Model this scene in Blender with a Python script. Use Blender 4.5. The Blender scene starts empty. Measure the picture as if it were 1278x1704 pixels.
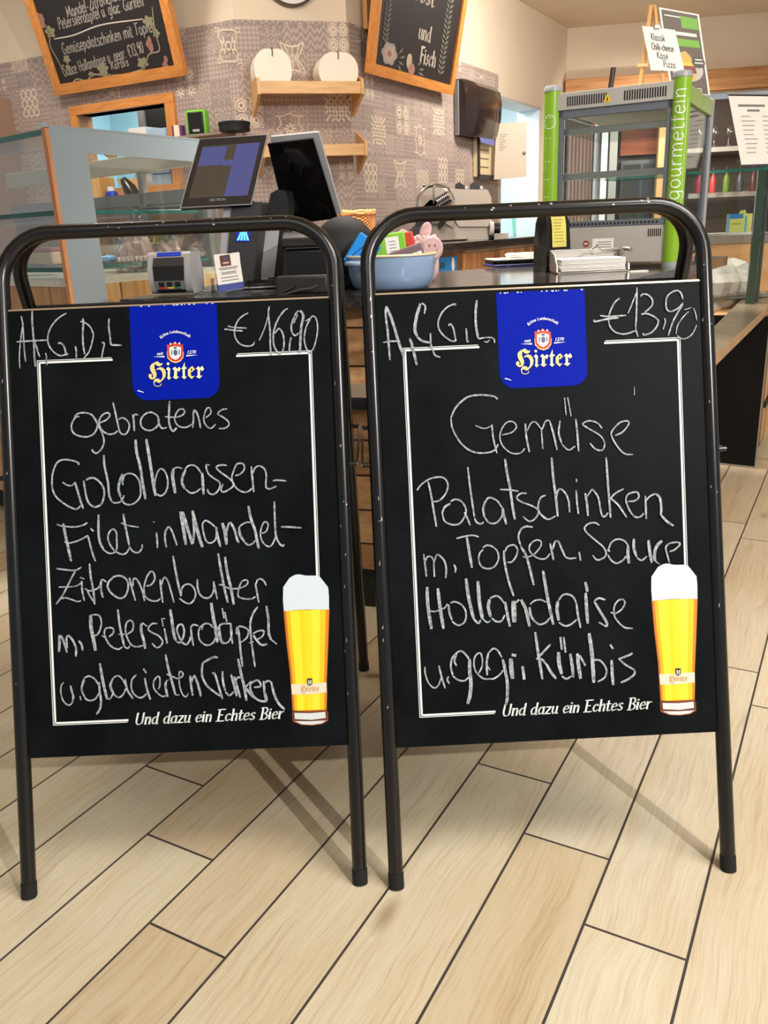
import bpy, bmesh, math, random
import numpy as np
from mathutils import Vector, Matrix
random.seed(7)
SC = bpy.context.scene
COL = SC.collection
# ---------------------------------------------------------------- camera
H = 1.3; FPX = 1403.5; PITCH = 0.32334; ROLL = 0.04217
def cam_axes():
    c, s = math.cos(PITCH), math.sin(PITCH)
    r = np.array([1., 0, 0]); d = np.array([0, -s, -c]); f = np.array([0, c, -s])
    cr, sr = math.cos(ROLL), math.sin(ROLL)
    return cr*r + sr*d, -sr*r + cr*d, f
CR, CD, CF = cam_axes()
cam = bpy.data.cameras.new('camera'); camo = bpy.data.objects.new('camera', cam); COL.objects.link(camo)
camo.matrix_world = Matrix(((CR[0], -CD[0], -CF[0], 0), (CR[1], -CD[1], -CF[1], 0), (CR[2], -CD[2], -CF[2], H), (0, 0, 0, 1)))
cam.sensor_fit = 'VERTICAL'; cam.sensor_height = 24.0; cam.lens = 24.0*FPX/1704.0
cam.clip_start = 0.05; cam.clip_end = 60
SC.camera = camo
# ---------------------------------------------------------------- world, lights, exposure
SC.view_settings.view_transform = 'Standard'; SC.view_settings.look = 'None'
SC.view_settings.gamma = 1.0; SC.view_settings.exposure = 0.0; SC.view_settings.use_curve_mapping = False
w = bpy.data.worlds.new('world'); SC.world = w; w.use_nodes = True
bg = w.node_tree.nodes['Background']; bg.inputs[0].default_value = (0.92, 0.95, 1.0, 1); bg.inputs[1].default_value = 0.40
def area(name, loc, target, size, power, col=(1, .86, .68), shape='DISK', spread=180):
    l = bpy.data.lights.new(name, 'AREA'); l.shape = shape; l.size = size; l.energy = power; l.color = col; l.spread = math.radians(spread)
    o = bpy.data.objects.new(name, l); COL.objects.link(o); o.location = loc
    o.rotation_euler = (Vector(target)-Vector(loc)).to_track_quat('-Z', 'Y').to_euler()
    return o
area('ceiling_spot', (3.2, -2.7, 3.45), (-.1, 1.6, 0), .08, 228, (1, .97, .93))
area('ceiling_spot', (-1.25, 3.43, 3.45), (.4, 1.3, 0), .45, 10, (1, .95, .88))
area('ceiling_fill', (-.6, -.6, 3.48), (-.6, -.2, 0), 2.2, 42, (.96, .98, 1))  # broad soft lamp added as the main fill, no fitting seen
area('ceiling_fill', (2.1, .9, 3.48), (2.0, 1.1, 0), 1.8, 148, (1, .93, .87))  # warm fill added to brighten the floor at right
area('counter_fill', (.3, 4.6, 3.46), (.2, 4.75, 0), 1.2, 112, (1, .95, .87), spread=84)  # added counter fill, spread narrowed so the stands throw no forward shadow
area('wall_fill', (-.6, 4.6, 3.46), (-.8, 7.2, .8), .9, 36, (1, .94, .86))  # added wash for the candle wall
area('wall_fill', (2.0, 7.7, 3.44), (.9, 8.9, 1.2), .7, 85, (1, .93, .85))  # extra lamp added to lift the wallpaper on the right wall
area('wall_fill', (-2.3, 5.9, 3.46), (-2.2, 7.6, 1.2), .8, 42, (1, .93, .85))  # lamp added to brighten the left wall
area('niche_fill', (3.4, 10.6, 2.45), (3.4, 11.9, 1.2), .7, 30, (1, .93, .84))  # added lamp low in the niche, brightens what stands there
sl_ = bpy.data.lights.new('downlight', 'SPOT'); sl_.energy = 26; sl_.color = (.96, 1, .74); sl_.spot_size = 2*math.atan(1.66/3.4); sl_.spot_blend = .08; sl_.shadow_soft_size = .03
so_ = bpy.data.objects.new('downlight', sl_); COL.objects.link(so_); so_.location = (-1.0, .7, 3.4)
# ---------------------------------------------------------------- pixel -> place (used to measure the place)
O = np.array([0, 0, H])
def ray(x, y): return CR*((x-639)/FPX) + CD*((y-852)/FPX) + CF
def at_y(x, y, Y): d = ray(x, y); return O + d*(Y/d[1])
def at_z(x, y, z): d = ray(x, y); return O + d*((z-H)/d[2])
def on_plane(x, y, P, n): d = ray(x, y); n = np.array(n, float); return O + d*(((np.array(P)-O)@n)/(d@n))
class Fr:
    """a vertical plane frame: local x runs along it, local y points into it, z up"""
    def __init__(s, o, yaw): s.o = np.array(o, float); s.yaw = yaw; s.ex = np.array([math.cos(yaw), math.sin(yaw), 0]); s.ey = np.array([-math.sin(yaw), math.cos(yaw), 0])
    def px(s, x, y, off=0.0):
        P = on_plane(x, y, s.o + s.ey*off, s.ey) - s.o
        return float(P@s.ex), float(P[2])
    def W(s, x, y, z): return s.o + s.ex*x + s.ey*y + np.array([0, 0, z])
# ---------------------------------------------------------------- materials
def lin(c):
    return tuple(((v/255)/12.92 if v/255 <= .04045 else ((v/255+.055)/1.055)**2.4) for v in c[:3]) + (1,)
MATS = {}
def M(name, col, rough=.5, metal=0., spec=.5, emit=None, estr=0, alpha=1, coat=0):
    if name in MATS: return MATS[name]
    m = bpy.data.materials.new(name); m.use_nodes = True
    b = m.node_tree.nodes['Principled BSDF']
    b.inputs['Base Color'].default_value = lin(col); b.inputs['Roughness'].default_value = rough
    b.inputs['Metallic'].default_value = metal; b.inputs['Specular IOR Level'].default_value = spec
    b.inputs['Coat Weight'].default_value = coat
    if emit: b.inputs['Emission Color'].default_value = lin(emit); b.inputs['Emission Strength'].default_value = estr
    MATS[name] = m; return m
class NT:
    def __init__(s, m): s.m = m; s.t = m.node_tree; s.b = s.t.nodes['Principled BSDF']
    def n(s, typ, **kw):
        o = s.t.nodes.new(typ)
        for k, v in kw.items(): setattr(o, k, v)
        return o
    def l(s, a, b): s.t.links.new(a, b)
    def put(s, sock, v):
        if hasattr(v, 'is_output') or isinstance(v, bpy.types.NodeSocket): s.l(v, sock)
        else: sock.default_value = v
    def math(s, op, a, b=None, c=None):
        o = s.n('ShaderNodeMath', operation=op); s.put(o.inputs[0], a)
        if b is not None: s.put(o.inputs[1], b)
        if c is not None: s.put(o.inputs[2], c)
        return o.outputs[0]
    def ramp(s, f, stops):
        o = s.n('ShaderNodeValToRGB'); s.l(f, o.inputs[0]); e = o.color_ramp.elements
        while len(e) < len(stops): e.new(.5)
        for el, (p, c) in zip(e, stops): el.position = p; el.color = lin(c)
        return o.outputs[0]
    def mix(s, f, a, b):
        o = s.n('ShaderNodeMix', data_type='RGBA'); s.put(o.inputs[0], f); s.put(o.inputs[6], a); s.put(o.inputs[7], b); return o.outputs[2]
    def noise(s, vec, scale, detail=3, rough=.5):
        o = s.n('ShaderNodeTexNoise'); s.l(vec, o.inputs['Vector']); o.inputs['Scale'].default_value = scale
        o.inputs['Detail'].default_value = detail; o.inputs['Roughness'].default_value = rough; return o.outputs['Fac']
    def comb(s, x, y, z):
        o = s.n('ShaderNodeCombineXYZ'); s.put(o.inputs[0], x); s.put(o.inputs[1], y); s.put(o.inputs[2], z); return o.outputs[0]
    def bump(s, h, strength, dist):
        o = s.n('ShaderNodeBump'); o.inputs['Strength'].default_value = strength; o.inputs['Distance'].default_value = dist
        s.l(h, o.inputs['Height']); s.l(o.outputs[0], s.b.inputs['Normal'])
def floor_material():
    m = M('wood_look_floor_tile', (200, 180, 145), .42); t = NT(m)
    th = .51445; c, s = math.cos(th), math.sin(th)
    g = t.n('ShaderNodeNewGeometry'); sp = t.n('ShaderNodeSeparateXYZ'); t.l(g.outputs['Position'], sp.inputs[0])
    X, Y = sp.outputs[0], sp.outputs[1]
    a = t.math('SUBTRACT', t.math('MULTIPLY', X, c), t.math('MULTIPLY', Y, s))
    b = t.math('ADD', t.math('MULTIPLY', X, s), t.math('MULTIPLY', Y, c))
    Wd, L = .1934, 1.1667
    ai = t.math('DIVIDE', t.math('ADD', a, 1.4907), Wd); i = t.math('FLOOR', ai); fa = t.math('SUBTRACT', ai, i)
    bi = t.math('DIVIDE', t.math('SUBTRACT', b, t.math('SUBTRACT', 1.3195, t.math('MULTIPLY', i, .1966))), L)
    j = t.math('FLOOR', bi); fb = t.math('SUBTRACT', bi, j)
    ea = t.math('MULTIPLY', t.math('MINIMUM', fa, t.math('SUBTRACT', 1, fa)), Wd)
    eb = t.math('MULTIPLY', t.math('MINIMUM', fb, t.math('SUBTRACT', 1, fb)), L)
    grout = t.math('LESS_THAN', t.math('MINIMUM', ea, eb), .0027)
    wn = t.n('ShaderNodeTexWhiteNoise', noise_dimensions='2D'); t.l(t.comb(i, j, 0), wn.inputs['Vector']); rnd = wn.outputs['Value']
    wn2 = t.n('ShaderNodeTexWhiteNoise', noise_dimensions='2D'); t.l(t.comb(t.math('ADD', i, 31.7), j, 0), wn2.inputs['Vector'])
    off = t.math('MULTIPLY', rnd, 37.0)
    wob = t.noise(t.comb(t.math('MULTIPLY', a, 1.2), t.math('MULTIPLY', b, 1.8), off), 2.2, 2)
    av = t.math('ADD', a, t.math('MULTIPLY', wob, .055))
    grain = t.noise(t.comb(t.math('MULTIPLY', av, 75), t.math('MULTIPLY', b, 2.2), off), 1.6, 4, .62)
    fine = t.noise(t.comb(t.math('MULTIPLY', av, 240), t.math('MULTIPLY', b, 9), off), 1.4, 2, .5)
    big = t.noise(t.comb(t.math('MULTIPLY', a, 8.5), t.math('MULTIPLY', b, 1.5), off), 1.0, 3, .55)
    base = t.ramp(big, [(.22, (184, 158, 122)), (.42, (205, 187, 156)), (.58, (214, 202, 176)), (.8, (208, 200, 180))])
    gcol = t.ramp(grain, [(.28, (160, 132, 98)), (.46, (206, 190, 160)), (.7, (221, 210, 186))])
    col = t.mix(.46, base, gcol)
    fcol = t.ramp(fine, [(.3, (166, 140, 104)), (.55, (214, 199, 168))])
    col = t.mix(.2, col, fcol)
    hv = t.n('ShaderNodeTexVoronoi'); t.l(t.comb(t.math('MULTIPLY', av, 4.2), t.math('MULTIPLY', b, 1.7), off), hv.inputs['Vector']); hv.inputs['Scale'].default_value = 1.0
    kn = t.math('MULTIPLY', t.math('SUBTRACT', .12, t.math('MINIMUM', hv.outputs['Distance'], .12)), 7.0)
    kn = t.math('MINIMUM', kn, .7)
    col = t.mix(kn, col, lin((128, 96, 60)))
    tint = t.ramp(rnd, [(0, (243, 228, 208)), (.35, (255, 250, 242)), (.7, (250, 242, 228)), (1, (238, 222, 202))])
    mm = t.n('ShaderNodeMix', data_type='RGBA', blend_type='MULTIPLY'); mm.inputs[0].default_value = 1.0
    t.l(col, mm.inputs[6]); t.l(tint, mm.inputs[7])
    m3 = t.n('ShaderNodeMix', data_type='RGBA', blend_type='MULTIPLY'); m3.inputs[0].default_value = 1.0; t.l(mm.outputs[2], m3.inputs[6]); m3.inputs[7].default_value = (.90, .99, 1.12, 1)
    fin = t.mix(grout, m3.outputs[2], lin((64, 58, 55)))
    t.l(fin, t.b.inputs['Base Color'])
    r = t.math('ADD', .36, t.math('MULTIPLY', grain, .2)); t.l(r, t.b.inputs['Roughness'])
    t.bump(t.math('SUBTRACT', t.math('MULTIPLY', fine, .15), t.math('MULTIPLY', grout, 1.0)), .35, .0012)
    t.b.inputs['Specular IOR Level'].default_value = .35
    return m
def wood(name, base, dark, scale=1.0, rough=.5, axis=0, plank=0.0, gap=(40, 28, 20)):
    if name in MATS: return MATS[name]
    m = M(name, base, rough); t = NT(m)
    tc = t.n('ShaderNodeTexCoord'); sp = t.n('ShaderNodeSeparateXYZ'); t.l(tc.outputs['Object'], sp.inputs[0])
    ax = [sp.outputs[0], sp.outputs[1], sp.outputs[2]]
    k = [38*scale]*3; k[axis] = 2.6*scale
    wob = t.noise(tc.outputs['Object'], 3.0*scale, 2)
    v = [t.math('MULTIPLY', t.math('ADD', ax[i], t.math('MULTIPLY', wob, .03)), k[i]) for i in range(3)]
    off = 0.0; rnd = None
    if plank:
        pa = ax[2] if axis == 0 else ax[0]
        q = t.math('DIVIDE', pa, plank); fl = t.math('FLOOR', q); fr = t.math('SUBTRACT', q, fl)
        wn = t.n('ShaderNodeTexWhiteNoise', noise_dimensions='1D'); t.l(fl, wn.inputs['W']); rnd = wn.outputs['Value']
        v[axis] = t.math('ADD', v[axis], t.math('MULTIPLY', rnd, 51.0))
    g = t.noise(t.comb(*v), 1.3, 4, .6)
    col = t.ramp(g, [(.3, dark), (.62, base)])
    if plank:
        o = t.n('ShaderNodeMix', data_type='RGBA', blend_type='MULTIPLY'); o.inputs[0].default_value = 1
        t.l(col, o.inputs[6]); t.l(t.ramp(rnd, [(0, (205, 195, 185)), (1, (255, 255, 255))]), o.inputs[7]); col = o.outputs[2]
        e = t.math('LESS_THAN', t.math('MINIMUM', fr, t.math('SUBTRACT', 1, fr)), .0035/plank)
        col = t.mix(e, col, lin(gap))
    t.l(col, t.b.inputs['Base Color'])
    return m
def granite():
    m = M('dark_granite', (52, 48, 46), .12); t = NT(m)
    tc = t.n('ShaderNodeTexCoord')
    v = t.n('ShaderNodeTexVoronoi'); t.l(tc.outputs['Object'], v.inputs['Vector']); v.inputs['Scale'].default_value = 160
    n = t.noise(tc.outputs['Object'], 55, 4, .7)
    c1 = t.ramp(n, [(.35, (26, 24, 24)), (.55, (62, 56, 52)), (.75, (112, 102, 94))])
    c = t.mix(t.math('MULTIPLY', v.outputs['Distance'], .35), c1, lin((20, 19, 20))); t.l(c, t.b.inputs['Base Color'])
    return m
def glass(name='clear_glass', tint=(250, 253, 252), gl=.02):
    if name in MATS: return MATS[name]
    m = bpy.data.materials.new(name); m.use_nodes = True; t = m.node_tree; t.nodes.remove(t.nodes['Principled BSDF'])
    out = t.nodes['Material Output']; tr = t.nodes.new('ShaderNodeBsdfTransparent'); tr.inputs[0].default_value = lin(tint)
    g = t.nodes.new('ShaderNodeBsdfGlossy'); g.inputs['Roughness'].default_value = .02
    lw = t.nodes.new('ShaderNodeLayerWeight'); lw.inputs[0].default_value = .25
    mp = t.nodes.new('ShaderNodeMath'); mp.operation = 'MULTIPLY_ADD'; mp.inputs[1].default_value = .4; mp.inputs[2].default_value = gl
    t.links.new(lw.outputs['Fresnel'], mp.inputs[0])
    mx = t.nodes.new('ShaderNodeMixShader'); t.links.new(mp.outputs[0], mx.inputs[0]); t.links.new(tr.outputs[0], mx.inputs[1]); t.links.new(g.outputs[0], mx.inputs[2])
    t.links.new(mx.outputs[0], out.inputs[0]); MATS[name] = m; return m
def speckled(name, col, col2, scale, rough=.5, metal=0., lo=.4, hi=.62):
    if name in MATS: return MATS[name]
    m = M(name, col, rough, metal); t = NT(m); tc = t.n('ShaderNodeTexCoord')
    n = t.noise(tc.outputs['Object'], scale, 4, .6); t.l(t.ramp(n, [(lo, col2), (hi, col)]), t.b.inputs['Base Color']); return m
def plaster(name, col):
    m = M(name, col, .85, spec=.2); t = NT(m); tc = t.n('ShaderNodeTexCoord')
    n = t.noise(tc.outputs['Object'], 180, 3); t.bump(n, .12, .002)
    n2 = t.noise(tc.outputs['Object'], 1.3, 2)
    c2 = tuple(int(v*.965) for v in col); t.l(t.ramp(n2, [(.3, c2), (.7, col)]), t.b.inputs['Base Color']); return m
def wallpaper():
    m = M('patchwork_tile_wallpaper', (160, 130, 116), .6, spec=.25); t = NT(m)
    tc = t.n('ShaderNodeTexCoord'); sp = t.n('ShaderNodeSeparateXYZ'); t.l(tc.outputs['Object'], sp.inputs[0])
    cell = .17
    u = t.math('DIVIDE', sp.outputs[0], cell); v = t.math('DIVIDE', sp.outputs[2], cell)
    iu, iv = t.math('FLOOR', u), t.math('FLOOR', v)
    fu = t.math('SUBTRACT', t.math('SUBTRACT', u, iu), .5); fv = t.math('SUBTRACT', t.math('SUBTRACT', v, iv), .5)
    wn = t.n('ShaderNodeTexWhiteNoise', noise_dimensions='2D'); t.l(t.comb(iu, iv, 0), wn.inputs['Vector']); r1 = wn.outputs['Value']
    wn2 = t.n('ShaderNodeTexWhiteNoise', noise_dimensions='2D'); t.l(t.comb(t.math('ADD', iu, 17), t.math('ADD', iv, 5), 0), wn2.inputs['Vector']); r2 = wn2.outputs['Value']
    rad = t.math('SQRT', t.math('ADD', t.math('MULTIPLY', fu, fu), t.math('MULTIPLY', fv, fv)))
    au, avv = t.math('ABSOLUTE', fu), t.math('ABSOLUTE', fv)
    ang = t.math('ARCTAN2', fv, fu)
    pet = t.math('SINE', t.math('ADD', t.math('MULTIPLY', rad, 24), t.math('MULTIPLY', t.math('COSINE', t.math('MULTIPLY', ang, 8)), 2.2)))
    lat = t.math('MULTIPLY', t.math('SINE', t.math('MULTIPLY', t.math('ADD', fu, fv), 17)), t.math('SINE', t.math('MULTIPLY', t.math('SUBTRACT', fu, fv), 17)))
    sq = t.math('SINE', t.math('ADD', t.math('MULTIPLY', t.math('MAXIMUM', au, avv), 25), t.math('MULTIPLY', t.math('SINE', t.math('MULTIPLY', t.math('ADD', au, avv), 21)), 2.2)))
    arc = t.math('SINE', t.math('ADD', t.math('MULTIPLY', fv, 21), t.math('MULTIPLY', t.math('SINE', t.math('MULTIPLY', au, 16)), 2.4)))
    s1 = t.math('LESS_THAN', r1, .26); s2 = t.math('LESS_THAN', r1, .52); s3 = t.math('LESS_THAN', r1, .76)
    def sel(f, a, b): return t.math('ADD', t.math('MULTIPLY', f, a), t.math('MULTIPLY', t.math('SUBTRACT', 1, f), b))
    pat = sel(s1, pet, sel(s2, lat, sel(s3, sq, arc)))
    line = t.n('ShaderNodeMapRange'); t.l(pat, line.inputs[0]); line.inputs[1].default_value = -.3; line.inputs[2].default_value = .5
    ca = t.ramp(r2, [(0, (160, 142, 133)), (.35, (173, 155, 146)), (.7, (167, 148, 138)), (1, (152, 135, 128))])
    cb = t.ramp(r2, [(0, (186, 169, 159)), (.4, (197, 180, 169)), (.8, (184, 165, 155)), (1, (178, 162, 154))])
    col = t.mix(line.outputs[0], ca, cb)
    edge = t.math('GREATER_THAN', t.math('MAXIMUM', au, avv), .488)
    col = t.mix(t.math('MULTIPLY', edge, .35), col, lin((122, 98, 90)))
    t.l(col, t.b.inputs['Base Color']); return m
# ---------------------------------------------------------------- mesh builder
class MB:
    def __init__(s): s.v = []; s.f = []; s.mi = []; s.mats = []
    def idx(s, m):
        if m not in s.mats: s.mats.append(m)
        return s.mats.index(m)
    def add(s, verts, faces, m):
        o = len(s.v); s.v += [tuple(map(float, p)) for p in verts]; k = s.idx(m)
        for f in faces: s.f.append([i+o for i in f]); s.mi.append(k)
        return s
    def box(s, c, d, m, rz=0., rx=0., ry=0.):
        R = Matrix.Rotation(rz, 3, 'Z') @ Matrix.Rotation(ry, 3, 'Y') @ Matrix.Rotation(rx, 3, 'X')
        vs = [Vector(c) + R @ Vector((sx*d[0]/2, sy*d[1]/2, sz*d[2]/2)) for sx in (-1, 1) for sy in (-1, 1) for sz in (-1, 1)]
        return s.hexa(vs, m)
    def hexa(s, vs, m):
        return s.add(vs, [(0, 1, 3, 2), (4, 6, 7, 5), (0, 4, 5, 1), (2, 3, 7, 6), (0, 2, 6, 4), (1, 5, 7, 3)], m)
    def bx(s, x0, x1, y0, y1, z0, z1, m): return s.box(((x0+x1)/2, (y0+y1)/2, (z0+z1)/2), (abs(x1-x0), abs(y1-y0), abs(z1-z0)), m)
    def prism(s, poly, a, b, m, mcap=None):
        """poly: list of 3-D points; swept from +a to +b offsets (vectors)"""
        n = len(poly); a = Vector(a); b = Vector(b)
        vs = [Vector(p)+a for p in poly] + [Vector(p)+b for p in poly]
        s.add(vs, [tuple(range(n-1, -1, -1)), tuple(range(n, 2*n))], mcap or m)
        return s.add(vs, [(i, (i+1) % n, n+(i+1) % n, n+i) for i in range(n)], m)
    def tube(s, pts, r, m, seg=12, caps=True, radii=None, closed=False):
        pts = [Vector(p) for p in pts]; n = len(pts); rings = []
        up = None
        for i, p in enumerate(pts):
            if closed: t = pts[(i+1) % n]-pts[i-1]
            else: t = (pts[min(i+1, n-1)]-pts[max(i-1, 0)])
            t.normalize()
            if up is None:
                up = Vector((0, 0, 1)) if abs(t.z) < .9 else Vector((0, 1, 0))
            x = t.cross(up)
            if x.length < 1e-4: x = t.cross(Vector((1, 0, 0)))
            x.normalize(); y = x.cross(t).normalized(); up = y
            rr = radii[i] if radii else r
            rings.append([p + (x*math.cos(q) + y*math.sin(q))*rr for q in [2*math.pi*k/seg for k in range(seg)]])
        vs = [v for rg in rings for v in rg]; fs = []
        for i in range(n if closed else n-1):
            j = (i+1) % n
            for k in range(seg): fs.append((i*seg+k, i*seg+(k+1) % seg, j*seg+(k+1) % seg, j*seg+k))
        if caps and not closed: fs += [tuple(range(seg-1, -1, -1)), tuple(range((n-1)*seg, n*seg))]
        return s.add(vs, fs, m)
    def cyl(s, p0, p1, r0, m, r1=None, seg=24): return s.tube([p0, p1], r0, m, seg, True, [r0, r0 if r1 is None else r1])
    def lathe(s, prof, m, c=(0, 0, 0), axis='Z', seg=32, caps=False, sx=1., sy=1.):
        vs = []; fs = []; n = len(prof); c = Vector(c)
        for k in range(seg):
            q = 2*math.pi*k/seg
            for r, h in prof:
                p = Vector((r*math.cos(q)*sx, r*math.sin(q)*sy, h))
                if axis == 'Y': p = Vector((p.x, p.z, p.y))
                if axis == 'X': p = Vector((p.z, p.x, p.y))
                vs.append(c+p)
        for k in range(seg):
            for i in range(n-1):
                fs.append((k*n+i, ((k+1) % seg)*n+i, ((k+1) % seg)*n+i+1, k*n+i+1))
        if caps: fs += [tuple(k*n for k in range(seg-1, -1, -1)), tuple(k*n+n-1 for k in range(seg))]
        return s.add(vs, fs, m)
    def ball(s, c, r, m, seg=20, rings=12, sc=(1, 1, 1)):
        prof = [(max(1e-4, r*math.sin(math.pi*i/rings)), -r*math.cos(math.pi*i/rings)) for i in range(rings+1)]
        vs = []; fs = []; n = len(prof)
        for k in range(seg):
            q = 2*math.pi*k/seg
            for a, h in prof: vs.append(Vector(c)+Vector((a*math.cos(q)*sc[0], a*math.sin(q)*sc[1], h*sc[2])))
        for k in range(seg):
            for i in range(n-1): fs.append((k*n+i, ((k+1) % seg)*n+i, ((k+1) % seg)*n+i+1, k*n+i+1))
        return s.add(vs, fs, m)
    def poly(s, pts, m): return s.add(pts, [tuple(range(len(pts)))], m)
    def build(s, name, parent=None, smooth=True, bevel=0., loc=None, rotz=0., bseg=2):
        me = bpy.data.meshes.new(name); me.from_pydata(s.v, [], s.f); me.update()
        for m in s.mats: me.materials.append(m)
        me.polygons.foreach_set('material_index', s.mi)
        bm = bmesh.new(); bm.from_mesh(me); bmesh.ops.recalc_face_normals(bm, faces=bm.faces[:]) if bevel >= 0 else None
        bm.to_mesh(me); bm.free()
        if smooth: me.shade_smooth(); me.set_sharp_from_angle(angle=math.radians(38))
        o = bpy.data.objects.new(name, me); COL.objects.link(o)
        if parent: o.parent = parent
        if loc is not None: o.location = loc
        o.rotation_euler = (0, 0, rotz)
        if bevel > 0:
            b = o.modifiers.new('edge', 'BEVEL'); b.width = bevel; b.segments = bseg; b.limit_method = 'ANGLE'; b.angle_limit = math.radians(40); b.harden_normals = False
        return o
def tag(o, label, cat, group=None):
    o['label'] = label; o['category'] = cat
    if group: o['group'] = group
    return o
def thing(name, label, cat, loc=(0, 0, 0), rotz=0., group=None):
    o = bpy.data.objects.new(name, None); COL.objects.link(o); o.location = tuple(map(float, loc)); o.rotation_euler = (0, 0, rotz)
    o.empty_display_size = .05
    return tag(o, label, cat, group)
def struct(o): o['kind'] = 'structure'; return o
# ---------------------------------------------------------------- pens and lettering
def smooth_line(pts, k=6):
    pts = [np.array(p, float) for p in pts]
    if len(pts) < 3: return pts
    P = [2*pts[0]-pts[1]] + pts + [2*pts[-1]-pts[-2]]; out = []
    for i in range(1, len(P)-2):
        for q in range(k):
            t = q/k
            out.append(.5*((2*P[i]) + (P[i+1]-P[i-1])*t + (2*P[i-1]-5*P[i]+4*P[i+1]-P[i+2])*t*t + (3*P[i]-P[i-1]-3*P[i+1]+P[i+2])*t**3))
    return out + [pts[-1]]
def ribbon(mb, pts, wd, m, fn, k=6, sm=True, taper=True):
    """flat stroke: 2-D points, width, fn maps (u,v) to 3-D"""
    q = smooth_line(pts, k) if sm else [np.array(p, float) for p in pts]
    n = len(q); vs = []
    for i, p in enumerate(q):
        t = q[min(i+1, n-1)]-q[max(i-1, 0)]; L = math.hypot(*t) or 1; nx = np.array([-t[1], t[0]])/L
        f = .5*wd*(1 if not taper else (.72+.28*min(1, min(i, n-1-i)/2.5)))
        vs += [fn(*(p+nx*f)), fn(*(p-nx*f))]
    mb.add(vs, [(2*i, 2*i+1, 2*i+3, 2*i+2) for i in range(n-1)], m)
def nib(mb, pts, m, fn, vec, th, k=5):
    """broad-nib stroke"""
    q = smooth_line(pts, k); a = np.array(vec)/2; L = math.hypot(*a); b = np.array([-a[1], a[0]])/L*th/2
    for i in range(len(q)-1):
        c = [q[j]+sx*a+sy*b for j in (i, i+1) for sx in (-1, 1) for sy in (-1, 1)]
        c = sorted(map(tuple, c)); h = []
        for seq in (c, c[::-1]):
            part = []
            for p in seq:
                while len(part) > 1 and (part[-1][0]-part[-2][0])*(p[1]-part[-2][1])-(part[-1][1]-part[-2][1])*(p[0]-part[-2][0]) <= 0: part.pop()
                part.append(p)
            h += part[:-1]
        if len(h) > 2: mb.poly([fn(*p) for p in h], m)
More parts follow.
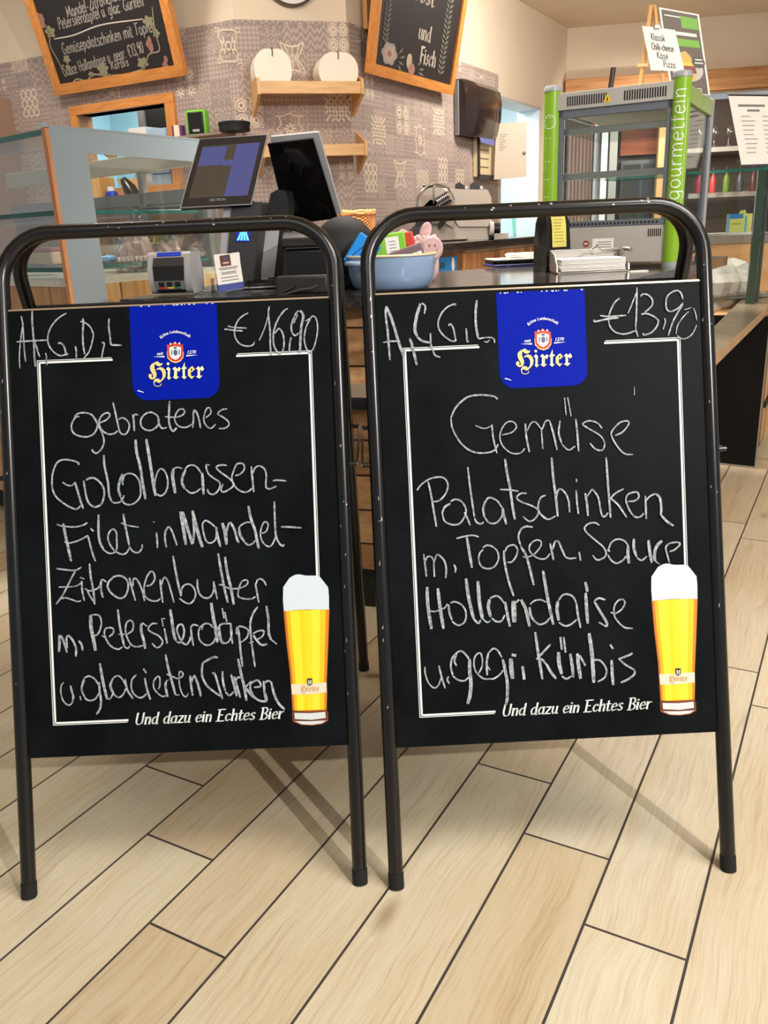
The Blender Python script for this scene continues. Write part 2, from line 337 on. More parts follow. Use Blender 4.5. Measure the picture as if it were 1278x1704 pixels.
SK = {  # skeleton letters: (advance, strokes); x-height .62, capitals 1
 'a': (.58, ['.44,.5 .28,.62 .1,.45 .08,.18 .22,0 .44,.16', '.46,.62 .46,.06 .56,0']),
 'b': (.56, ['.1,1 .1,0', '.1,.42 .3,.62 .46,.42 .44,.12 .25,0 .1,.1']),
 'c': (.48, ['.42,.5 .28,.62 .1,.45 .08,.18 .22,0 .42,.12']),
 'd': (.58, ['.44,.5 .28,.62 .1,.45 .08,.18 .22,0 .44,.16', '.46,1 .46,.06 .56,0']),
 'e': (.52, ['.08,.32 .44,.36 .4,.56 .26,.62 .1,.45 .08,.18 .22,0 .44,.1']),
 'f': (.36, ['.38,.9 .28,1 .16,.85 .15,0', '.02,.6 .34,.6']),
 'g': (.58, ['.44,.5 .28,.62 .1,.45 .08,.18 .22,.02 .44,.16', '.46,.62 .46,-.15 .32,-.3 .1,-.24']),
 'h': (.56, ['.1,1 .1,0', '.12,.42 .3,.62 .44,.48 .44,0']),
 'i': (.24, ['.1,.62 .1,0', '.1,.8 .1,.86']), 'l': (.24, ['.1,1 .1,0']),
 'k': (.5, ['.1,1 .1,0', '.42,.62 .12,.28', '.2,.36 .46,0']),
 'm': (.84, ['.1,.62 .1,0', '.12,.42 .27,.62 .4,.48 .4,0', '.42,.42 .57,.62 .72,.48 .72,0']),
 'n': (.56, ['.1,.62 .1,0', '.12,.42 .3,.62 .44,.48 .44,0']),
 'o': (.58, ['.28,.62 .1,.45 .1,.16 .28,0 .46,.16 .46,.45 .28,.62']),
 'p': (.56, ['.1,.62 .1,-.3', '.1,.42 .3,.62 .46,.42 .44,.12 .25,0 .1,.1']),
 'r': (.42, ['.1,.62 .1,0', '.12,.4 .26,.6 .38,.58']),
 's': (.46, ['.38,.54 .24,.62 .1,.5 .22,.34 .38,.18 .24,0 .06,.08']),
 't': (.4, ['.16,.86 .15,.14 .24,0 .36,.06', '.02,.6 .34,.6']),
 'u': (.56, ['.1,.62 .1,.16 .22,0 .42,.16', '.44,.62 .44,.06 .54,0']),
 'z': (.48, ['.06,.6 .42,.6', '.42,.6 .06,.02', '.06,.02 .44,.02']),
 'C': (.66, ['.58,.85 .36,1 .1,.72 .1,.28 .34,0 .6,.16']), 'E': (.66, ['.15,1 .15,0', '.02,1 .58,1', '.15,.52 .44,.52', '.02,0 .6,0']),
 'B': (.66, ['.14,1 .14,0', '.02,1 .38,1 .54,.8 .4,.54 .14,.53', '.38,.53 .6,.28 .42,0 .02,0']),
 'F': (.58, ['.14,1 .14,0', '.04,1 .54,1', '.14,.52 .42,.52']), 'G': (.7, ['.58,.85 .36,1 .1,.72 .1,.28 .34,0 .58,.14', '.4,.42 .58,.42', '.58,.42 .58,0']),
 'H': (.7, ['.12,1 .12,0', '.56,1 .56,0', '.12,.5 .56,.5']), 'K': (.6, ['.12,1 .12,0', '.52,1 .14,.46', '.22,.56 .56,0']),
 'M': (.84, ['.1,0 .12,1', '.12,1 .4,.2', '.4,.2 .68,1', '.68,1 .72,0']), 'P': (.6, ['.12,1 .12,0', '.12,.98 .4,1 .54,.76 .4,.5 .12,.48']),
 'S': (.6, ['.5,.88 .3,1 .1,.8 .28,.54 .5,.28 .3,0 .06,.12']), 'T': (.62, ['.3,1 .3,0', '.02,1 .6,1']), 'Z': (.6, ['.06,1 .54,1', '.54,1 .06,0', '.06,0 .56,0']),
 'U': (.78, ['.14,1 .13,.3 .24,.04 .42,0 .6,.1 .64,.4 .64,1']),
 '1': (.36, ['.06,.7 .24,1', '.24,1 .24,0']), '3': (.52, ['.08,.9 .28,1 .42,.76 .22,.54 .46,.28 .28,0 .06,.1']), '9': (.52, ['.44,.8 .26,1 .08,.76 .22,.5 .44,.72 .42,.3 .26,0']),
 '0': (.54, ['.26,1 .1,.75 .1,.25 .26,0 .44,.25 .44,.75 .26,1']), '-': (.4, ['.06,.32 .32,.32']), '.': (.24, ['.1,.02 .1,.08']), ',': (.24, ['.12,.08 .06,-.12']),
 '\u20ac': (.64, ['.56,.85 .36,1 .14,.7 .14,.3 .36,0 .56,.12', '.02,.6 .42,.6', '.02,.42 .4,.42']), ' ': (.34, []),
}
for a_, b_ in (('ä', 'a'), ('ü', 'u')): SK[a_] = (SK[b_][0], SK[b_][1] + ['.16,.8 .16,.9', '.36,.8 .36,.9'])
def skeleton(txt, spacing=.04):
    x = 0; out = []
    for ch in txt:
        adv, st = SK[ch]
        for s in st: out.append([(x+float(p.split(',')[0]), float(p.split(',')[1])) for p in s.split()])
        x += adv + spacing
    return x, out
def write(mb, txt, m, fn, size, width, x0=0, y0=0, total=None, slant=0., rise=0., sp=.04, jit=0.):
    wtot, st = skeleton(txt, sp); kx = size if total is None else total/wtot
    for s in st:
        q = [(x0+(a+slant*b)*kx + random.uniform(-jit, jit), y0+b*size+rise*(a*kx) + random.uniform(-jit, jit)) for a, b in s]
        ribbon(mb, q, width, m, fn, k=4, taper=False)
def bfont(mb, txt, m, fn, size, x0=0, y0=0, align='CENTER', bold=0., shear=0., arc=None):
    cu = bpy.data.curves.new('t', 'FONT'); cu.body = txt; cu.size = 1; cu.align_x = align; cu.offset = bold; cu.resolution_u = 3; cu.shear = shear
    o = bpy.data.objects.new('t', cu); COL.objects.link(o)
    dg = bpy.context.evaluated_depsgraph_get(); me = o.evaluated_get(dg).to_mesh()
    vs = [(v.co.x, v.co.y) for v in me.vertices]; fs = [tuple(p.vertices) for p in me.polygons]
    o.evaluated_get(dg).to_mesh_clear(); bpy.data.objects.remove(o); bpy.data.curves.remove(cu)
    out = []
    for x, y in vs:
        x *= size; y *= size
        if arc:
            R = arc; q = x/R; out.append(fn(x0+(R+y)*math.sin(q), y0+(R+y)*math.cos(q)-R))
        else: out.append(fn(x0+x, y0+y))
    mb.add(out, fs, m)
def disc(c, r, n=20, sy=1.): return [(c[0]+r*math.cos(2*math.pi*i/n), c[1]+r*sy*math.sin(2*math.pi*i/n)) for i in range(n)]
def arcpts(c, r, a0, a1, n=8): return [(c[0]+r*math.cos(a0+(a1-a0)*i/n), c[1]+r*math.sin(a0+(a1-a0)*i/n)) for i in range(n+1)]
def rrect(x0, x1, y0, y1, r, n=6):
    P = []
    for cx, cy, a in ((x1-r, y1-r, 0), (x0+r, y1-r, math.pi/2), (x0+r, y0+r, math.pi), (x1-r, y0+r, 1.5*math.pi)): P += arcpts((cx, cy), r, a, a+math.pi/2, n)
    return P
# ================================================================ materials used by many things
WALL = plaster('cream_plaster', (232, 214, 190)); CEIL = plaster('ceiling_plaster', (236, 218, 194))
PAPER = wallpaper(); FLOOR = floor_material(); GRAN = granite(); GLASS = glass()
CREAM = M('cream_print', (226, 208, 186), .7)
KBLUE = M('kitchen_blue_wall', (176, 214, 226), .6); KWHITE = M('kitchen_white', (222, 228, 232), .5)
FRAMEW = wood('orange_wood', (222, 150, 78), (196, 122, 54), 1.2, .4, 0)
FRAMEV = wood('orange_wood_upright', (222, 150, 78), (196, 122, 54), 1.2, .4, 2)
BEECH = wood('beech', (232, 186, 124), (208, 156, 92), 1.0, .4, 0)
BEECHV = wood('beech_upright', (230, 182, 118), (206, 152, 88), 1.0, .4, 2)
BLACK = M('black_plastic', (18, 18, 19), .38); MATTE = M('matte_black', (14, 14, 14), .7)
DGREY = M('dark_grey_plastic', (52, 51, 52), .45); GREY = M('grey_plastic', (128, 130, 132), .45)
SILVER = M('silver_plastic', (188, 188, 190), .32, .35); CHROME = M('chrome', (214, 214, 214), .14, 1.)
STEEL = M('brushed_steel', (176, 172, 166), .34, .85); WHITE = M('white_paper', (236, 232, 226), .7)
OFFWHITE = M('off_white', (222, 214, 202), .55); RUBBER = M('black_rubber', (12, 12, 12), .85)
TEAL = M('glass_edge_teal', (44, 108, 98), .12); BLUEINK = M('blue_plastic', (40, 70, 190), .4)
INK = M('grey_ink', (120, 118, 116), .8); DINK = M('dark_ink', (40, 38, 38), .8)
# ================================================================ the room
struct(MB().bx(-6.5, 7, -4.5, 14.5, -.06, 0, FLOOR).build('floor', smooth=False))
struct(MB().bx(-6.5, 7, -4.5, 14.5, 3.52, 3.6, CEIL).build('ceiling', smooth=False))
ZT = 2.75; ZC = 3.52
C1 = at_z(389, 32, ZT); C2 = at_z(577, 36, ZT); L0 = at_z(0, 106, ZT); R1 = at_z(829, 124, ZT)
yaw = lambda a, b: math.atan2(b[1]-a[1], b[0]-a[0])
flat = lambda p: (float(p[0]), float(p[1]), 0.)
FL = Fr(flat(L0), yaw(L0, C1)); FC = Fr(flat(C1), yaw(C1, C2)); FRt = Fr(flat(C2), yaw(C2, R1))
lenL = float(np.hypot(*(C1-L0)[:2])); lenC = float(np.hypot(*(C2-C1)[:2]))
K = on_plane(945, 60, FRt.o, FRt.ey); lenR = float((K-FRt.o)@FRt.ex)
Fpt = at_z(1278, 20, ZC); Kc = np.array([K[0], K[1], 0])
FF = Fr(flat(K), yaw(K, Fpt))
def wall_box(name, fr, x0, x1, z0, z1, m, th=.14, hole=None, y0=0., mh=None):
    mb = MB()
    if not hole: mb.bx(x0, x1, y0, y0+th, z0, z1, m)
    else:
        a, b, c, d = hole
        mb.bx(x0, a, y0, y0+th, z0, z1, m).bx(b, x1, y0, y0+th, z0, z1, m).bx(a, b, y0, y0+th, d, z1, m)
        if c > z0: mb.bx(a, b, y0, y0+th, z0, c, m)
    return struct(mb.build(name, smooth=False, loc=fr.o, rotz=fr.yaw))
# pass-through opening in the left wall
ha = FL.px(130, 192)[0]; hb = FL.px(277, 172)[0]; hz1 = FL.px(205, 182)[1]; hz0 = FL.px(250, 229)[1] - .35
hole = (ha, hb, hz0, hz1)
wall_box('wall_left', FL, -3.2, lenL, 0, ZC, WALL, .14, hole, y0=.006)
wall_box('wall_back', FC, 0, lenC, 0, ZC, WALL, .14, y0=.006)
dx0 = FRt.px(832, 300)[0]; dx1 = FRt.px(897, 300)[0]; dz1 = FRt.px(864, 168)[1]
mb = MB(); m_ = WALL
mb.bx(0, dx0, .006, .26, 0, ZC, m_).bx(dx1, lenR, .006, .26, 0, ZC, m_).bx(dx0, dx1, .006, .26, dz1, ZC, m_)
struct(mb.build('wall_right', smooth=False, loc=FRt.o, rotz=FRt.yaw))
# wallpaper skins, up to the painted band
def skin(name, fr, x0, x1, hole=None):
    return wall_box(name, fr, x0, x1, .02, ZT, PAPER, .006, hole)
skin('trim_1', FL, -3.2, lenL, hole); skin('trim_2', FC, 0, lenC); skin('trim_3', FRt, 0, FRt.px(829, 200)[0])
# far wall with a beam and a dark back bar below it
fz1 = FF.px(1278, 112)[1]; fz0 = FF.px(1278, 147)[1]
wall_box('wall_far', FF, -.1, 6, fz0, ZC, WALL, .2)
wall_box('wall_niche', FF, -.1, 6, 0, fz0, M('niche_brown', (96, 84, 76), .8), .1, y0=.75)
mb = MB().bx(-.02, 6, -.16, .04, fz0, fz1, wood('beam_wood', (206, 150, 96), (170, 112, 64), .5, .6, 0))
struct(mb.build('trim_4', smooth=False, loc=FF.o, rotz=FF.yaw, bevel=.006))
# light blue kitchen behind the door opening and behind the pass-through
mb = MB().bx(dx0-1.2, dx1+1.6, 1.7, 1.76, 0, 2.9, KBLUE).bx(dx0-1.2, dx0-1.14, .26, 1.7, 0, 2.9, KBLUE).bx(dx1+1.54, dx1+1.6, .26, 1.7, 0, 2.9, KWHITE).bx(dx0-1.2, dx1+1.6, .26, 1.7, 2.9, 2.95, KWHITE)
struct(mb.build('wall_kitchen', smooth=False, loc=FRt.o, rotz=FRt.yaw))
mb = MB(); wj = .03
mb.bx(dx0, dx0+wj, .0, .27, 0, dz1, KWHITE).bx(dx1-wj, dx1, .0, .27, 0, dz1, KWHITE).bx(dx0, dx1, .0, .27, dz1-wj, dz1, M('jamb_grey', (190, 188, 184), .6))
struct(mb.build('door_1', smooth=False, loc=FRt.o, rotz=FRt.yaw))
mb = MB().bx(ha-.8, hb+.6, 1.1, 1.16, 1.0, 2.75, KBLUE).bx(ha-.8, ha-.74, .16, 1.1, 1.0, 2.75, KBLUE).bx(hb+.54, hb+.6, .16, 1.1, 1.0, 2.75, KBLUE).bx(ha-.8, hb+.6, .16, 1.1, 1.0, 1.04, KWHITE)
struct(mb.build('wall_servery', smooth=False, loc=FL.o, rotz=FL.yaw))
kl = bpy.data.lights.new('kitchen_fill', 'AREA'); kl.energy = 75; kl.size = .9; kl.color = (.86, .95, 1)  # added cold lamp, stands in for daylight in the kitchen
ko = bpy.data.objects.new('kitchen_fill', kl); COL.objects.link(ko); ko.location = FRt.W((dx0+dx1)/2+.2, 1.0, 2.85)
kl2 = bpy.data.lights.new('servery_fill', 'AREA'); kl2.energy = 26; kl2.size = .7; kl2.color = (.86, .95, 1)  # same kind of added lamp, for the room behind the pass-through
ko2 = bpy.data.objects.new('servery_fill', kl2); COL.objects.link(ko2); ko2.location = FL.W((ha+hb)/2, .62, 2.72)
# frame of the pass-through
fa = FL.px(118, 180)[0]; fb = FL.px(291, 158)[0]; fzt = FL.px(205, 166)[1]
mb = MB().bx(fa, fb, -.03, .15, hz1-.0, fzt, FRAMEW).bx(fa, ha+.0, -.03, .15, hz0, hz1, FRAMEV).bx(hb, fb, -.03, .15, hz0, hz1, FRAMEV).bx(fa, fb, -.06, .15, hz0-.07, hz0, FRAMEW)
struct(mb.build('window_1', smooth=False, loc=FL.o, rotz=FL.yaw, bevel=.004))
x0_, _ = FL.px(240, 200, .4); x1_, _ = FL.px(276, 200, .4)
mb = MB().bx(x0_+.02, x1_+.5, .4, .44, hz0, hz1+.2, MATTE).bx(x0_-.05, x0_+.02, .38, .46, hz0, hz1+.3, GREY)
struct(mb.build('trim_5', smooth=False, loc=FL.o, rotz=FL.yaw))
# wooden trim: pale cupboard edge at the far left
xa, za = FL.px(-30, 172); xb, _ = FL.px(8, 172); xc, _ = FL.px(19, 172)
mb = MB().bx(xa, xb, -.35, -.002, 0, za, M('cream_lacquer', (226, 212, 186), .5)).bx(xb, xc, -.35, -.002, 0, za, M('taupe_lacquer', (150, 122, 102), .5))
tag(mb.build('tall_cupboard', smooth=False, loc=FL.o, rotz=FL.yaw, bevel=.004), 'cream tall cupboard edge at the far left of the patterned wall', 'cupboard')
# ---------------------------------------------------------------- light ornaments in the wallpaper
def motif(mb, kind, fr, px, py, wpx, hpx):
    x, z = fr.px(px, py); x2, _ = fr.px(px+wpx/2, py); _, z2 = fr.px(px, py-hpx/2)
    a, b = abs(x2-x), abs(z2-z)
    fn = lambda u, v: (x+u*a, -.0012, z+v*b)
    lw = .085
    def rib(p, w=lw, sm=True): ribbon(mb, p, w, CREAM, fn, k=4, sm=sm, taper=False)
    rib_c = lambda c, r, w=lw, sy=1: rib(disc(c, r, 14, sy)+[disc(c, r, 14, sy)[0]], w, False)
    if kind == 'rings':
        for cx in (-.5, .5):
            for cy in (-.5, .5): rib_c((cx, cy), .4, .1); rib_c((cx, cy), .2, .16)
        rib([(-1, -1), (1, -1), (1, 1), (-1, 1), (-1, -1)], .05, False)
    if kind == 'lattice':
        for k in (-1, -.5, 0, .5, 1):
            rib([(max(-1, -1+k), max(-1, -1-k) if k < 0 else -1), (min(1, 1+k), 1 if k <= 0 else 1-k)], .16, False) if k >= 0 else rib([(-1, -1-k), (1+k, 1)], .16, False)
            rib([(-1+max(0, k), 1 if k >= 0 else 1+k), (1 if k >= 0 else 1+k, -1+max(0, k) if k >= 0 else -1)], .16, False)
        for cx in (-.5, 0, .5):
            for cy in (-.5, 0, .5): mb.poly([fn(cx+.13*q, cy+.13*r) for q, r in ((1, 0), (0, 1), (-1, 0), (0, -1))], CREAM)
    if kind == 'star':
        rib([(-1, .9), (-.45, .9), (0, 1.1), (.45, .9), (1, .9)], .1, False); rib([(-1, -.9), (-.45, -.9), (0, -1.1), (.45, -.9), (1, -.9)], .1, False)
        rib([(-.7, .9), (-.6, .3), (-.9, 0), (-.6, -.3), (-.7, -.9)], .1, False); rib([(.7, .9), (.6, .3), (.9, 0), (.6, -.3), (.7, -.9)], .1, False)
        for q in range(8): rib([(.12*math.cos(q*.785), .12*math.sin(q*.785)), (.42*math.cos(q*.785), .42*math.sin(q*.785))], .13, False)
    if kind == 'ogee':
        for sx in (-1, 1):
            for o_ in (0, .28): rib([(sx*(1-o_), 1), (sx*(.75-o_), .5), (sx*(.42-o_*.4), 0), (sx*(.75-o_), -.5), (sx*(1-o_), -1)], .1)
        rib([(-1, 1), (0, .75), (1, 1)], .12); rib([(-1, -1), (0, -.75), (1, -1)], .12)
        rib([(0, .7), (0, -.7)], .1, False); rib_c((0, 0), .22, .1)
    if kind == 'chain':
        for cy in (-.66, 0, .66):
            for cx in (-.6, 0, .6): rib_c((cx, cy), .27, .13, 1.1)
    if kind == 'flower':
        for cx in (-.5, .5):
            for cy in (-.5, .5):
                for q in range(8): rib([(cx+.08*math.cos(q*.785), cy+.08*math.sin(q*.785)), (cx+.42*math.cos(q*.785), cy+.42*math.sin(q*.785))], .12, False)
    if kind == 'quatre':
        for sx in (-1, 1):
            for sy in (-1, 1):
                rib([(0, sy*.95), (sx*.55, sy*.9), (sx*.75, sy*.45), (sx*.35, sy*.2), (sx*.4, sy*.5)], .1)
                rib([(sx*.6, sy*.82), (sx*1, sy*.82), (sx*1, sy*1.05), (sx*.7, sy*1.05), (sx*.68, sy*.82)], .08, False)
            rib([(sx*.75, .45), (sx*.5, 0), (sx*.75, -.45)], .1)
        rib_c((0, 0), .24, .1)
    if kind == 'vine':
        for sy in (-1, 1):
            rib([(-1, sy*.9), (-.2, sy*.85), (.6, sy*.2), (.9, sy*-.1)], .14)
            rib([(1, sy*.95), (.5, sy*.5), (.2, sy*.1), (.4, sy*-.1), (.6, sy*.15)], .12)
        rib([(1, 1), (1, -1)], .12, False)
        rib_c((.45, .0), .2, .1)
for wname, fr, lst in (('trim_6', FL, [('flower', 308, 138, 36, 52), ('chain', 50, 172, 30, 48), ('lattice', 33, 110, 28, 20), ('vine', 178, 156, 40, 18), ('flower', 2, 142, 18, 24), ('star', 303, 56, 14, 22)]),
                       ('trim_7', FC, [('quatre', 380, 76, 40, 56), ('ogee', 487, 97, 40, 52), ('rings', 563, 62, 34, 50), ('rings', 414, 188, 46, 50), ('lattice', 562, 176, 42, 52), ('star', 483, 214, 48, 46), ('flower', 576, 284, 28, 36)]),
                       ('trim_8', FRt, [('vine', 600, 58, 18, 26), ('flower', 615, 145, 16, 44), ('lattice', 630, 218, 22, 46), ('rings', 670, 200, 21, 48), ('lattice', 730, 203, 18, 44), ('star', 699, 234, 19, 46), ('chain', 617, 296, 23, 48), ('ogee', 666, 290, 20, 46), ('lattice', 703, 298, 19, 30), ('chain', 737, 284, 17, 42), ('chain', 765, 294, 15, 24), ('flower', 762, 110, 12, 20), ('vine', 797, 127, 14, 10)])):
    mb = MB()
    for k_, px_, py_, w_, h_ in lst: motif(mb, k_, fr, px_, py_, w_, h_)
    struct(mb.build(wname, smooth=False, loc=fr.o, rotz=fr.yaw, bevel=-1))
# ================================================================ the two chalkboard stands
POWDER = speckled('powder_coated_steel', (11, 11, 12), (6, 6, 7), 60, .26, 0, .3, .7)
MB_B = M('chalkboard_black', (14, 18, 20), .4, spec=.055)
_t = NT(MB_B); _tc = _t.n('ShaderNodeTexCoord'); _n = _t.noise(_tc.outputs['Object'], 7, 4, .65)
_t.l(_t.ramp(_n, [(.35, (9, 12, 14)), (.75, (18, 23, 26))]), _t.b.inputs['Base Color'])
_t.l(_t.math('ADD', .34, _t.math('MULTIPLY', _n, .2)), _t.b.inputs['Roughness'])
_n2 = _t.noise(_tc.outputs['Object'], 900, 2); _t.bump(_n2, .25, .0006)
CHALK = M('chalk_marker', (172, 178, 178), .9, spec=.1); _t = NT(CHALK); _tc = _t.n('ShaderNodeTexCoord')
_n = _t.noise(_tc.outputs['Object'], 130, 4, .7); _t.l(_t.ramp(_n, [(.32, (92, 100, 103)), (.52, (150, 160, 164)), (.72, (198, 206, 209))]), _t.b.inputs['Base Color'])
PW = M('print_white', (228, 234, 234), .5); LBL = M('label_blue', (0, 24, 152), .5, spec=.06); GOLD = M('print_gold', (232, 206, 128), .5); GOLDL = M('print_pale_gold', (238, 226, 176), .5)
PRED = M('print_red', (190, 52, 38), .5); PGREY = M('print_grey', (92, 104, 112), .5); PSH = M('print_navy', (12, 18, 70), .5)
BEER = [M('beer_'+str(i), c, .45) for i, c in enumerate([(196, 112, 12), (232, 170, 14), (244, 214, 40), (240, 200, 10), (242, 206, 22), (244, 216, 50), (238, 190, 18), (206, 124, 16)])]
BAMB = M('beer_amber', (176, 88, 14), .45); BROWNK = M('print_brown', (96, 40, 10), .5); GLW = M('print_glass_white', (202, 208, 210), .5); BANDM = M('print_band', (214, 206, 186), .5); TAN = M('print_tan', (206, 160, 96), .5); FOAM = M('print_foam', (198, 212, 222), .55)
HIRTER = {'H': [[(-29.7, 1108.8), (-27.5, 1106.3), (-23.7, 1103.8), (-19.1, 1104.4), (-21.0, 1100.3), (-24.5, 1098.2), (-29.0, 1098.1), (-32.8, 1100.8), (-35.0, 1103.7), (-36.2, 1101.0), (-37.0, 1095.9), (-35.6, 1090.2), (-33.0, 1083.3), (-33.3, 1077.7), (-36.3, 1073.3), (-40.9, 1071.2), (-45.4, 1071.6), (-49.2, 1075.5), (-50.0, 1079.5), (-47.8, 1082.8), (-44.4, 1082.9), (-42.8, 1080.3), (-43.3, 1075.8), (-41.9, 1074.1), (-39.8, 1076.2), (-40.5, 1080.8), (-43.6, 1086.6), (-45.7, 1091.8), (-46.0, 1096.9), (-44.1, 1101.3), (-40.0, 1104.5), (-34.9, 1106.6)],
 [(-33.8, 1090.7), (-30.3, 1093.9), (-25.1, 1096.0), (-19.5, 1095.0), (-15.2, 1090.5), (-13.2, 1083.6), (-14.7, 1075.8), (-18.9, 1070.3), (-23.6, 1066.5), (-25.4, 1064.3), (-29.4, 1063.0), (-32.1, 1065.2), (-35.5, 1066.5), (-37.8, 1064.9), (-38.3, 1062.1), (-37.0, 1058.6), (-31.9, 1056.7), (-27.4, 1057.6), (-23.8, 1062.0), (-22.9, 1061.6), (-25.7, 1057.0), (-31.4, 1055.5), (-37.0, 1056.9), (-39.7, 1060.4), (-40.0, 1066.6), (-37.5, 1071.1), (-32.9, 1072.6), (-28.5, 1071.8), (-25.8, 1068.3), (-22.2, 1071.6), (-20.3, 1077.1), (-20.6, 1083.9), (-23.2, 1089.1), (-27.6, 1091.6), (-32.2, 1090.6)]],
 'rest': [disc((-7.9, 1102.3), 2.9, 14),
 [(-8.1, 1096.4), (-3.3, 1091.1), (-4.3, 1089.4), (-5.7, 1074.2), (-2.3, 1074.1), (-7.7, 1068.7), (-11.4, 1073.9), (-9.6, 1075.5), (-9.3, 1089.1), (-12.9, 1090.9)],
 [(6.0, 1095.8), (10.3, 1091.1), (10.3, 1090.5), (15.0, 1095.1), (18.0, 1090.8), (14.0, 1084.7), (10.2, 1088.3), (9.6, 1074.7), (14.1, 1074.5), (7.1, 1069.2), (0.5, 1074.0), (3.4, 1075.6), (4.3, 1088.5), (0.7, 1091.5)],
 [(26.7, 1104.5), (26.9, 1094.4), (31.3, 1092.8), (29.5, 1090.3), (26.9, 1090.4), (26.2, 1074.6), (29.9, 1073.9), (24.6, 1068.4), (19.2, 1073.8), (21.5, 1075.4), (21.8, 1090.0), (18.8, 1090.7), (22.3, 1094.5)],
 [(42.7, 1095.4), (47.5, 1088.4), (41.1, 1083.0), (38.9, 1084.8), (43.0, 1088.0), (40.3, 1091.5), (39.1, 1089.3), (38.5, 1075.8), (41.2, 1074.0), (46.4, 1074.9), (39.9, 1068.4), (32.3, 1076.0), (32.8, 1087.9), (38.7, 1093.3)],
 [(55.2, 1094.9), (58.4, 1090.8), (63.1, 1095.1), (66.8, 1088.2), (62.0, 1083.8), (58.8, 1087.9), (58.2, 1087.4), (57.7, 1074.4), (62.8, 1075.0), (56.3, 1068.5), (49.1, 1073.1), (52.6, 1075.2), (53.1, 1087.6), (49.3, 1089.5)]]}
SH_OUT = [(-9.0, 1142.8), (-4.3, 1141.8), (-1.0, 1146.4), (2.1, 1143.9), (8.6, 1148.4), (13.1, 1143.5), (18.7, 1147.2), (20.0, 1140.8), (24.8, 1141.4), (25.0, 1127.2), (23.7, 1116.3), (17.9, 1108.7), (8.3, 1105.6), (-1.0, 1108.7), (-7.8, 1116.0), (-8.8, 1128.7)]
SH_IN = [(-3.8, 1136.3), (1.8, 1137.3), (8.1, 1138.2), (15.9, 1136.7), (20.6, 1135.3), (19.6, 1119.6), (14.9, 1113.5), (8.1, 1109.9), (0.7, 1113.3), (-4.0, 1119.8)]
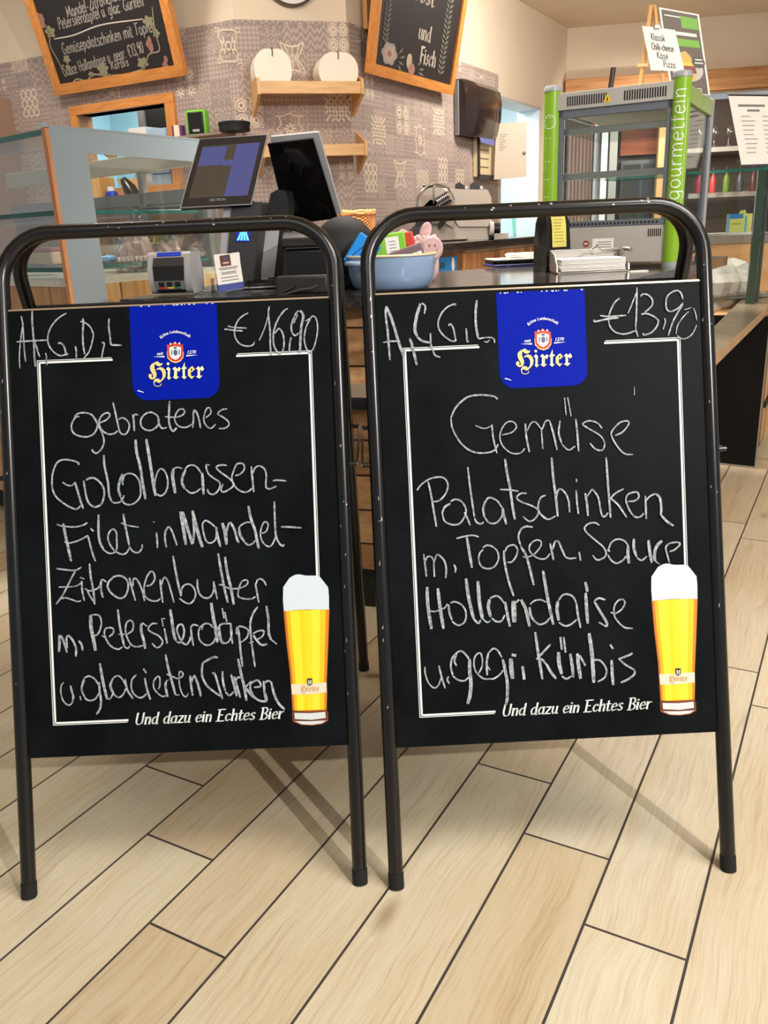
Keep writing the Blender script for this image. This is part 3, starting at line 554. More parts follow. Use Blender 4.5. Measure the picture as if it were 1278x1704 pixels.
CHALK_LEFT = """33:-307.5,1216.5 -305,1198.5 -304.5,1167 -304,1141.5 -302.5,1121
30:-305.5,1196.5 -311.5,1163.5 -315,1132 -315,1107.5
38:-319.5,1163 -301,1163.5 -279,1164 -254.5,1164
43:-284,1226 -285,1199.5 -283.5,1166 -283.5,1131 -282.5,1110
33:-283.5,1166 -278.5,1152 -275.5,1138.5 -272.5,1130
30:-260.5,1137.5 -258.5,1130 -259.5,1120 -258,1112
35:-213,1218.5 -230,1209 -244.5,1194 -252,1178.5 -254.5,1163 -250.5,1149 -241,1137 -229.5,1130.5 -217.5,1133 -212.5,1133.5
40:-233.5,1156 -228.5,1157 -222.5,1152 -219,1142 -217,1130
40:-197.5,1149 -196,1139 -196.5,1125
43:-180.5,1206 -178.5,1200 -180.5,1175.5 -181,1152 -178.5,1131.5
35:-185,1200 -173.5,1196 -164,1186.5 -159.5,1174.5 -159,1169 -163.5,1151.5 -169.5,1136 -180.5,1123.5
35:-142,1154.5 -137,1152 -139.5,1140.5 -144.5,1120
40:-124.5,1203.5 -126,1189 -124.5,1169.5 -123,1150.5 -117.5,1148 -101,1147
33:166,1203 154.5,1197.5 144,1188 138,1176 135.5,1161 138.5,1149 147,1138.5 160,1134 172,1135.5 177,1142.5
30:122,1177.5 135,1174 162,1171.5
38:115,1170.5 118.5,1171 135,1168 153,1166
28:186.5,1144.5 195,1161.5 202.5,1180 207.5,1196.5
38:210.5,1214.5 208,1201.5 209,1181 210,1158 209,1134.5 210,1112.5
38:249,1209 240,1203.5 227.5,1187 219.5,1169 216,1152.5 216.5,1134 221.5,1122 227,1116 234,1120 238,1136.5 237,1153.5 232.5,1164.5 227,1167 219,1157.5
38:253,1148.5 250,1136 248,1118.5
33:269,1195.5 260,1177.5
38:272,1203.5 265,1197 255.5,1176 254.5,1164 256.5,1156.5 262,1152 270,1157
57:274.5,1203.5 280,1195 279.5,1185 275.5,1170 273,1150 271.5,1132 270,1114.5
33:284.5,1181 294.5,1186 299.5,1190.5 305.5,1188 309,1175.5 308.5,1157 303,1134 297,1120.5 289,1117 283,1126.5 280.5,1143 282.5,1158 287.5,1173 294.5,1183.5
38:-195.5,1002 -203,1001 -211,989.5 -213,977.5 -206,965.5 -185.5,959 -168,964 -159,978.5 -160,990 -169,1004 -183.5,1009.5 -198.5,1008 -206,1001
38:-167.5,1002.5 -159.5,987 -150,966 -146.5,948.5 -151.5,934 -162,924.5 -169.5,927 -172.5,932.5
38:-153.5,987 -140,992.5 -132,1001 -135,1007 -144,1005.5 -153,996 -155,984 -148.5,970.5 -137,963 -125,963.5 -117,969
43:-124,1028.5 -120,1006 -114.5,975
38:-114.5,975 -111.5,964.5 -103,960.5 -95.5,967 -92,980 -98.5,992 -107.5,995.5 -113.5,992.5
45:-83.5,1001.5 -82.5,987 -82,967
33:-84.5,993 -79,1001.5 -73,1000
38:-33.5,998 -45,1004.5 -57,1002 -66.5,992 -68,979 -61,970 -48,967 -34.5,974.5 -29.5,987.5 -33.5,998
38:-32,996.5 -30,980.5 -24.5,970.5 -14,971.5
45:-6,1026.5 -8,1004.5 -9,985.5 -6.5,970.5 -1,963.5 6.5,970
30:-17.5,994.5 -4,992.5 7.5,992
35:7.5,992 19.5,996 24.5,1003 20,1009 11.5,1006.5 5,996.5 3,986.5 8.5,975.5 18.5,970.5 29,971 38,976
40:42,1001 42,984.5 39.5,968.5
38:41.5,990.5 45,1005 50.5,997.5 54.5,981 56,967
35:68,988 79,998 77.5,1007.5 72,1008.5 66.5,998.5 63.5,985 67.5,973 77.5,966 88,974
35:113,1005 102.5,1003.5 93.5,995.5 102,989.5 113.5,980 115.5,971 107,965 94.5,964.5
40:-201.5,901 -202.5,906 -213,910.5 -230.5,913.5 -244.5,909.5 -253,896 -258,877 -258,853 -250,835 -231,818.5 -213.5,809.5 -205.5,811.5 -201.5,816.5
33:-237,867 -229,861 -219.5,858.5 -212,863
50:-211,866 -206,847 -201,827 -196,809.5
45:-192.5,868 -190.5,850.5 -187,828.5 -180,816.5 -170,812 -158,817.5 -151.5,833 -151,848.5 -158,862.5 -169.5,872 -179.5,872.5 -187.5,869
50:-148,919.5 -147.5,897.5 -142,864 -140.5,836.5 -136,822.5
35:-136,821.5 -128.5,818.5 -118.5,820.5 -112.5,827.5 -109.5,834
57:-110.5,878.5 -117.5,863 -120.5,847.5 -117,831.5
38:-117,829.5 -110,817.5 -99,813.5 -87,817.5 -77,828 -74.5,841.5 -76.5,861 -84.5,874.5 -96.5,879 -106.5,875.5 -111,864.5 -111,855
63:-80.5,949 -79.5,924.5 -73,890.5 -69.5,857 -65,823.5
69:-58,949 -54,917.5 -50,880 -46.5,848 -43.5,830
38:-46.5,844 -41.5,869.5 -33,885 -24,882.5 -18,868.5 -17.5,851 -23.5,835.5 -33.5,829.5 -41,834
75:-4,885 -6.5,868 -2.5,833.5
30:-4,885.5 6,887.5 15,884
57:21.5,881.5 15,869 12.5,855.5 18,841.5
38:19,841.5 29.5,833 41,834.5 51.5,842
38:17.5,875 24,887.5 36,891 45.5,885.5 53.5,873.5
63:55.5,873.5 56,851.5 56.5,828
38:72,889.5 64.5,889 67.5,873 78,862.5 89.5,854 92,846.5 86.5,834.5 76.5,828 67.5,831.5 65,839.5
38:107.5,887 96.5,888.5 85.5,884.5 94,873.5 109.5,861.5 119,851 118.5,843 108,835.5 98,832 93.5,836.5 98,849
38:124.5,865 135,868 143.5,877.5 143,887.5 136,890.5 128,888 122,876.5 117,861 120.5,847 130,835 143.5,829.5 153.5,833 157.5,837.5
45:158.5,883 159.5,863 161.5,829
38:160,867 167.5,880.5 177,883 186,876 189,864 187.5,846 188,837.5 196,834.5 209,839.5
38:202.5,851 211.5,852 230.5,849.5
63:-239,780.5 -235.5,755.5 -231.5,732.5 -226,701
35:-253,779.5 -243,775.5 -222.5,772.5 -206,773 -193.5,777 -188.5,780.5
38:-238.5,742.5 -230,739 -213.5,742 -199,747.5 -189,753.5
43:-189,753.5 -184,730.5 -180.5,714 -175,698.5
38:-183,768.5 -178.5,763.5 -175.5,762
55:-164.5,795.5 -166,760.5 -164,738 -156.5,721
38:-156.5,721 -146.5,714.5 -136,715 -129.5,724 -129,740.5 -129,757 -135,764 -142.5,759.5 -147,747.5 -143.5,733 -134,719 -119.5,711 -109.5,714 -103.5,723
50:-113,795.5 -110.5,775 -106.5,750 -103.5,729
38:-103.5,727 -96.5,716.5 -86.5,713 -78,720 -76,730
33:-118.5,776.5 -104.5,770.5 -82,766
45:-45.5,753.5 -44.5,741 -44.5,721
30:-51,776.5 -48.5,774.5
45:-26,721.5 -28,736.5 -27,753 -20,765
43:-19,765 -12.5,754.5 -8,739.5 -3.5,725
75:6.5,795 10.5,765.5 15,725
69:11.5,794.5 19.5,761 28.5,725.5
50:30.5,727.5 33.5,754.5 32,783.5
75:31.5,796 37.5,766.5 43.5,739.5 49.5,718.5
38:58.5,775 52,768 52,755.5 55.5,737 60.5,728.5 68.5,727 77.5,734 80,748.5
40:58.5,775 68.5,768.5 77.5,760
58:79.5,760.5 82.5,738 87,718
75:93,767.5 97.5,749.5 100,722
50:101,726.5 100.5,747.5 107.5,768
55:110,769 117.5,753 122,734 125.5,724.5
33:152,766 143,766.5 132.5,761.5 126,754.5
58:127.5,754.5 129.5,740 137,727.5
38:135,728.5 145,719.5 155.5,722.5 160,728.5
63:149,801 152.5,776.5 160,751 164,728 167,710.5
35:174.5,742 183.5,746 188.5,758 186,765 180,765 174.5,754.5 171.5,740.5 175,725.5 184,715.5 192.5,715.5 200,726.5 202.5,735
45:203.5,808 203,776 203.5,739 209,722 216,714.5 220.5,717
43:215.5,754 229,753.5 257.5,750.5
38:-258,687 -241,684 -219,681.5 -205,687.5
40:-217,682 -228,664 -238.5,644.5 -249,627.5 -261.5,612.5
33:-254.5,648 -234.5,647.5 -218.5,648.5 -209.5,653 -205,658
35:-249.5,623.5 -240.5,625 -228,620.5 -216,616 -209,618
43:-205.5,659 -205.5,637.5 -202,617
33:-209,666.5 -200,662.5
48:-188,694.5 -186.5,666 -182.5,638.5 -181,608.5
38:-200,643 -191.5,637.5 -177.5,640 -169.5,645.5 -166,655.5
38:-195.5,639 -190,627 -182,612.5
45:-165,659 -166,639.5 -163,621.5
35:-166,658.5 -161,659.5 -154.5,654.5
43:-139,664 -149.5,654.5 -152,643 -144.5,630 -129.5,619.5 -117.5,622.5 -110,637 -110,653 -117.5,663 -129,666.5 -141,664
45:-106,661.5 -102.5,643 -95.5,613
40:-99.5,642.5 -98,656.5 -93,659 -86.5,650 -79.5,630 -76.5,611.5
38:-71,642.5 -61,645 -53,656.5 -55,669.5 -61,672 -68.5,663 -75,645.5 -76.5,630 -72.5,618 -60.5,611 -49,611 -43,615.5
45:-42,655 -41,638 -38.5,606.5
38:-39,644 -35.5,655.5 -31,658.5 -25.5,649.5 -20.5,629.5 -15,605
50:-13,703 -9,672.5 -4.5,642.5 0.5,618
38:0.5,618.5 2,632.5 8.5,641 18.5,642.5 27,635.5 31,621.5 26.5,609 17.5,602 7,605.5 -3.5,614
40:36,652.5 35.5,637 39,622 46.5,614 56.5,612 64.5,618 69.5,629.5 69.5,646.5
38:69.5,646.5 72,631.5 75.5,608.5
55:81.5,704 86.5,664.5 91.5,630.5 97.5,600.5
63:95.5,696.5 99,662 105.5,628 109.5,596
35:79.5,639 87,638 98.5,631.5 112.5,629 128,631 138.5,636.5 141,643.5 136,646.5 128.5,643 122.5,631.5 119.5,613.5 131,607.5 147,606.5 156,611
43:156.5,639 158.5,624 162,598
38:158,636 161.5,645.5 168.5,647 175,642 179,633
63:-257.5,547.5 -258,532 -260,512.5
50:-254.5,547.5 -249,533.5 -243,510.5
45:-242,519.5 -243,539 -239.5,546.5
50:-238.5,547 -229.5,534.5 -224,518.5 -225,501
50:-217.5,534 -212,526 -210,513
82:-190.5,586.5 -190.5,560.5 -187,537 -183.5,512
38:-190.5,586.5 -174,586 -168.5,571.5 -172.5,554 -179.5,544.5 -186.5,544
38:-154,539.5 -145,547 -144.5,556 -153.5,559 -161.5,555.5 -163,544 -156.5,527.5 -147.5,517.5 -135.5,513 -126.5,517.5
33:-169,543 -162,538
50:-133,596 -130.5,564 -126,534.5 -122.5,518.5
38:-123.5,518.5 -116,514 -111.5,519
30:-134,544 -115.5,543.5
38:-115.5,543.5 -104.5,551 -102,565 -107.5,572 -115.5,567.5 -119,553.5 -116,536 -107.5,520.5 -96,516.5 -83,518.5
63:-85,565 -86,548.5 -81.5,528.5 -79.5,511.5
43:-83,566 -73.5,558.5
38:-51.5,563 -62.5,563 -71.5,553.5 -65,545.5 -50,537 -42.5,525 -48,515 -56.5,513.5 -64.5,522
38:-42,574 -40,556.5
45:-37.5,552.5 -35,534.5 -33,520.5
25:-42.5,573 -35,573
69:-23.5,592 -20.5,561.5 -18,537.5 -14.5,525.5
43:-14.5,524.5 -6.5,521.5 0.5,531 3.5,546.5 0,558.5 -7,558 -11.5,549 -8,535 -1,521 7,517 14,524.5 16.5,534
43:17.5,555 19,534 21.5,513.5
38:18,550 22.5,557.5 34,555
40:40.5,546 44,556.5
38:63.5,550 58,557 48,558.5 38,552 33.5,541.5 35,525.5 44.5,515.5 54,513.5 63,518.5 69.5,530
76:62.5,601.5 65.5,571.5 69.5,546 71.5,518
63:76.5,551.5 77,539.5 80,521.5 85.5,515.5
38:85.5,515.5 95.5,519 102.5,534.5 102,552.5
43:76.5,552.5 85.5,557 102.5,556.5
43:101.5,556.5 101.5,534.5 103.5,514
50:85,589.5 88,567.5
50:90,581.5 93.5,561.5
48:117,545.5 118.5,520 120,492.5 122.5,465.5
38:113,533 113.5,545 120.5,550 132.5,546 138,539 133.5,525.5 121,516
45:159.5,589.5 149.5,576 142.5,556.5 142.5,529 145,497 148.5,463.5
38:155,520.5 167,528 169.5,538.5 157.5,538.5 147.5,533.5
50:147.5,530.5 155,518.5 164.5,509 176.5,510.5
30:138,514.5 148,517
58:177.5,590.5 180.5,563 180,535 184.5,519
43:182.5,521.5 196,509.5
35:-253,448.5 -258.5,441 -259.5,425 -255,409 -245.5,400.5 -237.5,404.5 -235,418.5 -238,440
43:-239,441 -236.5,428 -232.5,414
43:-220,418.5 -218.5,409.5
38:-179,437.5 -187,452 -198.5,459 -208.5,455.5 -215,443
50:-209,452.5 -215.5,437 -214,423.5
38:-214,423.5 -207,411 -197,408 -187,412.5 -178.5,425.5
50:-178.5,445.5 -178.5,427.5 -176.5,406 -180,388.5 -187.5,378.5
63:-175.5,485 -171.5,453 -167.5,429 -163.5,409.5
38:-163.5,409.5 -156.5,411 -151,420.5
58:-152,446.5 -155.5,436.5 -149,418.5
38:-149,418.5 -139.5,412 -129.5,418 -123,431.5
38:-154,444.5 -147.5,454 -137.5,457 -128.5,447.5 -123,433.5
45:-124,450 -120.5,427 -109.5,408
38:-100,458 -109.5,448.5 -112,433 -108,419 -96.5,409.5 -86.5,412 -81,417.5
48:-83,450.5 -79,425.5 -73,404.5
55:-85,470 -79.5,460.5
35:-56,425.5 -52,434 -52,450 -57,452 -64.5,442.5 -65,429 -56.5,416.5 -47,410 -40,412
55:-38.5,442.5 -40.5,430 -37,409
33:-39,441.5 -33.5,444.5
55:-37.5,498 -33,469 -27,443 -20.5,413
38:-20.5,412 -12.5,412
33:-37.5,456.5 -25,451 -15,446.5 -5,450 -3,457 -8.5,461 -11,454 -11,432.5 -6.5,414.5 1,407.5 7,415
50:12,451.5 13,431.5 15.5,409.5
50:14,437.5 19.5,449 23.5,450
55:22.5,449 28.5,429 32.5,407
50:71.5,486.5 61.5,487.5 39.5,477
48:39.5,477 37,462 38,446 47,428 60.5,415.5 73,406
50:58,454.5 64,452 71,425 77.5,400
50:80,457.5 80,436.5 84,416.5
43:84,414.5 92.5,406.5 102,414
50:97.5,450.5 102.5,427.5 107.5,404
55:104,445.5 108.5,425.5 115,400.5
38:108,437.5 112,444 118,441
63:113.5,482.5 119,448.5 124,423 127.5,394
50:139,434 126,422
55:126,423 137,406.5 146.5,397
43:144.5,421 158.5,423.5 153,435.5 139,430 136.5,418.5 142,404.5
50:141,404.5 152.5,394 169,391.5 168.5,407
55:165,434 166,413 168,391.5
43:166.5,429 173.5,433.5 180.5,431.5
55:180.5,431.5 186,404.5 195,384.5 206.5,372"""
CHALK_RIGHT = """49:-314,1204 -316,1186 -313.5,1151 -311.5,1093
62:-313.5,1203 -304,1176 -292.5,1131 -286.5,1107.5
37:-286.5,1106.5 -283,1100.5 -280,1111
37:-323.5,1129.5 -308,1131.5 -288.5,1130.5
62:-269,1135.5 -264,1118 -257,1080
37:-236.5,1184.5 -234,1199.5 -240.5,1207
68:-243.5,1206 -253.5,1177.5 -257.5,1152.5 -253.5,1139
50:-253.5,1138 -244,1129.5 -228.5,1125
42:-226,1144.5 -226,1122 -222.5,1108.5
37:-222.5,1108.5 -218,1098.5 -208,1094
37:-174,1199 -172,1202 -186.5,1197.5 -200.5,1185 -208.5,1167.5 -208,1152.5 -199,1138.5 -186,1128 -177,1126 -173,1129.5
42:-188.5,1158 -183.5,1161 -178,1151 -175,1129.5
42:-152,1151 -151.5,1136.5 -151,1124.5 -148,1125.5
55:-127.5,1207.5 -131,1182 -131.5,1153 -128,1129.5
32:-128,1128 -118,1130 -102,1130 -95.5,1126 -95,1118.5
25:-116,1123 -110.5,1121 -104.5,1125.5
35:167.5,1199 158,1192 148,1176 142.5,1158 145.5,1141 155.5,1130 170,1125.5 183,1126.5 196,1131
37:125.5,1165 145.5,1162.5 179,1163.5
40:113,1157.5 114.5,1153.5 140,1157.5 164,1159
32:183,1167 191,1183.5 203,1210.5
37:204,1219.5 202.5,1194 200,1157.5 198,1135.5 202,1118.5
35:210.5,1201 216,1205.5 227,1203 235,1192.5 233.5,1181.5 225,1173 218,1168.5
37:210.5,1163.5 220,1165.5 234.5,1159.5 245,1150 241,1137 229.5,1125.5 214.5,1121.5 212.5,1125.5
32:258.5,1154 259.5,1145.5 254.5,1131
35:298.5,1184.5 289,1174.5 274,1167.5 264.5,1171 262.5,1184 266,1198.5 277.5,1207.5 288.5,1209.5 295,1203 298,1191.5
37:298.5,1182.5 286.5,1164.5 275,1145 264.5,1117.5
25:300,1169.5 315,1173.5
25:309,1165.5 295.5,1153 284.5,1137 281,1120.5
25:319.5,1172.5 323.5,1159.5 325,1146.5
27:324.5,1137 314.5,1119 301,1110.5 291,1111 283,1117
42:-93.5,1003 -102.5,1009.5 -127.5,1013 -155.5,1010 -180,990.5 -191.5,969.5
37:-191.5,969.5 -189.5,947.5 -175.5,919 -154.5,899.5 -129.5,893.5 -106,897.5 -96,911
27:-142,951 -124.5,944 -108.5,948.5
40:-108,952 -106,922 -100,891.5
32:-87.5,929 -68.5,933 -57.5,943.5 -63,954.5 -75.5,955 -87,943 -92.5,924.5 -87,906 -70.5,891 -52,890 -42,899
45:-38.5,950 -38,925.5 -33,891
32:-36,934.5 -27.5,949.5 -18,952.5 -7.5,939.5
45:-6,939.5 -5,896
37:-4.5,936 2.5,951.5 10.5,955.5
45:11.5,954 18.5,926 24.5,893
42:33.5,953 29.5,928.5 34.5,906.5
35:34.5,905 48,892 62.5,899
45:66,955 68,923.5 69,888
37:44.5,1000 46.5,963.5
37:51,1000.5 56.5,961
35:119.5,933.5 110,945 93,950 80,944 90.5,935 115,918.5 123.5,902.5 118.5,888.5 104.5,891 93,904
35:146,917 162,924 175,939 172.5,946 156.5,943 140,926.5 139.5,914 151.5,892 165,878.5 181.5,876.5
25:190,1017 189.5,999
37:-268.5,822.5 -259.5,834 -242,845 -222.5,848.5 -210,844.5 -204,831.5 -209,814.5 -222.5,800.5 -237.5,798
45:-244.5,840 -240,814 -235.5,777.5 -231.5,746
50:-200.5,793 -212.5,786 -218.5,774.5
37:-218.5,774.5 -214,757 -199,749 -184,750.5 -173,763.5 -169,778.5 -176,794 -188.5,801 -200.5,797
42:-172.5,773.5 -166.5,759 -162,746
45:-161.5,866 -159,829.5 -155.5,793 -152.5,763
40:-152.5,760.5 -147.5,751 -139,748 -133.5,752
50:-128.5,794 -133.5,779 -132,762
37:-132,762 -122,749 -107,749 -95.5,762 -94,779.5
40:-132,785.5 -124,799 -115.5,800.5 -103,792.5 -93,777
57:-93,779 -91.5,764 -87,744.5
57:-84,879.5 -81,849.5 -76,817 -72.5,780.5 -69,753.5
37:-96.5,817 -76,815 -59,811.5
37:-42,806.5 -55,806.5 -63,798 -53.5,789 -34.5,781 -21,772.5 -20.5,763 -29.5,751.5 -40.5,749 -52,759
37:-3.5,800.5 -13.5,796 -19.5,780 -16,763 -2,751.5
37:-14,762.5 -8,754 2.5,751 16,757
55:12.5,878 14,836.5 17.5,797.5 20,755.5
40:18.5,793.5 22.5,808 29,812 39,801 44,785.5 45,763
42:60.5,808.5 61,785 63,759
42:62,831.5 62,825
55:79,801 81.5,779.5 82.5,754
45:83,794.5 93.5,809
42:94.5,809 105.5,791.5 109,767.5 112.5,752.5 119,752 124.5,758.5
50:125.5,873 126.5,833.5 128,788 129.5,748
40:159,806.5 141,797.5 130,787
43:131,788 145.5,774.5 163,747
38:167,780 180.5,780.5 189.5,787.5 187.5,797.5 177,798 166,793 163,780 171,758.5 181,747 192,747.5 198.5,754
45:203.5,790 203.5,765.5 203.5,742
38:205,780.5 213,788.5 225,793.5
55:225,793.5 233.5,783.5 235.5,764 234,749
53:234,749 245.5,735.5 259.5,725
42:-260.5,691 -258.5,667 -257,644.5
35:-258.5,674 -253,685 -245,684.5 -241,677.5
50:-240.5,677.5 -240.5,643
35:-240,673 -234,687.5 -229,688
45:-229,688 -219.5,676.5 -215.5,660.5 -217.5,639.5
42:-199,666.5 -196,658.5 -197.5,649.5
37:-192,720 -175,723.5 -157,725 -145,721
62:-170,721.5 -166.5,692 -162,658
37:-137,695 -145,686.5 -147.5,673 -142,659.5 -128.5,654.5 -115,659 -106.5,673.5 -108,689 -117.5,699.5 -129,703 -138,698.5
50:-94.5,691 -94.5,670.5 -90,639 -84.5,616 -78.5,595.5
37:-93.5,686.5 -86.5,698 -73,701 -66.5,691.5 -69.5,678.5 -79,666.5 -89,666
42:-32.5,736 -46.5,738 -58,731.5 -63,716 -58.5,696
55:-58.5,696 -49,677.5 -41.5,645.5 -36,616
35:-56,675.5 -44.5,675 -31,681 -18,696 -17.5,706 -26.5,709 -38,702.5 -42,690.5 -35.5,679 -22.5,670.5 -9,670 0.5,679.5
50:1.5,701 5,681.5 7,666
42:6.5,688 11.5,702.5 17.5,706
47:18.5,706 25.5,687.5 31.5,672.5
37:31.5,671.5 41.5,667.5 55,668.5
50:61,680 63.5,662
38:105.5,733.5 96.5,739 83,737.5 74.5,729 79.5,718.5 97,702 112,687.5 117,674 111,665.5 97.5,662 89,672
43:125.5,678 120,683
38:120.5,671.5 127,660 138,653 151.5,659 158.5,667.5
38:121,678.5 128.5,696 142,703 155.5,699 164,688.5
69:163,688.5 162,672 163.5,651.5
63:176,702.5 175,682.5 180,664.5
43:180,663 190,657 201.5,664.5
69:206,698 207.5,676.5 211,650.5
69:234.5,695.5 222.5,684.5 217.5,669 218,653.5
38:219,653.5 227.5,646.5
38:249,672 260.5,676 271,686 267,690.5 250,689 241.5,681.5 243.5,668 248,646.5
75:-256.5,623 -257,594 -255,564.5 -251.5,535.5
75:-234.5,619 -233,593 -230,563 -226.5,534.5
35:-255.5,573.5 -242.5,571.5 -229.5,575.5 -221.5,578.5 -216,586.5
50:-214,584.5 -213,568 -208,551
40:-208,549 -197.5,541 -186,543.5 -179.5,553.5 -179.5,570 -188,583.5 -201,589.5 -210,587.5
75:-175.5,636.5 -172.5,601.5 -168,575 -163.5,552.5
50:-163.5,552.5 -154.5,543 -149,549
81:-151,630 -150.5,596.5 -148.5,572.5 -145,551.5
37:-145,551.5 -136,544 -128.5,546.5
75:-128.5,591.5 -132,575 -128,554.5
42:-126.5,552.5 -117.5,545 -106.5,545 -98.5,557
42:-127.5,593.5 -115,597.5 -106,592.5 -97.5,579
62:-97,584.5 -93.5,560.5 -89,532.5
112:-79.5,585.5 -79.5,563.5 -79.5,541
62:-75,581.5 -67.5,587.5
75:-63.5,587.5 -54.5,566 -48.5,530.5
37:-12,579.5 -22.5,585 -36,583.5 -45.5,576.5
55:-46.5,571 -44.5,554 -37.5,541
43:-37.5,541 -27,534 -13.5,538 -5.5,547
69:-15.5,645 -12,616 -7,578.5 1,532.5
75:12.5,581 10,563 12.5,540.5
43:12.5,536.5 25,528.5 38.5,531.5 50,540.5
43:13.5,581 22.5,592 33.5,594 44.5,588 51,574
50:51,574 53,549.5 57.5,523
75:71,595 71.5,565.5 72.5,531
69:71,617.5 73,608 74.5,597
43:111,578.5 98,582.5 87.5,576.5
58:88.5,575.5 100.5,553 112,532 111.5,522.5
50:111.5,522.5 96,532.5
38:121,552 130.5,549.5 143.5,556.5 151.5,569 147.5,577.5 137,575 129,562.5 129,544 137,530.5 149.5,519 166,516.5
35:-268.5,458 -268.5,444 -263,425 -252,413.5 -242.5,418.5 -236.5,433
42:-239.5,459 -235.5,436.5 -229,411.5
42:-220.5,436 -223.5,428.5 -219.5,420
42:-203,456.5 -207,467 -201.5,481.5
47:-200.5,485 -211.5,472.5 -215,456 -212,437.5
40:-212,436.5 -201.5,427.5 -188.5,425 -179,432
45:-200.5,485 -191.5,486.5 -182.5,478.5 -175.5,467
81:-175.5,469 -176.5,443 -175,420.5 -178,395 -184,376.5
37:-158,438.5 -150,455 -150,475.5 -155.5,481 -164,474 -167,459.5 -163.5,442.5 -151,429 -138.5,425.5
37:-138.5,426.5 -127,426.5 -114,434.5 -107,443.5
42:-134,444.5 -140,454.5
50:-140.5,434 -140.5,460 -136,480
42:-136,480 -126,488.5 -117,485 -108.5,469.5
69:-107,465.5 -103,443 -99.5,415 -101,387 -104.5,370.5
100:-90,466.5 -90,446.5 -88.5,424
87:-88,474 -78.5,472
88:-66.5,449 -64,421
63:-37,518.5 -33.5,480 -30,450.5 -26.5,420
50:-6.5,491.5 -21,477.5 -33.5,465
50:-38,463.5 -25.5,461 -18,451.5
63:-17,451.5 -9,435.5 2,419.5
88:9.5,475 9.5,452.5 14,428.5
50:14,424.5 23.5,418.5 33.5,423.5
69:33.5,470.5 36.5,445 37.5,420.5
63:14.5,506 16.5,479.5
63:21.5,505.5 24,473
81:48.5,470 50,444.5 53,417
63:53,466 64,444
88:74.5,511 78,476.5 79.5,443 80,407.5
43:82,454.5 93.5,454 103,444 107.5,430 102,416.5 88,409
69:119,453 119,427.5 120,400.5
63:117.5,485 123,476
50:162,466.5 159,462.5 133,454
45:135,453 148,441.5 165.5,430
50:166.5,429 164,420 151,411 136,405"""
def hirter_word(mb, fn, mg, ml, sh=None):
    for p in HIRTER['H']+HIRTER['rest']:
        if sh: mb.poly([fn(x+.7, y-.8, -.0002) for x, y in p], sh)
    for p in HIRTER['H']: mb.poly([fn(x, y, 0) for x, y in p], mg)
    for i, p in enumerate(HIRTER['rest']): mb.poly([fn(x, y, 0) for x, y in p], ml if i != 4 else mg)
def crest(mb, fn, s=1., c=(0, 0)):
    q = lambda P: [(c[0]+(x-8)*s, c[1]+(y-1127)*s) for x, y in P]
    F3 = lambda P, o: [fn(x, y, o) for x, y in P]
    mb.poly(F3(q([(8+(x-8)*1.06, 1127+(y-1127)*1.07-1) for x, y in SH_OUT if y < 1136]+[(-8, 1134), (24, 1134)][::-1][:0]), -.0001), GOLD)
    mb.poly(F3(q(SH_OUT), .0), PRED); mb.poly(F3(q(SH_IN), .0002), PW)
    mb.poly(F3(q(disc((8.6, 1125), 4.6, 16, 1.5)), .0004), PGREY); mb.poly(F3(q(disc((8.6, 1125), 2.8, 14, 1.6)), .0006), M('print_blue', (60, 84, 130), .5))
    for sx in (-1, 1): mb.poly(F3(q([(8.6+sx*6.4, 1132), (8.6+sx*9.6, 1129), (8.6+sx*8.6, 1118), (8.6+sx*6.6, 1121)]), .0004), PGREY)
    mb.poly(F3(q([(4.6, 1135.4), (8.6, 1137), (12.6, 1135.4), (11.8, 1133.4), (5.4, 1133.4)]), .0006), DINK)
    for x, y in ((-1, 1143.4), (8.6, 1144.6), (17.6, 1143.6)): mb.poly(F3(q(disc((x, y), 2.0, 8)), .0003), GOLDL)
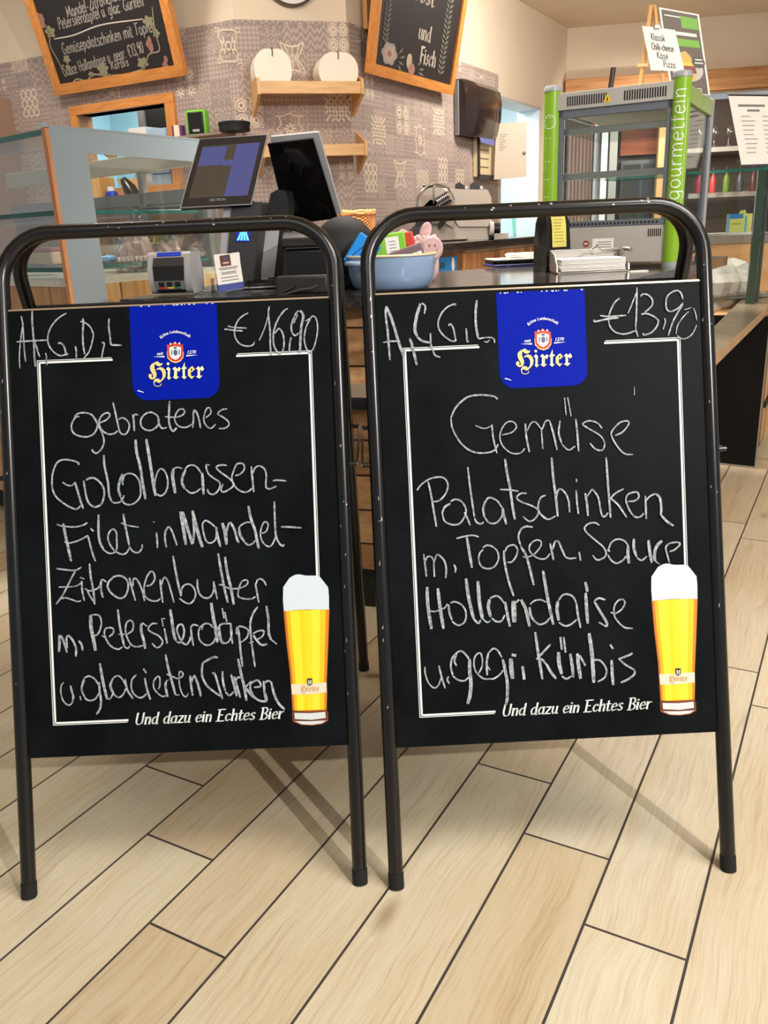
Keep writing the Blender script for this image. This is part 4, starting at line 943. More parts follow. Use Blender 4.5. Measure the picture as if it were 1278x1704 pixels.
def stand(origin, yw, tdeg, chalk, label, dx, dy, chalk_label, splits):
    t = math.radians(tdeg); st, ct = math.sin(t), math.cos(t)
    P = lambda u, s, n: (u, s*st-n*ct, s*ct+n*st)              # on the leaning front
    root = thing('sandwich_board', label, 'chalkboard sign', origin, yw, 'folding chalkboard signs')
    U, S, r, cr = .3485, 1.391, .0152, .105
    ytop = S*st + .019
    Q = lambda u, s, n: (u, 2*ytop-(s*st-n*ct), s*ct+n*st)      # mirrored rear leaf
    path = [(-U, .004)] + [(-U, s) for s in np.linspace(.1, S-cr, 12)] + arcpts((-U+cr, S-cr), cr, math.pi, math.pi/2, 9)[1:] + [(0, S)] + arcpts((U-cr, S-cr), cr, math.pi/2, 0, 9) + [(U, s) for s in np.linspace(S-cr, .1, 12)][1:] + [(U, .004)]
    fo = MB().tube([P(u, s, 0) for u, s in path], r, POWDER, 16).build('front_frame', root)
    ro = MB().tube([Q(u, s, 0) for u, s in path], r, POWDER, 16).build('rear_frame', root)
    for par, T in ((fo, P), (ro, Q)):
        for sx in (-1, 1): MB().cyl(T(sx*U, -.002, 0), T(sx*U, .03, 0), r*1.07, RUBBER).build('foot_cap', par)
    # chipped paint along the frame
    mb = MB(); cm = M('bare_metal', (176, 172, 162), .4, .6)
    for k in range(17):
        sx = random.choice((-1, 1)); s0 = random.uniform(.35, 1.3); a = random.uniform(-.9, .5); l = random.uniform(.002, .012); w = random.uniform(.0008, .0016)
        mb.add([P(sx*U+math.sin(a+q)*(r+.0003), s, math.cos(a+q)*(r+.0003)) for q, s in ((-w/r, s0), (w/r, s0+l*.3), (w/r*.6, s0+l), (-w/r, s0+l*.6))], [(0, 1, 2, 3)], cm)
    for k in range(12):
        u0 = random.uniform(-.2, .26); a = random.uniform(-.2, .9); w = random.uniform(.0008, .002)
        mb.add([P(u0+q*w*1.5, S+math.sin(a+e*w/r)*(r+.0003), math.cos(a+e*w/r)*(r+.0003)) for q, e in ((-1, -.6), (1, -1), (.7, .8), (-.8, 1))], [(0, 1, 2, 3)], cm)
    o = mb.build('paint_chips', fo, smooth=False, bevel=-1); o['label'] = 'bare metal chips in the black paint'
    # panel, its rails and the rear panel
    pw, s0, s1 = .336, .2915, 1.2275
    pn = MB()
    poly = [P(-pw, s0, .006), P(pw, s0, .006), P(pw, s1, .006), P(-pw, s1, .006)]
    nrm = Vector((0, -ct, st))
    pn.prism(poly, (0, 0, 0), -nrm*.012, MB_B)
    panel = pn.build('panel', root, smooth=False)
    mb = MB(); 
    for sx in (-1, 1): mb.prism([P(sx*(pw+.0003), s0+.004, .004), P(sx*(U-.008), s0+.004, .001), P(sx*(U-.008), s1-.004, .001), P(sx*(pw+.0003), s1-.004, .004)], (0, 0, 0), -nrm*.008, MATTE)
    mb.build('side_rail', root, smooth=False)
    mb = MB().prism([P(-pw, s1+.0002, .007), P(pw, s1+.0002, .007), P(pw, s1+.004, .006), P(-pw, s1+.004, .006)], (0, 0, 0), -nrm*.014, M('panel_edge', (190, 172, 150), .3, .7))
    mb.build('edge_strip', root, smooth=False)['label'] = 'bright bare top edge of the panel'
    mb = MB().prism([Q(-pw, s0, .006), Q(pw, s0, .006), Q(pw, s1, .006), Q(-pw, s1, .006)], (0, 0, 0), Vector((0, -ct, -st))*.012, MB_B)
    mb.build('rear_panel', root, smooth=False)
    # stay hooks between the leaves
    for sx in (-1, 1):
        mb = MB(); z = .88
        a = Vector(P(sx*(U+.01), z, 0)); b = Vector(P(sx*(U+.030), z, 0)); c = Vector(Q(sx*(U+.030), z, 0)); d = Vector(Q(sx*(U+.01), z, 0))
        mb.cyl(a, b, .0055, POWDER, seg=12).cyl(d, c, .0055, POWDER, seg=12)
        mb.tube([b, b+(c-b)*.5-Vector((0, 0, .012)), c], .0026, STEEL, 8)
        mb.build('stay_rod', root)['label'] = 'thin bent steel stay'
    # ---- print
    f2 = lambda u, v: P((u+dx)/1000, (v+dy)/1000, .0066)
    f3 = lambda u, v, o: P((u+dx)/1000, (v+dy)/1000, .0082+o)
    for pts, pts2, tx in (([(-126, 1116), (-277, 1116), (-277, 361), (-126, 361)], [(-126, 1120.4), (-281.4, 1120.4), (-281.4, 356.8), (-126, 356.8)], 'white double line border along the left'), ([(137, 1113), (288, 1113), (284, 640)], [(137, 1117.4), (292.4, 1117.4), (288.4, 640)], 'white double line border down to the beer glass')):
        mb = MB()
        for i in range(len(pts)-1):
            a, b = np.array(pts[i], float), np.array(pts[i+1], float); d = (b-a)/np.hypot(*(b-a)); e = d*2.2
            ribbon(mb, [a-e, b+e], 4.2, PW, f2, sm=False, taper=False)
            ribbon(mb, [pts2[i], pts2[i+1]], 1.3, PW, f2, sm=False, taper=False)
        mb.build('printed_border', panel, smooth=False, bevel=-1)['label'] = tx
    mb = MB(); wtot, stx = skeleton('Und dazu ein Echtes Bier', .035); k_ = 312/(wtot); size = 24.
    for s in stx:
        q = [(-112+(a+.23*b)*k_, 351+b*size) for a, b in s]
        nib(mb, q, PW, f2, (3.5, .9), 1.15)
    for s in stx:   # bracket serifs on the uprights
        if len(s) == 2 and abs(s[0][0]-s[1][0]) < .02 and abs(s[0][1]-s[1][1]) > .5:
            for (a, b), lr in ((s[0], (-2.6, .6)), (s[1], (-1.6, 2.4))):
                xx = -112+(a+.23*b)*k_; yy = 351+b*size; nib(mb, [(xx+lr[0], yy), (xx+lr[1], yy)], PW, f2, (.9, .3), 1.0)
    mb.build('printed_slogan', panel, smooth=False, bevel=-1)['label'] = 'white italic slogan print'
    mb = MB(); mb.poly([f2(x, y) for x, y in [(98.5, 1226), (-84.5, 1226), (-84.5, 1060)] + arcpts((-53, 1059), 31, math.pi, 1.5*math.pi, 8) + arcpts((66.5, 1059), 31, 1.5*math.pi, 2*math.pi, 8)], LBL)
    for k in range(14):
        x = random.uniform(-80, 92); w = random.uniform(1.5, 6); mb.poly([f3(x, 1226-random.uniform(0, 1), -.0008), f3(x+w, 1225.5, -.0008), f3(x+w*.7, 1224-random.uniform(0, 1.5), -.0008), f3(x+w*.2, 1223.5, -.0008)], PW)
    lab = mb.build('brand_label', panel, smooth=False, bevel=-1); lab['label'] = 'royal blue rounded brewery label'
    mb = MB(); crest(mb, f3, 1., (8, 1127)); mb.build('crest_print', lab, smooth=False, bevel=-1)['label'] = 'red and white crest print'
    mb = MB(); hirter_word(mb, f3, GOLD, GOLDL, PSH)
    fa = lambda u, v: f3(u, v, .0)
    bfont(mb, 'Echte Leidenschaft', PW, fa, 8.6, 9, 1166, arc=44, bold=.012, shear=.1)
    bfont(mb, 'seit', PW, fa, 9.5, -24.5, 1121.4, bold=.01, shear=.3); bfont(mb, '1270', PW, fa, 9.5, 41, 1121.4, bold=.01, shear=.3)
    for s in (((-39, 1118.2), (-14.8, 1119), (-14.8, 1116)), ((55.5, 1118.2), (30.8, 1119), (30.8, 1116))): mb.poly([fa(*p) for p in s], PW)
    mb.poly([f3(x, y, 0) for x, y in [(-75, 1048.6), (-72, 1050), (-61, 1045.2), (-61, 1044.2), (-72, 1047.4)]], PW)
    mb.build('brand_print', lab, smooth=False, bevel=-1)['label'] = 'gold blackletter and small white lettering'
    # beer glass print
    mb = MB()
    fl = lambda o: (lambda u, v: P((u+dx)/1000, (v+dy)/1000, .0068+o))
    F0, Fa, Fb, Fc = fl(0), fl(.0005), fl(.0010), fl(.0015)
    xl = lambda y: np.interp(y, [364, 404, 446, 508, 576], [221.5, 220.6, 219.6, 215.0, 211.4])
    xr = lambda y: np.interp(y, [364, 401, 422, 494, 576], [291.4, 293.6, 293.6, 299.6, 306])
    ys = np.linspace(366, 576, 16); cuts = [0, .05, .13, .34, .45, .6, .8, .93, 1.]
    for i in range(len(cuts)-1):
        for a, b in zip(ys[:-1], ys[1:]):
            X = lambda y, c: xl(y)+(xr(y)-xl(y))*c
            mb.poly([Fa(X(a, cuts[i]), a), Fa(X(a, cuts[i+1]), a), Fa(X(b, cuts[i+1]), b), Fa(X(b, cuts[i]), b)], BEER[i])
    mb.poly([F0(x, y) for x, y in [(210.4, 578), (307, 578), (300.8, 494.6), (294.6, 422), (294.8, 401), (292, 364), (294.6, 358), (294, 342), (281, 335.6), (259.7, 333.6), (238, 335.6), (220, 343.6), (219.2, 363), (220.4, 366), (219.4, 404), (218.6, 446), (213.8, 508)]], BAMB)
    mb.poly([Fb(x, y) for x, y in [(212.1, 625.8), (226.4, 644.9), (236.9, 650.3), (245.3, 651.6), (254.5, 649.5), (260.7, 648.0), (283.4, 647.1), (289.5, 644.7), (306.1, 621.9), (307.0, 602.2), (306, 575), (259.7, 577.2), (232.7, 576.7), (211.6, 575.5), (210.5, 597.9)]], FOAM)
    mb.poly([Fb(x, y) for x, y in [(219.9, 422.3), (257.2, 421.1), (294.2, 422.9), (293.2, 401.5), (256.3, 399.4), (221.1, 400.4)]], BANDM)
    mb.poly([Fb(x, y) for x, y in [(221, 367.5), (254.7, 362.7), (291.0, 364.3), (293.6, 360.0), (293, 343), (280.5, 337.5), (259.7, 335.2), (239.0, 337.2), (221, 345), (220.2, 363.1)]], BROWNK)
    mb.poly([Fc(x, y) for x, y in [(224, 362), (256.7, 360.0), (289, 361.4), (289.5, 348.5), (260.1, 345.8), (225, 349)]], GLW)
    mb.poly([Fc(x, y) for x, y in [(224, 344.6), (259, 343), (291, 343.6), (280, 337.6), (259.7, 335.6), (239, 337.4)]], GLW)
    gl = mb.build('beer_glass_print', panel, smooth=False, bevel=-1); gl['label'] = 'printed picture of a tall glass of golden beer'
    mb = MB(); g3 = lambda u, v, o: P((259.5+(u-8)*.33+dx)/1000, (411+(v-1085)*.33+dy)/1000, .0088+o)
    hirter_word(mb, g3, TAN, TAN)
    g4 = lambda u, v, o: P((u+dx)/1000, (v+dy)/1000, .0088+o*.5)
    mb.poly([g4(x, y, 0) for x, y in [(254, 433), (265, 433), (264.6, 421), (259.5, 417), (254.4, 421)]], DGREY)
    mb.poly([g4(x, y, .0006) for x, y in [(256.2, 429), (262.8, 429), (262.4, 422), (259.5, 419.6), (256.6, 422)]], PW)
    mb.poly([g4(x, y, .0012) for x, y in [(258.6, 431), (260.4, 431), (260.4, 421), (258.6, 421)]], DINK)
    mb.build('glass_emblem_print', gl, smooth=False, bevel=-1)
    # chalk writing
    lines = chalk.strip().split('\n'); a, b = splits
    for nm, k0, k1, tx in (('chalk_letters', 0, a, 'hand-drawn chalk allergen letters at the top left'), ('chalk_price', a, b, 'hand-drawn chalk price at the top right'), ('chalk_menu', b, len(lines), chalk_label)):
        mb = MB()
        for k in range(k0, k1):
            wd, pts = lines[k].split(':'); oo = .0001*(k % 5)
            fk = lambda u, v, oo=oo: P(u/1000, v/1000, .0090+oo)
            ribbon(mb, [tuple(map(float, p.split(','))) for p in pts.split()], int(wd)/10*.92, CHALK, fk, k=6)
        mb.build(nm, panel, smooth=False, bevel=-1)['label'] = tx
    return root
stand((-.4315, 1.437, 0), 0.0, 18.2, CHALK_LEFT, 'black A-frame chalkboard offering gebratenes Goldbrassen-Filet for 16,90 euro, standing left', 2., 2., 'white chalk-marker menu for fried sea bream fillet', (13, 24))
stand((.3415, 1.425, 0), .0144, 17.6, CHALK_RIGHT, 'black A-frame chalkboard offering Gemüse Palatschinken for 13,90 euro, standing right', -2.5, -4., 'white chalk-marker menu for vegetable pancakes', (16, 30))
# ================================================================ bar counter behind the boards
ZB = float(at_z(610, 491, 0)[2] if False else at_y(610, 491, 2.70)[2])
V3 = lambda p, z: (float(p[0]), float(p[1]), z)
top = [(-.876, 2.985), (-.03, 2.705), (.66, 2.60), (.955, 3.055), (1.30, 3.582), (1.735, 4.29), (1.36, 4.58), (.55, 4.07), (.10, 3.88), (-.66, 3.66)]
ctr = thing('bar_counter', 'dark granite topped bar counter with wood plank front behind both chalkboards', 'counter', (0, 3.2, 0))
lc = lambda p, z: (p[0], p[1]-3.2, z)
MB().prism([lc(p, 0) for p in top], (0, 0, ZB-.042), (0, 0, ZB), GRAN).build('granite_top', ctr, bevel=.004)
mid = np.array([.4, 3.5]); ins = lambda k: [tuple(mid+(np.array(p)-mid)*k) for p in top]
PLK = wood('counter_planks', (202, 160, 112), (158, 112, 70), .7, .45, 0, .125)
bodyp = [(-.80, 3.02), (-.03, 2.78), (.62, 2.69), (.90, 3.08), (1.22, 3.60), (1.62, 4.24), (1.32, 4.50), (.55, 4.0), (.1, 3.8), (-.62, 3.6)]
o_ = MB().prism([lc(p, 0) for p in bodyp], (0, 0, .152), (0, 0, ZB-.042), PLK).build('plank_front', ctr, smooth=False)
MB().prism([lc((mid[0]+(p[0]-mid[0])*.985, mid[1]+(p[1]-mid[1])*.985), 0) for p in bodyp], (0, 0, 0), (0, 0, .152), MATTE).build('plinth', ctr, smooth=False)
MB().prism([lc(p, 0) for p in [(-.80, 2.995), (-.03, 2.752), (.62, 2.665), (.63, 2.70), (-.03, 2.79), (-.79, 3.03)]], (0, 0, .735), (0, 0, .775), MATTE).build('black_rail_strip', ctr, smooth=False)  # black strip standing out below the front ledge
MB().prism([lc(p, 0) for p in [(-.80, 2.995), (-.03, 2.752), (.62, 2.665), (.63, 2.70), (-.03, 2.79), (-.79, 3.03)]], (0, 0, .776), (0, 0, .82), M('taupe_board', (150, 134, 114), .5)).build('front_ledge', ctr, smooth=False)
def base(px, py): p = at_z(px, py, ZB); return (float(p[0]), float(p[1]), ZB)
def px_m(p): return np.linalg.norm((np.array(p)-O)@np.array(CF))/FPX     # metres per pixel at a place
# ---------------------------------------------------------------- card terminal
def card_terminal():
    b = base(289, 491); r = thing('card_terminal', 'silver and black card payment terminal on the counter beside the flyers', 'card terminal', b, -.18)
    w, h, d = .158, .148, .12
    prof = [(-.005, .006), (-.022, .05), (-.016, .10), (.004, h), (.085, h-.004), (.105, .06), (.095, .006)]
    mb = MB(); mb.prism([(-w/2, y, z) for y, z in prof], (0, 0, 0), (w, 0, 0), SILVER); mb.build('shell', r, bevel=.012, bseg=3)
    fr = lambda t: (-.0235+(.006)*abs(t-.5)*2, t)
    fy = lambda z: np.interp(z, [.006, .05, .10, h], [-.005, -.022, -.016, .004])-.0022
    mb = MB(); mb.poly([(x, fy(z)-.001, z) for x, z in [(-.052, .012), (.052, .012), (.056, .03), (.056, .05), (-.056, .05), (-.056, .03)]], GREY)
    mb.poly([(x, fy(z)-.001, z) for x, z in [(-.056, .05), (.056, .05), (.058, .10), (-.058, .10)]], BLACK)
    mb.poly([(x, fy(z)-.001, z) for x, z in [(-.058, .10), (.058, .10), (.056, .128), (-.056, .128)]], DGREY)
    mb.poly([(x, fy(z)-.0016, z) for x, z in [(-.053, .010), (.053, .010), (.053, .02), (-.053, .02)]], BLACK)
    mb.build('face_plate', r, smooth=False, bevel=-1)
    mb = MB().box((0, fy(.138)+.003, .138), (.09, .004, .016), BLUEINK, rx=-.4); mb.build('top_display', r, bevel=.001)
    for i, c in enumerate(((196, 44, 40), (224, 196, 40), (48, 120, 88))):
        for k in range(3):
            z = .026+k*.0085
            MB().box((-.03+i*.03, fy(z)-.003, z), (.02, .004, .0062), M('key_'+str(i), c, .5) if k == 0 else BLACK, rx=.1).build('key', r, bevel=.001)
    mb = MB().tube([(.07, .06, .012), (.10, .05, .006), (.13, .03, .007), (.145, .06, .006)], .0032, SILVER, 8); mb.build('cable', r)
card_terminal()
# ---------------------------------------------------------------- flyers in a clear stand
b = base(386, 489)
r = thing('flyer_stand', 'low clear acrylic stand holding white flyers on the counter', 'flyer stand', b, .05)
ACR = glass('acrylic', (236, 240, 240), .16)
MB().box((0, 0, .005), (.135, .05, .009), ACR).box((-.062, .0, .03), (.006, .045, .05), ACR).box((.062, 0, .03), (.006, .045, .05), ACR).build('stand_base', r)
def flyer(dx, dz, ry, dy, label):
    t = thing('flyer', label, 'flyer', (b[0]+dx, b[1]+.008+dy, b[2]+.011+dz), .05, 'flyers in the clear stand')
    fn = lambda u, v, o=0: (u*math.cos(ry)+v*math.sin(ry), .30*v-o, -u*math.sin(ry)+v*math.cos(ry))
    mb = MB(); mb.prism([fn(-.044, .0), fn(.044, 0), fn(.044, .122), fn(-.044, .122)], (0, 0, 0), (0, .0015, 0), WHITE); mb.build('sheet', t, smooth=False)
    mb = MB(); mb.poly([fn(*p, .001) for p in [(-.044, .001), (.044, .001), (.044, .024), (-.044, .024)]], M('flyer_blue', (62, 74, 150), .5))
    mb.poly([fn(*p, .001) for p in [(-.024, .083), (.012, .083), (.012, .119), (-.024, .119)]], M('flyer_brown', (96, 52, 34), .5))
    mb.poly([fn(*p, .0014) for p in disc((-.006, .108), .006, 10)], M('flyer_blue', (62, 74, 150), .5))
    mb.poly([fn(*p, .0014) for p in [(-.017, .09), (.006, .09), (.004, .096), (-.015, .096)]], M('flyer_tan', (206, 176, 160), .5))
    for z, a in ((.076, .034), (.071, .03), (.061, .026), (.056, .026), (.044, .03), (.034, .03)): mb.poly([fn(*p, .001) for p in [(-a, z), (a, z), (a, z+.0024), (-a, z+.0024)]], INK)
    mb.build('flyer_print', t, smooth=False, bevel=-1)
flyer(.0, 0, -.10, -.003, 'white flyer with a blue foot, frontmost in the clear stand')
flyer(-.008, .0, -.03, .008, 'white flyer mostly hidden at the back of the clear stand')
# ---------------------------------------------------------------- point of sale terminal
b = base(440, 479)
pos = thing('cash_register', 'black touchscreen cash register with a smaller tilted customer screen', 'cash register', b, 0)
bp = np.array(b)
def quad(c, Ys):    # four picture corners at given depths
    return [Vector(at_y(x, y, Y)-bp) for (x, y), Y in zip(c, Ys)]
def slab(q, th, m, inset=0., off=0.):
    c = sum(q, Vector())/4; n = (q[1]-q[0]).cross(q[3]-q[0]).normalized()
    if n.y > 0: n = -n
    ex = (q[1]-q[0]).normalized(); ey = (q[3]-q[0]).normalized()
    s = [(1, 1), (-1, 1), (-1, -1), (1, -1)]
    P_ = [p+ex*inset*a+ey*inset*d+n*off for p, (a, d) in zip(q, s)]
    return P_, n
Yf = b[1]-.02
qf = quad([(332, 232), (445, 224), (418, 340), (300, 346)], [Yf+.02, Yf+.06, Yf-.05, Yf-.09])
P_, n_ = slab(qf, 0, None)
MB().prism(P_, (0, 0, 0), -n_*.022, BLACK).build('customer_screen', pos, bevel=.006, bseg=3)
cs = pos.children[0]
P2, _ = slab(qf, 0, None, .0035, .0008)
mb = MB().tube([p+n_*.0006 for p in P_], .0022, SILVER, 6, closed=True); mb.build('screen_rim', cs)
SCRB = M('screen_blue', (40, 42, 70), .08, emit=(90, 94, 152), estr=.62); SCRG = M('screen_grey', (40, 36, 32), .08, emit=(92, 82, 70), estr=.5); SCRD = M('screen_bezel', (44, 42, 42), .08)
bil = lambda q, u, v: (q[0]*(1-u)+q[1]*u)*(1-v)+(q[3]*(1-u)+q[2]*u)*v
mb = MB(); G = lambda u, v, o: bil(P2, u, v)+n_*o
def rc(u0, u1, v0, v1, m, o): mb.poly([G(u0, v0, o), G(u1, v0, o), G(u1, v1, o), G(u0, v1, o)], m)
rc(0, 1, 0, 1, SCRD, .0002); rc(.07, .93, .10, .88, SCRG, .0006); rc(.07, .44, .12, .40, SCRB, .001); rc(.58, .93, .10, .88, SCRB, .001); rc(.44, .58, .33, .42, SCRB, .001)
tv = lambda u, v: G(.5+u, .94-v, .0012)
bfont(mb, 'VECTRON', GREY, tv, .052, 0, 0, bold=.02)
mb.build('screen_image', cs, smooth=False, bevel=-1)
qm = quad([(449, 228), (530, 220), (568, 356), (482, 372)], [Yf+.12, Yf+.08, Yf+.20, Yf+.26])
P3, n3 = slab(qm, 0, None)
MB().prism(P3, (0, 0, 0), -n3*.014, SILVER).build('cashier_screen', pos, bevel=.006)
cm_ = pos.children[-1]
qb = [bil(P3, u, v)+n3*.0012 for u, v in ((-.06, .06), (.87, .055), (.92, 1.03), (-.04, 1.0))]
MB().prism(qb, (0, 0, 0), n3*.010, M('gloss_black', (8, 8, 9), .06)).build('rear_cover', cm_, smooth=False, bevel=.004)
def colq(c, Y, dep): return [Vector(at_y(x, y, Y)-bp) for x, y in c], Vector((.02, dep, 0))
q, dv = colq([(372, 344), (402, 343), (384, 470), (362, 471)], Yf-.02, .05); MB().prism(q, (0, 0, 0), dv, SILVER).build('stand_side', pos, bevel=.004)
q, dv = colq([(386, 338), (436, 336), (420, 476), (374, 478)], Yf-.03, .09); MB().prism(q, (0, 0, 0), dv, DGREY).build('stand_column', pos, bevel=.008)
colm = pos.children[-1]
mb = MB(); fl_ = lambda u, v: Vector(at_y(404+u, 391-v, Yf-.0335)-bp)
BL1 = M('logo_blue', (20, 90, 230), .4, emit=(30, 110, 255), estr=1.6); BL2 = M('logo_cyan', (90, 190, 255), .4, emit=(90, 190, 255), estr=2.0)
mb.poly([fl_(*p) for p in [(-12, -11), (12, -11), (12, 11), (-12, 11)]], M('logo_dark', (10, 30, 110), .4, emit=(10, 40, 150), estr=.8))
fl2 = lambda u, v: Vector(at_y(404+u, 391-v, Yf-.0345)-bp)
for k in range(4):
    x0 = -10+k*5.6; x1 = -5+k*3.2
    mb.poly([fl2(x0, -9), fl2(x0+3.6, -9), fl2(x1+2.4, 2), fl2(x1+1.8, 9), fl2(x1, 9), fl2(x1, 2)], BL2)
mb.build('glowing_logo', colm, smooth=False, bevel=-1)['label'] = 'glowing blue square logo'
pl = [(446, 470), (446, 345), (450, 322), (462, 315), (476, 319), (480, 340), (470, 468)]
q = [Vector(at_y(x, y, Yf+.05)-bp) for x, y in pl]; MB().prism(q, (0, 0, 0), (.02, .05, 0), BLACK).build('rear_support', pos, bevel=.004)
q = [Vector(at_y(x, y, Yf+.045)-bp) for x, y in [(438, 372), (466, 372), (456, 462), (434, 462)]]; MB().prism(q, (0, 0, 0), (0, .006, 0), SILVER).build('support_trim', pos, bevel=.002)
MB().lathe([(.001, .03), (.115, .03), (.13, .022), (.135, .004), (.12, 0), (.001, 0)], BLACK, (-.01, .02, 0), seg=40, sy=.62).build('foot', pos)
MB().tube([(-.01+.137*math.cos(a), .02+.137*.62*math.sin(a), .006) for a in np.linspace(0, 2*math.pi, 41)[:-1]], .0035, SILVER, 8, closed=True).build('foot_ring', pos)
MB().tube([Vector(at_y(420, 335, Yf)-bp), Vector(at_y(440, 352, Yf+.02)-bp), Vector(at_y(458, 372, Yf+.05)-bp), Vector(at_y(470, 400, Yf+.08)-bp)], .004, BLACK, 8).build('screen_cable', pos)
# receipt printer and its power box
b = base(518, 486)
r = thing('receipt_printer', 'black boxy receipt printer standing right of the cash register', 'printer', (b[0], b[1]+.16, b[2]), -.10)
MB().bx(-.09, .085, -.06, .12, 0, .14, BLACK).build('printer_body', r, bevel=.012)
MB().prism([(-.092, -.065, .14), (-.092, .12, .14), (-.092, .12, .19), (-.092, -.02, .195), (-.092, -.06, .17)], (0, 0, 0), (.18, 0, 0), BLACK).build('printer_lid', r, bevel=.01)
MB().box((0, -.062, .142), (.165, .006, .004), DGREY).build('paper_slot', r)
b2 = base(503, 492)
r = thing('power_adapter', 'black power box with grey cables in front of the receipt printer', 'power supply', b2, -.06)
MB().bx(-.085, .085, 0, .05, .004, .062, M('soft_black', (30, 29, 28), .55)).build('adapter_case', r, bevel=.008)
mb = MB()
mb.tube([(-.10, -.02, .008), (-.06, -.025, .012), (-.03, -.02, .026), (-.02, .004, .034)], .0034, BLACK, 8).tube([(-.12, -.01, .006), (-.05, -.03, .008), (.0, -.02, .02), (.035, -.02, .022), (.05, .003, .03)], .0034, DGREY, 8); mb.build('cable', r)
# black bowl tipped on its side
b = base(585, 488)
r = thing('black_bowl', 'large matte black bowl tipped on edge between the cash register and the blue pot', 'bowl', (b[0]-.02, b[1]+.30, b[2]+.122), .35)
mb = MB(); mb.lathe([(.001, -.07), (.06, -.065), (.10, -.03), (.12, .01), (.115, .012), (.095, -.022), (.055, -.055), (.001, -.06)], MATTE, (0, 0, 0), seg=36, axis='Y'); mb.build('bowl_shell', r)
MB().bx(-.08, .06, -.05, .05, -.121, -.05, MATTE).build('bowl_stand', r, bevel=.01)
# ---------------------------------------------------------------- blue enamel pot with packs, and a pink pig behind it
pb = base(670, 483); R_ = .152
pot = (pb[0]-.03, pb[1]+.155, pb[2])
ENAM = M('enamel_blue', (142, 168, 200), .14, coat=.5)
r = thing('enamel_pot', 'light blue enamel pot with a cream rim on the granite counter', 'pot', pot, 0)
prof = [(.001, 0), (R_*.80, 0), (R_*.90, .012), (R_*.97, .045), (R_, .10), (R_, .108), (R_-.005, .108), (R_*.96, .05), (R_*.86, .014), (.001, .008)]
MB().lathe(prof, ENAM, seg=56).build('pot_body', r)
MB().tube([((R_+.001)*np.array([math.cos(a), math.sin(a)])).tolist()+[.108] for a in np.linspace(0, 2*math.pi, 57)[:-1]], .0042, M('enamel_cream', (230, 216, 176), .25), 8, closed=True).build('rim', r)
for a0 in (math.radians(222), math.radians(42)):
    pts = []
    for k in range(11):
        q = a0 - .36 + .72*k/10; rr = R_*.99+.038*math.sin(math.pi*k/10); pts.append((rr*math.cos(q), rr*math.sin(q), .083+.006*math.sin(math.pi*k/10)))
    MB().tube(pts, .0085, ENAM, 12).build('handle', r)
def pack(name, label, cat, off, size, rz, ry, m, extra=None, rx=0.):
    t = thing(name, label, cat, (pot[0]+off[0], pot[1]+off[1], pot[2]+off[2]), rz, 'packs inside the blue pot')
    MB().box((0, 0, 0), size, m, ry=ry, rx=rx).build('wrapper', t, bevel=min(size)*.18)
    if extra: extra(t)
    return t
def lbl_face(m, x0, x1, z0, z1, y, ry):
    def f(t):
        c, s = math.cos(ry), math.sin(ry); fn = lambda u, v: (u*c+v*s, y, -u*s+v*c)
        mb = MB(); mb.poly([fn(*p) for p in [(x0, z0), (x1, z0), (x1, z1), (x0, z1)]], m)
        for k in range(4):
            zz = z0+(z1-z0)*(.2+.18*k); mb.poly([tuple(np.array(fn(*p))-[0, .0006, 0]) for p in [(x0+.012, zz), (x1-.012, zz), (x1-.012, zz+.002), (x0+.012, zz+.002)]], INK)
        mb.build('label', t, smooth=False, bevel=-1)
    return f
pack('green_pack', 'lime green pack with a white label, in the blue pot', 'pack', (-.005, .02, .135), (.115, .035, .085), .0, -.12, M('lime', (130, 196, 50), .4), lbl_face(WHITE, -.012, .034, -.03, .03, -.0185, -.12))
pack('red_pack', 'narrow red pack beside the lime green one in the pot', 'pack', (.066, .03, .143), (.034, .03, .075), 0., -.2, M('pack_red', (206, 62, 48), .4))
pack('maroon_pack', 'dark red pack edge between the blue and green packs in the pot', 'pack', (-.062, .045, .115), (.04, .03, .08), 0., .5, M('pack_maroon', (150, 34, 40), .4))
pack('plum_pack', 'dull plum coloured pack with a small white tag, lying across the pot', 'pack', (.035, -.055, .101), (.15, .03, .05), 0., -.3, M('plum', (116, 92, 98), .5), lbl_face(WHITE, .02, .066, -.022, .0, -.0165, -.3))
def tri(t):
    ry = .62; c, s = math.cos(ry), math.sin(ry); fn = lambda u, v: (u*c+v*s, -.0172, -u*s+v*c)
    mb = MB()
    for a, b_ in (((-.03, -.04), (-.005, .03)), ((-.005, .03), (.03, -.03)), ((-.005, .03), (.0, -.035)), ((-.03, -.04), (.03, -.03))): ribbon(mb, [a, b_], .003, M('navy', (10, 40, 120), .5), fn, sm=False, taper=False)
    mb.build('mark', t, smooth=False, bevel=-1)
pack('blue_pack', 'bright blue pack with a dark triangle mark, at the left of the pot', 'pack', (-.098, -.03, .118), (.085, .032, .11), .0, .62, M('azure', (28, 140, 226), .4), tri)
PINK = speckled('plush_pink', (222, 186, 184), (206, 166, 166), 60, .9)
pg = base(714, 470); PP = 1.0
pg = (pg[0]+.008, pg[1]+.08, pg[2])
r = thing('toy_pig', 'pink toy pig with a smiling snout peeking over the blue pot', 'toy pig', pg, 0)
mb = MB().ball((-.035, .05, .085), .075, PINK, 28, 18, (1., 1., 1.05)); mb.ball((0, 0, .055), .045, PINK, 20, 12, (.8, .8, 1.25)); mb.build('body', r)
MB().lathe([(.001, -.022), (.034, -.021), (.0405, -.014), (.041, .02), (.001, .03)], PINK, (.008, -.03, .118), axis='Y', seg=30, sx=1.0, sy=1.08).build('snout', r)
sn = r.children[-1]
mb = MB(); fs_ = lambda u, v: (.008+u, -.0530, .118+v)
